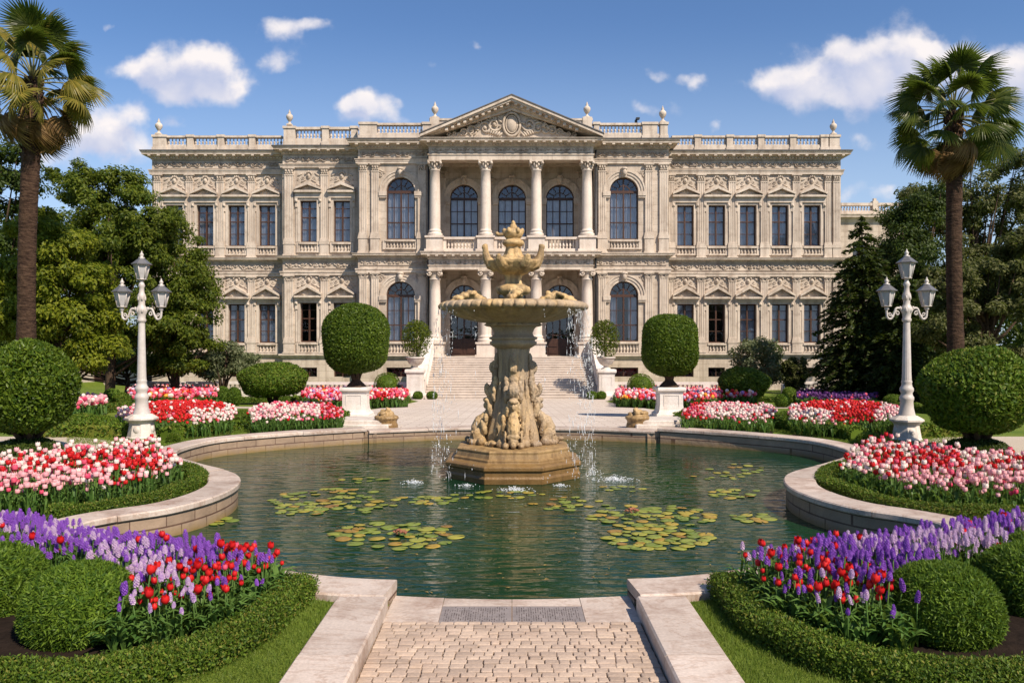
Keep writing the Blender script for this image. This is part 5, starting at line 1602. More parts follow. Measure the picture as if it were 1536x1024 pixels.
for px, nm in ((623,'left'), (909,'right')):
    D = 43.4; x = PX(px, D)
    make_pedestal('pedestal', 'white stone pedestal at the %s foot of the palace stairs' % nm, (x, D, G(D)), .86, 1.62, False)
    mb = MB()
    mb.lathe([(.26,.0),(.26,.05),(.15,.1),(.13,.16),(.2,.2),(.34,.3),(.45,.5),(.48,.58),(.52,.6),(.52,.66),(.46,.67),(.44,.6),(.02,.58)], 0, 0, 24, 0, True, mod=lambda a, r, z: r*(1+(.02*math.cos(12*a) if .2 < z < .55 else 0)))
    o = mb.build('urn', M['lampbase']); o.location = (x, D, G(D)+1.621)
    tag(o, 'pale stone urn on the pedestal at the %s foot of the stairs' % nm, 'urn')

# ------------------------------------------------------------------ garden balustrade
def garden_balustrade(label, xa, xb, y, h=.92):
    t = thing('garden_balustrade', label, 'balustrade', (0,0,0)); z = G(y)
    n = max(1, round((xb-xa)/2.7)); u = (xb-xa)/n
    mb = MB(); mb.box(xa, xb, y-.16, y+.16, z-.2, z+.2); mb.build('plinth', M['white'], t)
    mb = MB(); mb.box(xa-.03, xb+.03, y-.17, y+.17, z+h-.14, z+h); mb.build('rail', M['white'], t)
    for i in range(n+1):
        mb = MB(); x = xa+u*i; mb.box(x-.19, x+.19, y-.175, y+.175, z+.2, z+h-.141); mb.build('pier', M['white'], t)
    for i in range(n):
        mb = MB(); baluster_run(mb, xa+u*i+.22, xa+u*(i+1)-.22, y, z+.2, z+h-.141, .24, 0, .078); mb.build('balusters', M['white'], t)
garden_balustrade('white stone balustrade between the dome shrub and the left stair pedestal', PX(452,43.8), PX(611,43.8), 43.8)
garden_balustrade('white stone balustrade between the right stair pedestal and the dark dome shrub', PX(921,43.8), PX(1128,43.8), 43.8)
garden_balustrade('weathered balustrade in the shade of the spruce above the purple flower strip', PX(1178,44.6), PX(1345,44.6), 44.6)
garden_balustrade('shaded balustrade behind the far pink strip, under the trees left of the palace', PX(225,44.6), PX(440,44.6), 44.6)
# low garden house wall glimpsed under the trees on the left
t = thing('garden_house', 'low pale garden building glimpsed beneath the trees behind the far flower strip', 'building', (0,0,0))
mb = MB(); yy = 58.0
x0, x1 = PX(60,yy), PX(236,yy)
ops = [(PX(222,yy)-.5, PX(222,yy)+.5, -1.0, 1.0, False), (PX(150,yy)-.5, PX(150,yy)+.5, -1.0, 1.0, False)]
wall_front(mb, x0, x1, -1.4, 2.2, yy, ops, .3); mb.box(x0, x1, yy+1.5, yy+4, -1.4, 2.19); mb.build('wall', M['wall'], t)
mb = MB(); mb.box(x0-.2, x1+.2, yy-.25, yy+4.2, 2.2, 2.4); mb.build('roof', M['roof'], t)
for o in ops:
    mb = MB(); mb.box(o[0], o[1], yy+.15, yy+.2, o[2], o[3]); mb.build('shutter', M['darkframe'], t)

# ------------------------------------------------------------------ foliage
M['box'] = leaf_mat('boxwood_leaf', (.034,.075,.007), (.12,.18,.016), .2, .5, (.16,.17,.03))
M['cypress'] = leaf_mat('cypress_spray', (.022,.060,.006), (.135,.205,.020), .2)
M['topiary'] = leaf_mat('topiary_leaf', (.026,.058,.006), (.11,.155,.014), .2, .4)
M['hedge'] = leaf_mat('hedge_leaf', (.024,.056,.006), (.120,.178,.018), .18, .5, (.17,.16,.03))
M['tree_dark'] = leaf_mat('dark_tree_leaf', (.016,.032,.006), (.055,.078,.012), .18)
M['tree_mid'] = leaf_mat('broad_tree_leaf', (.032,.058,.006), (.115,.135,.012), .26)
M['tree_bright'] = leaf_mat('yellow_green_leaf', (.062,.090,.006), (.195,.205,.014), .32)
M['tree_olive'] = leaf_mat('olive_leaf', (.040,.050,.014), (.115,.115,.036), .2)
M['spruce'] = leaf_mat('spruce_needle', (.014,.028,.007), (.055,.072,.016), .12)
M['silver'] = leaf_mat('silver_shrub_leaf', (.075,.095,.045), (.16,.175,.09), .2)
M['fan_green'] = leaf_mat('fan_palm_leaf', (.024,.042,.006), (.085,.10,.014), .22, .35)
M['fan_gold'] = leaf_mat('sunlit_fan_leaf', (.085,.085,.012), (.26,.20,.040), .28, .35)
M['fan_dead'] = leaf_mat('dead_fan_leaf', (.10,.055,.02), (.25,.155,.06), .18, .6)
M['stemgreen'] = leaf_mat('flower_leaf', (.050,.115,.022), (.105,.18,.040), .25, .4)
npr = np.random.default_rng(12)

def unit(v): return v/np.maximum(np.linalg.norm(v, axis=1, keepdims=True), 1e-9)
def leaf_quads(P, Nn, L, W, tip=None, rng=npr):
    """diamond leaves at P with normals Nn; tip: preferred growing direction"""
    n = len(P); Nn = unit(Nn)
    t = rng.normal(size=(n,3)) if tip is None else tip+rng.normal(size=(n,3))*.35
    t = unit(t-Nn*np.sum(t*Nn, axis=1, keepdims=True)); b = np.cross(Nn, t)
    L = np.broadcast_to(np.asarray(L, float), (n,))[:,None]; W = np.broadcast_to(np.asarray(W, float), (n,))[:,None]
    v = np.stack([P-t*L*.5, P-t*L*.05+b*W*.5+Nn*W*.12, P+t*L*.5, P-t*L*.05-b*W*.5+Nn*W*.12], axis=1).reshape(-1,3)
    return v, np.arange(4*n).reshape(n,4)
def rand_dirs(n, rng=npr): return unit(rng.normal(size=(n,3)))
def core_mesh(c, r, e=2.0, seg=20, rings=12, zmin=-1):
    vs = []; 
    for j in range(rings+1):
        ph = -PI/2+PI*j/rings
        for k in range(seg):
            a = 2*PI*k/seg; d = np.array([math.cos(ph)*math.cos(a), math.cos(ph)*math.sin(a), math.sin(ph)])
            d = d/(np.sum(np.abs(d)**e)**(1/e)); vs.append(d)
    vs = np.array(vs)*np.array(r)+np.array(c)
    fs = [(j*seg+k, j*seg+(k+1) % seg, (j+1)*seg+(k+1) % seg, (j+1)*seg+k) for j in range(rings) for k in range(seg)]
    return vs, np.array(fs)
def join(parts):
    V = []; Fs = []; o = 0
    for v, f in parts: V.append(v); Fs.append(f+o); o += len(v)
    return np.concatenate(V), np.concatenate(Fs)
def clipped(name, c, r, n, leaf, mat, parent=None, e=2.0, rough=.05, flat=.0, tipup=.0, core=.93, lump=.05, zcut=None, asp=.45):
    """clipped ball: a skin of small leaves round a leafy core"""
    d = rand_dirs(n); d = d/(np.sum(np.abs(d)**e, axis=1, keepdims=True)**(1/e))
    r = np.array(r); ph = npr.uniform(0, 6, 6)
    bump = 1+lump*(np.sin(d[:,0]*4+ph[0])*np.sin(d[:,1]*4.3+ph[1])+np.sin(d[:,2]*5+ph[2])*np.sin(d[:,0]*3.1+ph[3]))*.5
    rad = bump*(1-np.abs(npr.normal(0, rough, n))+rough*.5)
    P = d*rad[:,None]*r+np.array(c)
    Nn = unit(d/r)*.8+npr.normal(size=(n,3))*.75
    tip = unit(d/r)*.8+np.array([0,0,tipup])
    s = npr.uniform(.7,1.25,n)
    parts = [leaf_quads(P, Nn, leaf*s, leaf*asp*s, tip), core_mesh(c, r*core, e)]
    v, f = join(parts)
    if zcut is not None: v[:,2] = np.maximum(v[:,2], zcut)
    return np_mesh(name, v, f, mat, parent)
def trunk_mb(mb, pts, rad, sides=8): mb.tube(pts, rad, sides)

def hedge(label, line, w, h, n_per_m, leaf=.035, dz=0, mat='hedge', group=None):
    P = resample(line, .06); n = len(P)
    nrm = []
    for k in range(n):
        t = (Vector(P[min(k+1,n-1)])-Vector(P[max(k-1,0)])).normalized(); nrm.append((-t.y, t.x))
    P = np.array(P); nrm = np.array(nrm); N = int(n_per_m*.06*n)
    i = npr.integers(0, n, N); u = npr.uniform(0, 1, N)
    per = 2*h+w; s = u*per
    off = np.where(s < h, -w/2, np.where(s < h+w, s-h-w/2, w/2)); z = np.where(s < h, s, np.where(s < h+w, h, per-s))
    nz = np.where((s >= h) & (s < h+w), 1.0, 0.0); no = np.where(s < h, -1.0, np.where(s < h+w, 0.0, 1.0))
    wob = 1+.10*np.sin(P[i,0]*5.1+P[i,1]*3.7)+.06*np.sin(P[i,0]*13+P[i,1]*11+s*9)
    corner = np.clip((z/h-.7)/.3, 0, 1)*np.clip((np.abs(off)/(w/2)-.6)/.4, 0, 1)
    off2 = off*wob*(1-.14*corner); z2 = z*(1-.12*corner)*(1+.05*np.sin(P[i,0]*7+P[i,1]*5))
    g = np.array([G(y) for y in P[i,1]])
    j = npr.normal(0, .012, (N,3))
    pos = np.stack([P[i,0]+nrm[i,0]*off2, P[i,1]+nrm[i,1]*off2, g+z2+dz], 1)+j
    pos[:,0] += npr.uniform(-.03,.03,N); pos[:,1] += npr.uniform(-.03,.03,N)
    Nn = np.stack([nrm[i,0]*no, nrm[i,1]*no, nz], 1)
    sz = npr.uniform(.7,1.3,N)
    parts = [leaf_quads(pos, Nn+npr.normal(size=(N,3))*.8, leaf*sz, leaf*.5*sz, Nn+np.array([0,0,.4]))]
    # woody, leafy core
    q = .46; prof = np.array([(-w*q,0),(-w*q,h*.8),(-w*.36,h*.92),(w*.36,h*.92),(w*q,h*.8),(w*q,0)])
    gz = np.array([G(y) for y in P[:,1]])
    V = np.stack([np.stack([P[:,0]+nrm[:,0]*o, P[:,1]+nrm[:,1]*o, gz+z_+dz], 1) for o, z_ in prof], 1).reshape(-1,3)
    Fq = [(a*6+b, a*6+b+1, (a+1)*6+b+1, (a+1)*6+b) for a in range(n-1) for b in range(5)]
    Fq += [(0,1,4,5),(1,2,3,4)]; e = (n-1)*6; Fq += [(e+5,e+4,e+1,e),(e+4,e+3,e+2,e+1)]
    parts.append((V, np.array(Fq)))
    v, f = join(parts)
    o = np_mesh('hedge', v, f, M[mat]); return tag(o, label, 'hedge', group)

# ---- clipped balls -----------------------------------------------------
def ground_ball(name, label, px, py0, py1, hw, n, leaf, mat, cat='shrub', D=None, e=2.2, group=None, rough=.04, lump=.04):
    """ball shrub standing on the ground: photo rows of its top and foot, half width in pixels"""
    if D is None: X, D = gp(px, py1)
    X = PX(px, D); r = hw/F*D; h = (py1-py0)/F*D; g = G(D)
    o = clipped(name, (0,0,h*.5), (r,r,h*.52), n, leaf, mat, None, e, rough, lump=lump, tipup=.3, asp=.24 if name == 'clipped_ball' else .42, core=.86)
    o.location = (X, D, g-.01+(.075 if D < 6.5 else 0))
    return tag(o, label, cat, group)
gb = ground_ball
for s, nm in ((-1,'left'), (1,'right')):
    mx = lambda px: px if s < 0 else 1536-px
    gb('clipped_ball', 'dense clipped cypress ball in the front corner of the hyacinth bed on the %s' % nm, mx(120), 847, 970, 74, 42000, .050, M['cypress'], D=4.78, e=2.25, rough=.085, lump=.03)
    gb('clipped_ball', 'clipped cypress ball half hidden behind the front ball on the %s' % nm, mx(-10), 843, 956, 66, 30000, .052, M['cypress'], D=5.2, e=2.4, rough=.085, lump=.03)
    gb('clipped_ball', 'clipped ball at the outer back corner of the hyacinth bed on the %s' % nm, mx(-8), 768, 858, 40, 12000, .052, M['cypress'], D=5.75, e=2.3, rough=.085, lump=.03)

def big_clipped(label, px, D, s):
    t = thing('clipped_tree', label, 'clipped tree', (PX(px,D), D, 0))
    clipped('crown', (0,0,1.10 if s < 0 else 1.05), (.73,.73,.76) if s < 0 else (.83,.83,.69), 24000, .085, M['topiary'] if s < 0 else M['box'], t, 2.15, .10, lump=.10, tipup=.5, core=.86)
    mb = MB()
    mb.tube([(0,0,-.1),(0,0,.1),(.02,0,.3),(0,.02,.6)], [.17,.11,.09,.08], 10)
    for k in range(5):
        a = k*1.256+.4; mb.tube([(0,0,.12),(.18*math.cos(a),.18*math.sin(a),.32),(.4*math.cos(a),.4*math.sin(a),.6)], [.06,.045,.02], 7)
    mb.build('trunk', M['bark'], t)
    o = clipped('root_ivy', (0,0,.02), (.50,.50,.24), 5000, .06, M['tree_dark'], t, 2.2, .06)
    return t
big_clipped('big round clipped tree on a short trunk standing on the gravel by the left palm', 42, 13.6, -1)
big_clipped('big round clipped tree on a short trunk standing on the gravel by the right palm', 1466, 13.6, 1)
mb = MB()
# topiary on the pedestals
for (x, y, z, nm), (cx, y0, y1, hw) in zip(PEDS, ((532,456,557,49),(1006,470,561,42))):
    t = thing('potted_topiary', 'dark round-headed clipped tree rooted on the %s white pedestal' % nm, 'clipped tree', (x, y, z))
    r = hw/F*y*.97; zt = PZ(y0+4, y)-z; zb = PZ(y1, y)-z
    clipped('crown', (0,0,(zt+zb)/2), (r,r,(zt-zb)*.52), 22000, .075, M['topiary'], t, 2.7, .04, lump=.05, tipup=.3)
    mb = MB()
    mb.lathe([(.27,-.04),(.26,.03),(.20,.10),(.13,.17),(.10,.24)], 0, 0, 14, 0, True, mod=lambda a, r, z: r*(1+.12*math.sin(5*a)))
    for k in range(6):
        a = k*1.05; mb.tube([(.03*math.cos(a),.03*math.sin(a),.14),(.10*math.cos(a),.10*math.sin(a),.32),(.30*math.cos(a),.30*math.sin(a),zb+.28)], [.075,.05,.028], 7)
    mb.build('trunk', M['bark'], t)
# small trees in the stair urns
for px, nm, y0, y1, hw in ((625,'left',471,538,24),(907,'right',470,540,24)):
    D = 43.4; X = PX(px, D); z0 = G(D)+1.62+.6
    t = thing('potted_tree', 'small airy tree growing in the stone urn at the %s foot of the stairs' % nm, 'potted tree', (X, D, z0))
    r = hw/F*D; zt = PZ(y0, D)-z0; zb = PZ(y1, D)-z0
    n = 3000; d = rand_dirs(n); d[:,2] *= 1.0
    P = d*(npr.uniform(.15,1,n)**.5)[:,None]*np.array([r,r,(zt-zb)/2])
    P *= (1-.25*np.clip(P[:,2:3]/((zt-zb)/2),0,1)); P[:,2] += (zt+zb)/2
    v, f = leaf_quads(P, d*.5+npr.normal(size=(n,3))*.8, .12, .06); np_mesh('crown', v, f, M['tree_mid'], t)
    mb = MB(); mb.tube([(0,0,-.1),(.02,0,.3),(-.02,0,.9),(.03,0,zt*.8)], [.05,.04,.03,.012], 7)
    for k in range(8):
        a = k*2.4; h = .5+.14*k; mb.tube([(0,0,h),(.35*math.cos(a),.35*math.sin(a),h+.35),(.6*math.cos(a),.6*math.sin(a),h+.7)], [.022,.016,.006], 5)
    mb.build('trunk', M['bark'], t)

# ---- shrubs in the middle and far garden --------------------------------
def dome(label, px, y0, y1, hw, mat, D=None, n=14000, leaf=.11, kind='dome_shrub', stem=.22):
    if D is None: _, D = gp(px, y1)
    X = PX(px, D); g = G(D); r = hw/F*D; zt = PZ(y0, D)-g
    t = thing(kind, label, 'shrub', (X, D, g))
    zb = zt*stem
    clipped('crown', (0,0,(zt+zb)/2), (r,r,(zt-zb)*.54), n, leaf, mat, t, 2.1, .09, lump=.12, tipup=.3)
    mb = MB()
    for k in range(6):
        a = k*1.05+.3; mb.tube([(.05*math.cos(a),.05*math.sin(a),-.05),(.2*math.cos(a),.2*math.sin(a),zb*.8),(r*.5*math.cos(a),r*.5*math.sin(a),zt*.55)], [.09,.07,.03], 6)
    mb.build('trunk', M['bark'], t); return t
dome('wide glossy dome-shaped shrub left of the left pedestal tree', 409, 547, 606, 50, M['box'])
dome('dark spreading dome-shaped shrub right of the right pedestal tree', 1116, 554, 607, 36, M['topiary'])
def loose(label, px, y0, y1, hw, D, mat, n=9000, leaf=.17, kind='loose_shrub'):
    X = PX(px, D); g = G(D); r = hw/F*D; zt = PZ(y0, D)-g; zb = max(.1, PZ(y1, D)-g)
    t = thing(kind, label, 'shrub', (X, D, g))
    rr = np.random.default_rng(int(px)); c = rr.normal(size=(46,3)); c = unit(c)*(rr.uniform(.45,.95,46)[:,None])*np.array([r,r*.9,(zt-zb)/2]); c[:,2] += (zt+zb)/2
    k = rr.integers(0, 46, n); d = unit(rr.normal(size=(n,3)))
    P = c[k]+d*(rr.uniform(.2,1,n)**.6)[:,None]*np.array([r*.26,r*.26,(zt-zb)*.13])
    v, f = leaf_quads(P, d+rr.normal(size=(n,3))*.6+np.array([0,0,.3]), leaf*rr.uniform(.6,1.2,n), leaf*.45); np_mesh('crown', v, f, mat, t)
    mb = MB()
    for i in range(10):
        e = c[i*4]; mb.tube([(0,0,-.05),(e[0]*.35,e[1]*.35,zt*.35),(e[0],e[1],e[2])], [.07,.05,.015], 6)
    mb.build('trunk', M['bark'], t); return t
loose('grey-green loose shrub in front of the left end of the palace', 333, 514, 574, 56, 40, M['silver'])
loose('tall grey-green loose shrub before the right wing, behind the dark dome shrub', 1142, 503, 582, 46, 40.5, M['silver'])
loose('smaller dark loose shrub beside the tall grey-green one on the right', 1190, 528, 585, 24, 40.8, M['tree_olive'], 5000)
loose('narrow dark shrub in the gap between the spruce and the palm on the right', 1345, 560, 600, 24, 36, M['tree_dark'], 4000)
SB = [  # px, top, foot, half width, label
    (581,559,598,19.5,'neat clipped ball on a short stem beside the left stair pedestal'), (961,561,599,20,'neat clipped ball on a short stem beside the right stair pedestal'),
    (333,580,608,12,'small clipped ball left of the wide dome shrub'), (351,581,608,10,'rusty small clipped ball touching the wide dome shrub'),
    (168,583,612,13,'pale clipped ball at the back of the trio by the left lamp'), (165,592,614,10,'small upright clipped ball at the front of the trio by the left lamp'), (182,589,614,11,'round clipped ball at the right of the trio by the left lamp'),
    (146,604,616,16,'low clipped cushion in front of the trio by the left lamp'),
    (125,620,651,24,'broad clipped cushion shrub just behind the hedge left of the left lamp'), (152,623,651,20,'second clipped cushion shrub nearest the left lamp foot'), (165,626,650,14,'small clipped cushion squeezed against the left lamp pedestal'),
    (365,615,638,15,'bright clipped ball between the two white-red beds on the left'), (385,616,638,14,'darker clipped ball beside the bright one between the left beds'),
    (507,611,630,10,'tiny clipped ball at the left pedestal foot'), (260,649,664,9,'tiny bright cushion shrub beside the left lamp pedestal'),
    (1184,581,607,11,'clipped ball behind the small white-pink bed on the right'), (1173,591,611,10,'low clipped ball in front of the far one on the right'), (1155,615,638,15,'clipped ball at the right end of the small white-pink bed'),
    (1178,617,638,12,'first of two clipped balls beside the big red-centred bed on the right'), (1192,615,637,11,'second clipped ball touching the big red-centred bed on the right'), (1237,592,608,11,'square-cut small shrub before the purple flower strip'),
    (1340,592,614,14,'rounded clipped ball just left of the right lamp pole'), (1327,583,595,10,'low pale cushion at the end of the purple flower strip'), (1347,587,598,12,'flat pale cushion behind the right lamp pole'), (1358,594,616,10,'grey-green ball just right of the right lamp pole'),
    (1303,649,669,17,'bright cushion shrub at the tip of the right-hand tulip bed'), (1030,612,630,9,'tiny dark ball at the right pedestal foot'), (1020,621,636,11,'orange-tinged low cushion at the right pedestal foot'), (1053,602,610,11,'flat clipped cushion on the lawn behind the small right bed'),
]
for px, y0, y1, hw, lab in SB:
    gb('small_clipped_ball', lab, px, y0, y1, hw, 3200, .075 if y1 < 625 else .06, M['box'] if (px*7) % 3 else M['cypress'])
hedge('low clipped hedge round the front and path side of the left hyacinth bed', catmull([(-1.54,5.76),(-1.55,5.4),(-1.59,4.9),(-1.80,4.44),(-2.15,4.22),(-2.6,4.14),(-3.5,4.12),(-5.2,4.12)], 8), .21, .16, 18000, .021, dz=.06)
hedge('low clipped hedge round the front and path side of the right hyacinth bed', mirror([(p.x,p.y) for p in catmull([(-1.54,5.76),(-1.55,5.4),(-1.59,4.9),(-1.80,4.44),(-2.15,4.22),(-2.6,4.14),(-3.5,4.12),(-5.2,4.12)], 8)]), .21, .16, 18000, .021, dz=.06)
hl = [(p.x,p.y) for p in catmull([(-7.2,8.3),(-5.7,8.35),(-4.65,8.5),(-4.2,8.95),(-4.05,9.7),(-4.08,10.4),(-4.45,11.15),(-5.0,11.75),(-5.45,12.35)], 8)]
hedge('low hedge following the pool bend round the left pink tulip bed', hl[14:], .2, .16, 8000, .027)
hedge('low hedge following the pool bend round the right pink tulip bed', mirror(hl), .2, .16, 8000, .027)
def px_line(pts, dz=0.0): return [gp(x, y, dz) for x, y in pts]
HG = [([(60,655),(130,654.5),(198,655)], 'short dark hedge left of the left lamp, behind the gravel'), ([(250,661),(280,655),(320,649),(367,643),(430,638),(520,632.5)], 'long low hedge along the lawn behind the left far coping'),
    ([(130,621),(180,617),(240,612)],'low pale hedge behind the cushions by the left lamp'), ([(190,606),(330,604),(480,602)],'thin far hedge below the pink strip on the left'), ([(545,606),(580,606.5),(612,604)],'little hedge strips at the left stair pedestal'), ([(440,604),(500,605),(552,607)], 'low hedge strip behind the left pedestal tree')]
for pts, lab in HG:
    l = px_line(pts); hedge(lab, l, .3, .26, 900, .075)
    hedge(lab.replace('left','right') if 'left' in lab else lab+' on the right', mirror(l), .3, .26, 900, .075)

# ---- trees --------------------------------------------------------------
def tree(name, label, cat, px, D, blobs, mat, n, leaf, top_py, trunk_r=.22, depth=.8, clumps=150, seed=1, spread=.55):
    """broad tree: trunk and limbs, crown of many leaf clumps; blobs = crown masses as photo ellipses at distance D"""
    rr = np.random.default_rng(seed)
    X0 = PX(px, D); g = G(D); sc = D/F
    t = thing(name, label, cat, (X0, D, g))
    B = np.array([[PX(a,D)-X0, 0, PZ(b,D)-g, c*sc, min(c,d)*sc*depth+.3, d*sc] for a, b, c, d in blobs])
    w = (B[:,3]*B[:,5]); w = w/w.sum()
    k = rr.choice(len(B), clumps, p=w); d = unit(rr.normal(size=(clumps,3)))
    d[:,2] = np.where(d[:,2] < -.3, -d[:,2]*.5, d[:,2]); d = unit(d)
    C = B[k,:3]+d*B[k,3:]*(rr.uniform(.5,1,clumps)[:,None]); C[:,1] += rr.normal(0,.3,clumps)
    cs = rr.uniform(.7,1.3,clumps)*spread
    i = rr.integers(0, clumps, n); q = unit(rr.normal(size=(n,3)))
    P = C[i]+q*(rr.uniform(0,1,n)**.5)[:,None]*cs[i][:,None]*np.array([1,1,.72])
    Nn = q*.6+d[i]*.5+np.array([0,0,.35])+rr.normal(size=(n,3))*.5
    tip = q*.8+np.array([0,0,-.35])
    s = rr.uniform(.6,1.25,n)
    v, f = leaf_quads(P, Nn, leaf*s, leaf*.5*s, tip, rr)
    v[:,2] = np.maximum(v[:,2], .05)
    np_mesh('crown', v, f, mat, t)
    mb = MB(); zt = PZ(top_py, D)-g
    mb.tube([(0,0,-.2),(.0,0,.4),(.08,.02,zt*.35),(-.05,0,zt*.6),(.03,0,zt*.85)], [trunk_r*1.5,trunk_r,trunk_r*.8,trunk_r*.5,.04], 10)
    for j in range(26):
        e = C[rr.integers(0, clumps)]; z0 = min(e[2]*.7, zt*.75)*rr.uniform(.45,.9)
        m1 = (e[0]*.45, e[1]*.45, z0+(e[2]-z0)*.35)
        mb.tube([(0,0,z0), m1, tuple(e)], [trunk_r*.38,trunk_r*.25,.015], 6)
    mb.build('trunk', M['bark'], t)
    return t
tree('broad_tree', 'tall dark tree at the far left edge behind the left palm', 'tree', -10, 40, [(5,290,50,70),(-40,380,90,120),(22,240,32,32),(55,370,45,60),(-60,280,60,70),(10,470,60,70)], M['tree_dark'], 22000, .24, 230, seed=2)
tree('broad_tree', 'large dense green tree standing before the left end of the palace', 'tree', 165, 36, [(130,305,52,48),(165,365,82,80),(205,440,72,80),(115,440,70,80),(178,275,34,26),(112,270,34,28),(225,345,48,44),(205,300,30,28),(170,520,90,34),(140,400,70,60),(240,500,50,44),(200,390,60,50)], M['tree_mid'], 95000, .165, 250, seed=3, clumps=430, spread=.44)
tree('broad_tree', 'drooping dark green tree covering the corner of the left wing', 'tree', 262, 38, [(268,395,46,52),(282,470,44,60),(285,520,46,34),(245,350,32,30),(235,520,60,40),(300,430,26,40),(260,555,60,22)], M['tree_mid'], 56000, .16, 335, seed=4, clumps=260, spread=.46)
tree('broad_tree', 'yellow-green sunlit tree behind the big clipped tree on the left', 'tree', 85, 27, [(60,425,80,60),(115,490,66,52),(35,500,60,52),(140,440,44,44),(90,375,52,38),(50,350,46,34),(150,525,36,26),(95,545,70,24),(60,470,60,40)], M['tree_bright'], 62000, .15, 330, seed=5, clumps=230, spread=.42)
tree('bare_limbed_pine', 'big open pine with dark limbs showing behind the right palm', 'tree', 1465, 42, [(1398,300,34,50),(1450,300,50,50),(1510,260,40,50),(1550,330,60,110),(1480,385,60,46),(1405,380,48,50),(1372,300,24,24),(1520,420,70,60),(1430,340,60,50),(1500,330,50,50),(1440,430,60,40)], M['tree_olive'], 44000, .18, 230, .3, seed=6, clumps=230, spread=.5)
tree('olive_tree', 'olive-green bushy tree behind the right lamp and the clipped tree', 'tree', 1480, 30, [(1470,470,68,58),(1535,450,60,72),(1420,510,46,50),(1415,450,36,46),(1500,540,80,30),(1480,420,60,40),(1550,390,50,60)], M['tree_olive'], 46000, .15, 400, seed=7, clumps=130, spread=.42)
tree('broad_tree', 'very dark tree filling the space between the spruce and the right palm', 'tree', 1372, 38, [(1355,470,50,74),(1345,395,34,52),(1385,535,60,40),(1320,535,50,40),(1400,470,40,60),(1362,390,50,70),(1345,335,26,34),(1388,320,40,50)], M['tree_dark'], 60000, .16, 320, seed=8, clumps=260)
tree('broad_tree', 'dark shaded bush-like tree under the crowns at the far left', 'tree', 190, 43, [(120,545,80,26),(210,550,70,24),(40,545,80,28),(290,555,40,22)], M['tree_dark'], 16000, .24, 520, .12, seed=9)
tree('broad_tree', 'dark shaded undergrowth tree beneath the pine at the far right', 'tree', 1400, 44, [(1360,560,60,22),(1460,560,80,26),(1550,555,60,28),(1290,562,40,18)], M['tree_dark'], 16000, .24, 530, .12, seed=10)

def spruce(name, label, px, D, top, foot, hw, seed, n_lv=30, n_br=11):
    rr = np.random.default_rng(seed); X = PX(px, D); g = G(D); hz = PZ(top, D)-g; z0 = .35; r = hw/F*D
    t = thing(name, label, 'conifer', (X, D, g))
    mb = MB(); mb.tube([(0,0,-.2),(0,0,hz*.5),(0,0,hz)], [.2,.12,.015], 8)
    Ps = []; Ns = []; Ts = []
    for l in range(n_lv):
        u = l/(n_lv-1); z = z0+(hz-z0)*u**.95
        R_ = r*(1-u)**.62*rr.uniform(.85,1.12)+.06
        for b in range(n_br if u < .8 else 6):
            a = rr.uniform(0, 2*PI); L = R_*rr.uniform(.7,1.12)
            dx, dy = math.cos(a), math.sin(a)
            drop = .28*L
            if L > .5: mb.tube([(0,0,z),(dx*L*.5,dy*L*.5,z-drop*.3),(dx*L*.95,dy*L*.95,z-drop*.75)], [.035,.02,.006], 4)
            k = int(26*L)+12
            s = rr.uniform(.12,1,k)**.8
            side = rr.normal(0,.17,k)*L*(1.1-s)
            p = np.stack([dx*s*L-dy*side, dy*s*L+dx*side, z-drop*s**1.3+.05*L*np.sin(s*3)-np.abs(side)*.35+rr.normal(0,.04,k)], 1)
            Ps.append(p); Ns.append(np.tile([0,0,1.0],(k,1))+rr.normal(size=(k,3))*.55); Ts.append(np.tile([dx,dy,-.45],(k,1)))
    P = np.concatenate(Ps); v, f = leaf_quads(P, np.concatenate(Ns), rr.uniform(.16,.34,len(P)), .10, np.concatenate(Ts), rr)
    np_mesh('crown', v, f, M['spruce'], t); mb.build('trunk', M['bark'], t); return t
spruce('spruce', 'tall dark spruce with drooping boughs at the right corner of the palace', 1293, 36, 328, 575, 84, 1, 36, 16)
spruce('spruce', 'shorter dark spruce crowding the palm trunk behind the right lamp', 1352, 34, 400, 585, 66, 2, 28, 12)

# far trees closing the view at both sides
rr = np.random.default_rng(44); Ps = []
for x0, x1 in ((-75,-26),(38,80)):
    for k in range(190):
        c = np.array([rr.uniform(x0,x1), rr.uniform(76,96), rr.uniform(.5,7.5)]); n = 130
        Ps.append(c+unit(rr.normal(size=(n,3)))*(rr.uniform(0,1,n)**.5)[:,None]*np.array([1.9,1.9,1.5]))
P = np.concatenate(Ps); v, f = leaf_quads(P, rr.normal(size=(len(P),3))+np.array([0,-.3,.5]), .55, .3, None, rr)
tag(np_mesh('distant_woods', v, f, M['tree_dark']), kind='stuff')

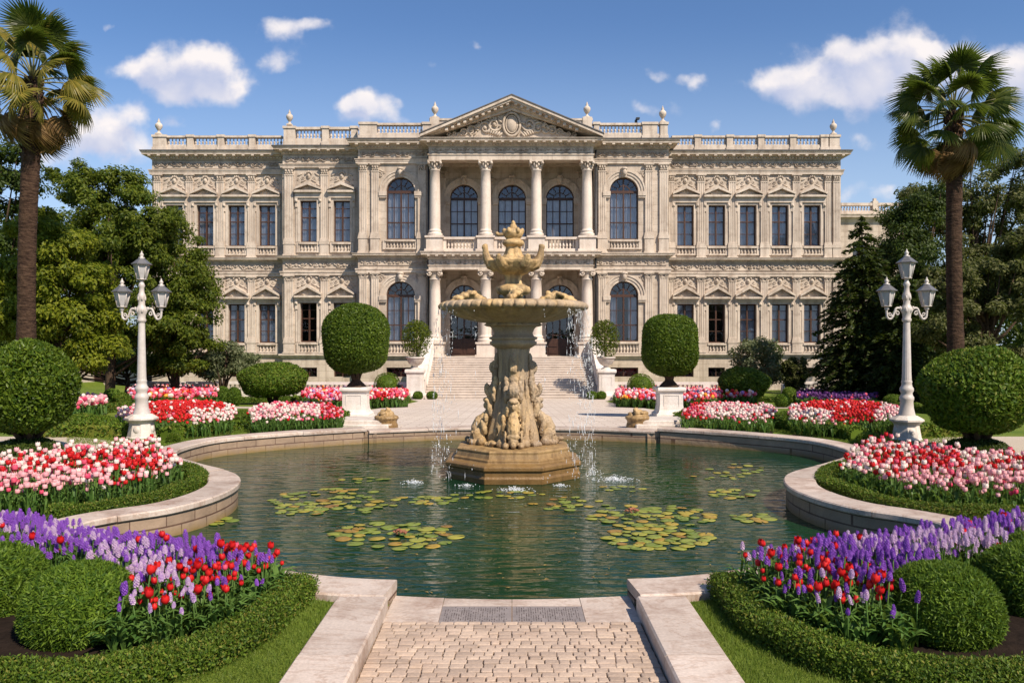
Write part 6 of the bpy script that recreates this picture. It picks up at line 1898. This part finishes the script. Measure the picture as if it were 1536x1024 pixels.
# ---- fan palms ----------------------------------------------------------
def frond_mesh(seed, droop, mats):
    rr = random.Random(seed); mb = MB(); pl = 1.32
    pet = [(pl*i/5, 0, .10*math.sin(PI*i/5)-.03*i/5) for i in range(6)]
    mb.tube(pet, [.03,.026,.022,.018,.016,.014], 5, 1)
    hx, hz = pl, -.03
    nb = 42
    for k in range(nb):
        th = R(-128+256*k/(nb-1))+rr.uniform(-.02,.02)
        L = .80*(.74+.26*math.cos(th/1.7))*rr.uniform(.92,1.06)
        dx, dy = math.cos(th), math.sin(th); px_, py_ = -dy, dx
        rows = []
        for i in range(6):
            s = i/5; w = (.009+.029*min(1,s*2.0))*(1-max(0,(s-.45)/.55))**.8 if i < 5 else .003
            dr = droop*(s**2.3)*L*(1+.25*rr.random())+.10*abs(math.sin(th))*s
            x, y, z = hx+dx*L*s*(1-.2*droop*s), dy*L*s*(1-.25*droop*s), hz-dr
            rows.append(((x-px_*w, y-py_*w, z-.3*w), (x, y, z+.25*w), (x+px_*w, y+py_*w, z-.3*w)))
        vs = [p for r in rows for p in r]
        fs = [q for i in range(5) for q in ((i*3,i*3+1,i*3+4,i*3+3),(i*3+1,i*3+2,i*3+5,i*3+4))]
        mb.add(vs, fs, 0)
    o = mb.build('frond', mats); me = o.data; bpy.data.objects.remove(o); return me
M['petiole'] = plain_mat('palm_petiole', (.16,.15,.045), .5, .4, .3)
FRG = [frond_mesh(i, d, [M['fan_green'], M['petiole']]) for i, d in ((1,.28),(2,.42),(3,.6))]
FRY = [frond_mesh(i, d, [M['fan_gold'], M['petiole']]) for i, d in ((4,.35),(5,.5),(6,.65))]
FRD = [frond_mesh(i, d, [M['fan_dead'], M['fan_dead']]) for i, d in ((7,.5),(8,.7),(9,.8))]
def bark_palm():
    m, nt, b = base_mat('palm_bark', .9, .15)
    p = pos_of(nt, (2,2,9)); n = noise_n(nt, p, 2.2, 6, .65); n2 = noise_n(nt, pos_of(nt), 12, 4)
    c = mix(nt, ramp(nt, n, [(.35,(0,0,0)),(.65,(1,1,1))]), (.024,.013,.009), (.085,.050,.031))
    nt.links.new(mix(nt, .5, c, ramp(nt, n2, [(.3,(.5,.5,.5)),(.7,(1.3,1.3,1.3))]), 'MULTIPLY'), b.inputs['Base Color'])
    nt.links.new(bump_n(nt, math_n(nt,'ADD',n,n2), .9, .05), b.inputs['Normal']); return m
M['palmbark'] = bark_palm()
def palm(label, px_top, px_foot, D, crown_py, tr, gold, seed, scale=1.0, n=54):
    rr = random.Random(seed); X = PX(px_foot, D); g = G(D); Xt = PX(px_top, D); zc = PZ(crown_py, D)
    t = thing('fan_palm', label, 'palm tree', (X, D, g))
    mb = MB(); N = 70; pts = []; rd = []
    for i in range(N):
        s = i/(N-1); z = -.2+(zc-g+.2)*s
        pts.append(((Xt-X)*s**1.5+.02*math.sin(s*9), 0, z)); rd.append(tr*(1.25-.3*min(1,s*3) if s < .33 else .95)*(1+.035*(i % 2)+rr.uniform(-.02,.03)))
    mb.tube(pts, rd, 16)
    rq = random.Random(seed+1)
    # old leaf bases near the head
    for i in range(120):
        a = rq.uniform(0,2*PI); z = zc-g-rq.uniform(.1,2.6 if gold else 1.4); cx = (Xt-X)*((z+.2)/(zc-g+.2))**1.5
        mb.tube([(cx+tr*.9*math.cos(a), tr*.9*math.sin(a), z),(cx+tr*1.2*math.cos(a), tr*1.2*math.sin(a), z+.14)], [.05,.02], 4)
    mb.build('trunk', M['palmbark'], t)
    for i in range(n):
        u = (i+.5)/n
        el = 84-146*u**.72+rr.uniform(-10,10)
        az = i*2.39996+rr.uniform(-.25,.25)
        dead = el < -40; el = -36-rr.uniform(0,38) if dead else el
        if dead: me = FRD[i % 3]
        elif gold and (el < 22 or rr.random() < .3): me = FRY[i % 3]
        else: me = FRG[0 if el > 55 else i % 3]
        o = bpy.data.objects.new('frond', me); COL.objects.link(o); o.parent = t
        o.location = (Xt-X, 0, zc-g-.18+.22*max(-1,math.sin(R(el)))); s = scale*rr.uniform(.9,1.08)*(.92 if dead else 1)
        o.scale = (s, s, s); o.rotation_euler = (rr.uniform(-1.15,1.15) if el < 60 else rr.uniform(-.5,.5), -R(el), az)
    return t
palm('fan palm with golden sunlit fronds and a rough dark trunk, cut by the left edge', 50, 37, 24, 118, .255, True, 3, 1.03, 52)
palm('fan palm with dark green fronds and a brown skirt above the right trees', 1430, 1433, 26, 168, .245, False, 8, 1.03, 54)

# ------------------------------------------------------------------ flower beds
M['red'] = petal_mat('red_petal', (.46,.006,.010), (.64,.018,.014), .2)
M['pink'] = petal_mat('pink_petal', (.80,.34,.38), (.92,.62,.60), .3)
M['rose'] = petal_mat('rose_petal', (.70,.05,.14), (.80,.16,.22), .3)
M['cream'] = petal_mat('cream_petal', (.86,.70,.62), (.90,.80,.72), .3)
M['purple'] = petal_mat('purple_floret', (.150,.035,.33), (.31,.11,.54), .22)
M['lilac'] = petal_mat('lilac_floret', (.38,.20,.50), (.66,.50,.62), .25)
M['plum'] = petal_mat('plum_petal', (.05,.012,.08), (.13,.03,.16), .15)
M['orange'] = petal_mat('orange_petal', (.8,.22,.03), (.85,.45,.05), .25)

def blade(mb, a, L, w, rise, m=0, base=(0,0,0), seg=5, lean=.0):
    dx, dy = math.cos(a), math.sin(a); nx, ny = -dy, dx; rows = []
    for i in range(seg+1):
        s = i/seg; r = L*(s*.45+.55*s*s); z = rise*(math.sin(s*1.9)/.946)
        ww = w*(.55+.9*s)*(1-s)**.55 if i < seg else .0008
        c = Vector((base[0]+dx*r, base[1]+dy*r, base[2]+z))
        rows.append((c+Vector((nx,ny,.35))*ww, c, c+Vector((-nx,-ny,.35))*ww))
    vs = [p for r in rows for p in r]
    mb.add(vs, [q for i in range(seg) for q in ((i*3,i*3+1,i*3+4,i*3+3),(i*3+1,i*3+2,i*3+5,i*3+4))], m, True)
def bloom(mb, z0, h=.068, r=.030, opn=.1, m=0, segs=5):
    for layer in range(2):
        for k in range(3):
            a0 = k*2*PI/3+layer*PI/3; rr_ = r*(1.0 if layer else .93)
            rows = []
            for i in range(segs+1):
                s = i/segs; z = z0+h*s*(1 if layer else 1.04)
                rad = rr_*(math.sin(min(1,s*1.9)*PI/2)*(1-.42*max(0,s-.45)/.55)+opn*s*s)
                half = (1.02*math.sin(min(1,s*1.6+.12)*PI/2))*(1-max(0,(s-.62)/.38)**1.6*.93)
                rows.append([(rad*math.cos(a0+half*q), rad*math.sin(a0+half*q), z-.006*abs(q)*s) for q in (-1,-.5,0,.5,1)])
            vs = [p for r2 in rows for p in r2]
            mb.add(vs, [(i*5+j,i*5+j+1,(i+1)*5+j+1,(i+1)*5+j) for i in range(segs) for j in range(4)], m, True)
def stalk(seed, h, nl, L, w, lean=.03):
    rr = random.Random(seed); mb = MB(); lx, ly = rr.uniform(-lean,lean), rr.uniform(-lean,lean)
    mb.tube([(0,0,-.01),(lx*.3,ly*.3,h*.5),(lx,ly,h)], [.0055,.0045,.004], 5)
    for k in range(nl):
        a = 2*PI*k/nl+rr.uniform(-.5,.5); blade(mb, a, L*rr.uniform(.6,1.1), w*rr.uniform(.8,1.2), h*rr.uniform(.42,.78))
    return mb, (lx, ly, h)
def spike(mb, z0, h, r, rng, m=0, n=58):
    for i in range(n):
        s = (i+.5)/n; a = i*2.39996; z = z0+h*s; q = r*(1-.55*max(0,s-.55)/.45)*(.75+.25*min(1,s*5))
        d = Vector((math.cos(a), math.sin(a), .1)); t = Vector((-math.sin(a), math.cos(a), 0)); u = d.cross(t)
        c = Vector((q*math.cos(a)*.62, q*math.sin(a)*.62, z)); e = .0070*(1-.35*s)*rng.uniform(.85,1.2)
        tip = c+d*q*.20; out = [c+d*q*.42+(t*math.cos(k*PI/2+i)+u*math.sin(k*PI/2+i))*e for k in range(4)]
        mb.add([tuple(tip)]+[tuple(p) for p in out], [(0,1,2),(0,2,3),(0,3,4),(0,4,1)], m)
    mb.lathe([(r*.25,z0),(r*.55,z0+h*.1),(r*.5,z0+h*.7),(.003,z0+h*.98)], 0, 0, 6, m)
def mesh_of(mb, name, mats):
    o = mb.build(name, mats); me = o.data; bpy.data.objects.remove(o); return me
ST = [stalk(i, h, 4, .17, .024) for i, h in enumerate((.30,.33,.36,.28))]
ST_ME = [mesh_of(mb, 'stem', M['stemgreen']) for mb, _ in ST]
BL = {}
for c in ('red','pink','rose','cream'):
    BL[c] = []
    for q in range(2):
        mb = MB(); bloom(mb, -.006, .060+.008*q, .0245+.003*q, (.04,.3)[q]); BL[c].append(mesh_of(mb, 'bloom', M[c]))
HST = []
for i, h in enumerate((.27,.30,.34)):
    mb, top = stalk(40+i, h, 4, .15, .012, .02); HST.append((mesh_of(mb, 'stem', M['stemgreen']), top))
HB = {}
for c in ('purple','lilac'):
    HB[c] = []
    for q in range(3):
        mb = MB(); spike(mb, -.02, .046+.012*q, .0142, random.Random(q)); HB[c].append(mesh_of(mb, 'flower_spike', M[c]))

def scatter(poly, sp, seed, jit=.38):
    rr = random.Random(seed); xs = [p[0] for p in poly]; ys = [p[1] for p in poly]; out = []; row = 0
    y = min(ys)
    while y < max(ys):
        x = min(xs)+(sp/2 if row % 2 else 0)
        while x < max(xs):
            p = (x+rr.uniform(-jit,jit)*sp, y+rr.uniform(-jit,jit)*sp)
            if in_poly(p, poly): out.append(p)
            x += sp
        y += sp*.87; row += 1
    return out
def pix(x, y, z): return 768+x/y*F, 512-(z-H)/y*F
def one_flower(name, stem, head, top, loc, rz, s, lab, cat, grp):
    o = bpy.data.objects.new(name, stem); COL.objects.link(o)
    o.location = loc; o.rotation_euler = (rnd.gauss(0,.06), rnd.gauss(0,.06), rz); o.scale = (s,s,s)
    b = bpy.data.objects.new(head.name.split('.')[0], head); COL.objects.link(b); b.parent = o
    b.location = top; b.rotation_euler = (rnd.gauss(0,.15), rnd.gauss(0,.15), rnd.uniform(0,6))
    tag(o, lab, cat, grp)
class Mass:
    """many small flowers merged into one mesh"""
    def __init__(s, mats): s.mats = mats; s.V = []; s.F = []; s.I = []; s.n = 0
    def put(s, tpl, loc, rz, sc, hm):
        v, f, mi = tpl
        c, q = math.cos(rz)*sc, math.sin(rz)*sc
        w = np.empty_like(v); w[:,0] = v[:,0]*c-v[:,1]*q+loc[0]; w[:,1] = v[:,0]*q+v[:,1]*c+loc[1]; w[:,2] = v[:,2]*sc+loc[2]
        s.V.append(w); s.F.append(f+s.n); s.I.append(np.where(mi == 1, hm, 0)); s.n += len(v)
    def build(s, name):
        o = np_mesh(name, np.concatenate(s.V), np.concatenate(s.F), s.mats, None, np.concatenate(s.I)); return tag(o, kind='stuff')
def template(mbs):
    """[(MB, material slot, offset)] -> quads"""
    V = []; Fq = []; I = []; n = 0
    for mb, sl, off in mbs:
        v = np.array(mb.v)+np.array(off)
        f = [(q if len(q) == 4 else (q[0],q[1],q[2],q[2])) for q in mb.f if len(q) in (3,4)]
        f = [q for q in f if len(set(q)) == 4]+[q for q in f if len(set(q)) == 3]
        V.append(v); Fq += [tuple(i+n for i in q) for q in f]; I += [sl]*len(f); n += len(v)
    return np.array(V[0] if len(V) == 1 else np.concatenate(V)), Fq, np.array(I)
def tri(tp):
    v, f, i = tp; out = []; oi = []
    for q, k in zip(f, i):
        out.append((q[0],q[1],q[2])); oi.append(k)
        if len(set(q)) == 4: out.append((q[0],q[2],q[3])); oi.append(k)
    return v, np.array(out), np.array(oi)
def tulip_tpl(seed, h, segs=3, nl=3):
    mb, top = stalk(seed, h, nl, .15, .022); b = MB(); bloom(b, -.006, .070, .031, .15, segs=segs); return tri(template([(mb,0,(0,0,0)),(b,1,top)]))
def hya_tpl(seed, h):
    mb, top = stalk(seed, h, 3, .15, .012, .02); b = MB(); spike(b, -.02, .054, .0142, random.Random(seed), n=34); return tri(template([(mb,0,(0,0,0)),(b,1,top)]))
def tiny_tpl(seed, h):
    rr = random.Random(seed); mb = MB()
    for k in range(3): blade(mb, rr.uniform(0,6), .13, .03, h*.75, seg=2)
    b = MB(); b.ell((0,0,h), (.042,.042,.042), 5, 4, 0, False); return tri(template([(mb,0,(0,0,0)),(b,1,(0,0,0))]))
TT = [tulip_tpl(60+i, h) for i, h in enumerate((.27,.30,.33,.36))]
HT = [hya_tpl(70+i, h) for i, h in enumerate((.27,.30,.33))]
TY = [tiny_tpl(80+i, h) for i, h in enumerate((.24,.28,.32))]
CM = [M['stemgreen'], M['red'], M['pink'], M['rose'], M['cream'], M['purple'], M['lilac'], M['orange'], M['plum']]
CI = {'red':1,'pink':2,'rose':3,'cream':4,'purple':5,'lilac':6,'orange':7,'plum':8}
CW = {'red':'red','pink':'pale pink','rose':'deep rose','cream':'cream white'}

def edge_dist(p, poly):
    best = 9
    for a, b in zip(poly, poly[1:]+poly[:1]):
        a, b, q = Vector(a), Vector(b), Vector(p); ab = b-a; t = max(0, min(1, (q-a).dot(ab)/ab.length_squared)); best = min(best, (a+ab*t-q).length)
    return best
FRONT = [(-1.63,5.76),(-1.70,5.0),(-1.94,4.62),(-2.22,4.50),(-2.36,4.60),(-2.60,5.12),(-3.0,5.5),(-5.4,5.75),(-5.6,6.95),(-4.3,6.95),(-3.25,6.38),(-2.4,6.02)]
SOIL = [(-1.60,5.78),(-1.66,5.0),(-1.90,4.55),(-2.2,4.32),(-2.7,4.22),(-5.4,4.19),(-5.6,6.95),(-4.3,6.9),(-3.25,6.32),(-2.4,5.98)]
def mound(p):
    p = (-abs(p[0]), p[1])
    return min(.10, edge_dist(p, SOIL)*.25) if in_poly(p, SOIL) else 0.0
BALLS = [(-2.58,4.78,.33),(-3.37,5.2,.30),(-3.72,5.75,.24)]
hy_all = []; tu_all = []
for s, nm in ((-1,'left'),(1,'right')):
    struct(sheet('flower_bed_soil', SOIL if s < 0 else mirror(SOIL), .085, M['soil'], .25, zxy=mound))
    rr = random.Random(100+s)
    for x, y in scatter(FRONT, .045, 17+s):
        if any(math.hypot(x-a, y-b) < r*.93 for a, b, r in BALLS): continue
        px, py = pix(x, y, .3)
        if px < -520: continue
        near = min((Vector((x,y))-Vector(q)).length for q in ((-1.68,5.7),(-1.68,5.4),(-1.72,5.0),(-1.95,4.7),(-2.2,4.5)))
        band = noise.noise(Vector((x*1.3+s*5, y*1.3, 0)))
        isred = (px > 195 and rr.random() < (.27 if near < .46 else .13 if px > 300 else .055)) or (px < 110 and rr.random() < .05)
        if isred:
            # front edge keeps a gap of leaves
            if edge_dist((x,y), FRONT[:6]) < .07 and rr.random() < .5: continue
            tu_all.append((x*-s*1.0 if s > 0 else x, y, 'red' if rr.random() < .93 else 'rose', 'front', nm))
        else:
            if near < .34 and rr.random() < .6:
                tu_all.append((-x if s > 0 else x, y, None, 'front', nm)); continue
            hy_all.append((-x if s > 0 else x, y, 'lilac' if band+rr.uniform(-.3,.3) > .2 else 'purple', nm))
PINK = [(-6.9,8.5),(-5.6,8.52),(-4.8,8.66),(-4.38,9.0),(-4.22,9.7),(-4.25,10.35),(-4.6,11.0),(-5.1,11.6),(-5.5,12.4),(-5.9,12.6),(-6.5,11.6),(-7.3,10.6),(-9.2,9.8),(-9.4,8.6)]
for s, nm in ((-1,'left'),(1,'right')):
    struct(sheet('flower_bed_soil', PINK if s < 0 else mirror(PINK), .012, M['soil'], .8))
    rr = random.Random(200+s)
    for x, y in scatter(PINK, .092, 27+s):
        px, py = pix(x, y, .33)
        if px < -420: continue
        v = rr.random(); nz = noise.noise(Vector((x*1.1+s*3, y*.9, 4)))
        if py > 712 and px < 165: c = 'pink' if v < .80 else 'cream' if v < .9 else 'rose'
        elif py > 700: c = ('red' if v < .42 else 'rose' if v < .58 else 'pink' if v < .80 else 'cream') if nz > -.1 else ('pink' if v < .6 else 'cream' if v < .8 else 'red')
        elif py > 683: c = ('red' if v < .7 else 'rose' if v < .85 else 'cream') if 95 < px < 235 else ('cream' if v < .5 else 'pink' if v < .85 else 'red')
        else: c = 'cream' if v < .40 else 'pink' if v < .68 else 'rose' if v < .84 else 'red'
        tu_all.append((-x if s > 0 else x, y, c, 'pool', nm))
hy_all.sort(key=lambda t: t[1]); 
# 300 hyacinths and about 300 tulips nearest the viewer are objects, the rest are masses
cnt = 0; mass = Mass(CM); rr = random.Random(9)
for x, y, c, nm in hy_all:
    rz = rr.uniform(0,6.28); s = rr.uniform(.74,1.12); z = .08+mound((x,y))
    inframe = -30 < pix(x,y,.3)[0] < 1566
    if cnt < 300 and inframe:
        st, top = HST[rr.randrange(3)]
        w = 'purple' if c == 'purple' else 'pale lilac'
        one_flower('hyacinth', st, HB[c][rr.randrange(3)], top, (x,y,z), rz, s, '%s hyacinth spike among red tulips in the %s front bed' % (w, nm), 'hyacinth', '%s hyacinths in the %s front bed' % (w, nm)); cnt += 1
    else: mass.put(HT[rr.randrange(3)], (x,y,z), rz, s, CI[c])
mass.build('hyacinth_mass')
tf = [t for t in tu_all if t[3] == 'front']; tp = sorted([t for t in tu_all if t[3] == 'pool'], key=lambda t: t[1])
lone = Mass(CM); leafy = MB()
cnt = 0
for x, y, c, w, nm in tf:
    i = rr.randrange(4); rz = rr.uniform(0,6.28); s = rr.uniform(.66,.98)
    if c is None:
        mb = MB(); 
        for k in range(5): blade(mb, rr.uniform(0,6.28), rr.uniform(.10,.2), rr.uniform(.016,.028), rr.uniform(.09,.2), base=(0,0,0))
        lone.put(tri(template([(mb,0,(0,0,0))])), (x,y,.08+mound((x,y))), rz, 1.0, 1); continue
    one_flower('tulip', ST_ME[i], BL[c][rr.randrange(2)], ST[i][1], (x,y,.08+mound((x,y))), rz, s, '%s tulip with grey-green leaves among the hyacinths of the %s front bed' % (CW[c], nm), 'tulip', '%s tulips of the %s front bed' % (CW[c], nm)); cnt += 1
for x, y in scatter(FRONT, .10, 91):
    for sx in (-1, 1):
        mb = MB()
        for k in range(4): blade(mb, rr.uniform(0,6.28), rr.uniform(.08,.16), rr.uniform(.012,.024), rr.uniform(.06,.17))
        if not any(math.hypot(x-a, y-b) < r*.9 for a, b, r in BALLS): lone.put(tri(template([(mb,0,(0,0,0))])), (x*(-sx) if sx > 0 else x, y, .08+mound((x,y))), 0, 1.0, 1)
lone.build('bulb_leaves')
mass = Mass(CM)
for x, y, c, w, nm in tp:
    i = rr.randrange(4); rz = rr.uniform(0,6.28); s = rr.uniform(.76,1.15)
    if cnt < 305 and -20 < pix(x,y,.3)[0] < 1556 and not (y < 9.3 and pix(x,y,.3)[1] > 772):
        one_flower('tulip', ST_ME[i], BL[c][rr.randrange(2)], ST[i][1], (x,y,.008), rz, s, '%s tulip at the front of the %s pink bed by the pool bend' % (CW[c], nm), 'tulip', '%s tulips of the %s pink bed' % (CW[c], nm)); cnt += 1
    else: mass.put(TT[i], (x,y,.008), rz, s, CI[c])
mass.build('tulip_mass')

# middle and far beds: photo outlines of the flower tops
def mid_bed(label, outline, sp, colour, seed, sides=(-1,1), scale=1.0, h=.27):
    for s in sides:
        P = [gp(x, y, h) for x, y in outline]
        cx = sum(p[0] for p in P)/len(P); cy = sum(p[1] for p in P)/len(P)
        struct(sheet('flower_bed_soil', P if s < 0 else mirror(P), .014, M['soil'], 1.0))
        m = Mass(CM); rr = random.Random(seed+s)
        for x, y in scatter(P, sp, seed+s):
            px, py = pix(x, y, G(y)+h); c = colour(px, py, rr, noise.noise(Vector((x*.9+s*7, y*.9, seed))))
            t = (TT if y < 22 else TY)[rr.randrange(3)]
            m.put(t, (x*(-s) if s > 0 else x, y, G(y)+.01), rr.uniform(0,6.28), scale*rr.uniform(.85,1.2), CI[c])
        m.build('bedding_flowers')
def pick(rr, *cw):
    v = rr.random()
    for c, w in cw:
        if v < w: return c
        v -= w
    return cw[-1][0]
def c_l2(px, py, rr, n):
    red = (py < 621 and 215 < px < 335 and n > -.5) or (225 < px < 285 and py < 640)
    if red and rr.random() < .93: return pick(rr, ('red',.93),('rose',.07))
    if px < 225: return pick(rr, ('pink',.5),('cream',.35),('rose',.15))
    return pick(rr, ('cream',.55),('pink',.28),('red',.10),('rose',.07))
mid_bed('', [(172,628),(182,620),(205,612),(238,606),(280,603.5),(322,606),(350,614),(356,624),(345,633),(300,638),(245,636),(200,632)], .125, c_l2, 300)
def c_l3(px, py, rr, n):
    if py < 612.5 or px > 480: return pick(rr, ('red',.35),('rose',.35),('pink',.3))
    return pick(rr, ('cream',.48),('pink',.36),('rose',.09),('red',.07))
mid_bed('', [(370,624),(385,614),(415,608.5),(450,607),(480,609),(503,615),(515,624),(512,631),(470,632),(420,634),(380,634)], .13, c_l3, 310)
far_c = lambda px, py, rr, n: pick(rr, ('rose',.34),('pink',.34),('lilac',.14),('red',.18)) if n < .1 else pick(rr, ('red',.4),('rose',.3),('cream',.15),('orange',.15))
mid_bed('', [(190,590),(200,581.5),(300,581.5),(330,584),(330,594),(250,597),(200,597)], .20, far_c, 320, (-1,), 1.7, .4)
mid_bed('', [(452,594),(455,583),(525,583),(612,584),(612,595),(530,597),(480,598)], .17, far_c, 330, (-1,1), 1.5, .4)
mid_bed('', [(400,594),(405,584),(446,583.5),(446,594)], .18, far_c, 340, (1,), 1.6, .4)
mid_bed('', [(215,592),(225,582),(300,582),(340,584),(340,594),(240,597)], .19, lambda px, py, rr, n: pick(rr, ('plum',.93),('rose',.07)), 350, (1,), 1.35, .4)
mid_bed('', [(105,611),(112,603),(130,599),(158,600),(162,606),(140,611)], .17, lambda px, py, rr, n: pick(rr, ('pink',.5),('rose',.3),('cream',.2)), 360, (-1,), 1.4, .3)
# bright low plants at the foot of the stairs
for px, lab in ((648,'yellow-green cushion plant on the lowest step at the left end of the stairs'), (888,'yellow-green cushion plant on the lowest steps at the right end of the stairs'), (627,'small dark cushion at the foot of the left stair pedestal'), (902,'small dark cushion at the foot of the right stair pedestal')):
    gb('cushion_plant', lab, px, 591, 603, 8 if px in (648,888) else 7, 1500, .09, M['cypress'], D=42.6)

# ------------------------------------------------------------------ grass blades
M['blade'] = leaf_mat('grass_blade', (.085,.145,.016), (.17,.21,.035), .3)
def grass(polys, per_m2, h, w, seed, dz=0.0):
    rr = np.random.default_rng(seed); Vs = []; Fs = []; n0 = 0
    for poly in polys:
        xs = [p[0] for p in poly]; ys = [p[1] for p in poly]; A = (max(xs)-min(xs))*(max(ys)-min(ys)); n = int(A*per_m2)
        p = np.stack([rr.uniform(min(xs),max(xs),n), rr.uniform(min(ys),max(ys),n)], 1)
        p = np.array([q for q in p if in_poly(q, poly)])
        n = len(p)
        if n == 0: continue
        a = rr.uniform(0,2*PI,n); t = np.stack([np.cos(a),np.sin(a)],1)*w; hh = h*rr.uniform(.5,1.25,n); ln = rr.normal(0,.45,(n,2))*hh[:,None]
        g = np.array([G(y) for y in p[:,1]])+dz
        v = np.stack([np.c_[p-t, g], np.c_[p+t, g], np.c_[p+ln, g+hh]], 1).reshape(-1,3)
        Vs.append(v); Fs.append(np.arange(3*n).reshape(n,3)+n0); n0 += 3*n
    o = np_mesh('grass', np.concatenate(Vs), np.concatenate(Fs), M['blade']); return tag(o, kind='stuff')
bank = [(-1.228,1.0),(-1.228,5.606),(-1.70,5.76),(-2.9,6.2),(-5.6,7.4),(-5.6,1.0)]
for s in (-1, 1): struct(sheet('lawn', bank if s < 0 else mirror(bank), .075, M['lawn'], .5))
fg = [(-1.235,3.6),(-1.235,5.58),(-1.62,5.75),(-1.52,5.2),(-1.53,4.8),(-1.7,4.42),(-2.1,4.15),(-2.6,4.05),(-2.6,3.6)]
grass([fg, mirror(fg)], 12000, .03, .0022, 1, .075)
bend = [(-3.86,8.6),(-3.83,9.9),(-4.0,10.6),(-4.35,11.15),(-5.0,12.0),(-5.7,12.7),(-5.95,13.5),(-6.5,13.4),(-5.6,12.4),(-5.05,11.85),(-4.45,11.25),(-4.15,10.4),(-4.0,9.6),(-4.1,8.8)]
back = [gp(x,y) for x, y in ((255,672),(300,661),(367,648.5),(440,643),(520,638),(530,634),(440,640),(367,644),(300,655),(250,664))]
bl = [(-1.75,5.75),(-2.4,6.0),(-3.3,6.4),(-4.3,6.95),(-4.6,7.5),(-3.9,7.0),(-2.9,6.38),(-1.8,5.88)]
grass([bend, mirror(bend), back, mirror(back), bl, mirror(bl)], 3600, .04, .004, 2)
lawn_l = [gp(x,y) for x, y in ((100,665),(190,671),(262,668),(262,658),(200,658),(100,657))]
lawn_m = [gp(x,y) for x, y in ((430,606.5),(520,608.5),(580,607),(606,604),(560,603),(480,603),(430,604))]
grass([lawn_l, mirror(lawn_l)], 1500, .045, .006, 3)
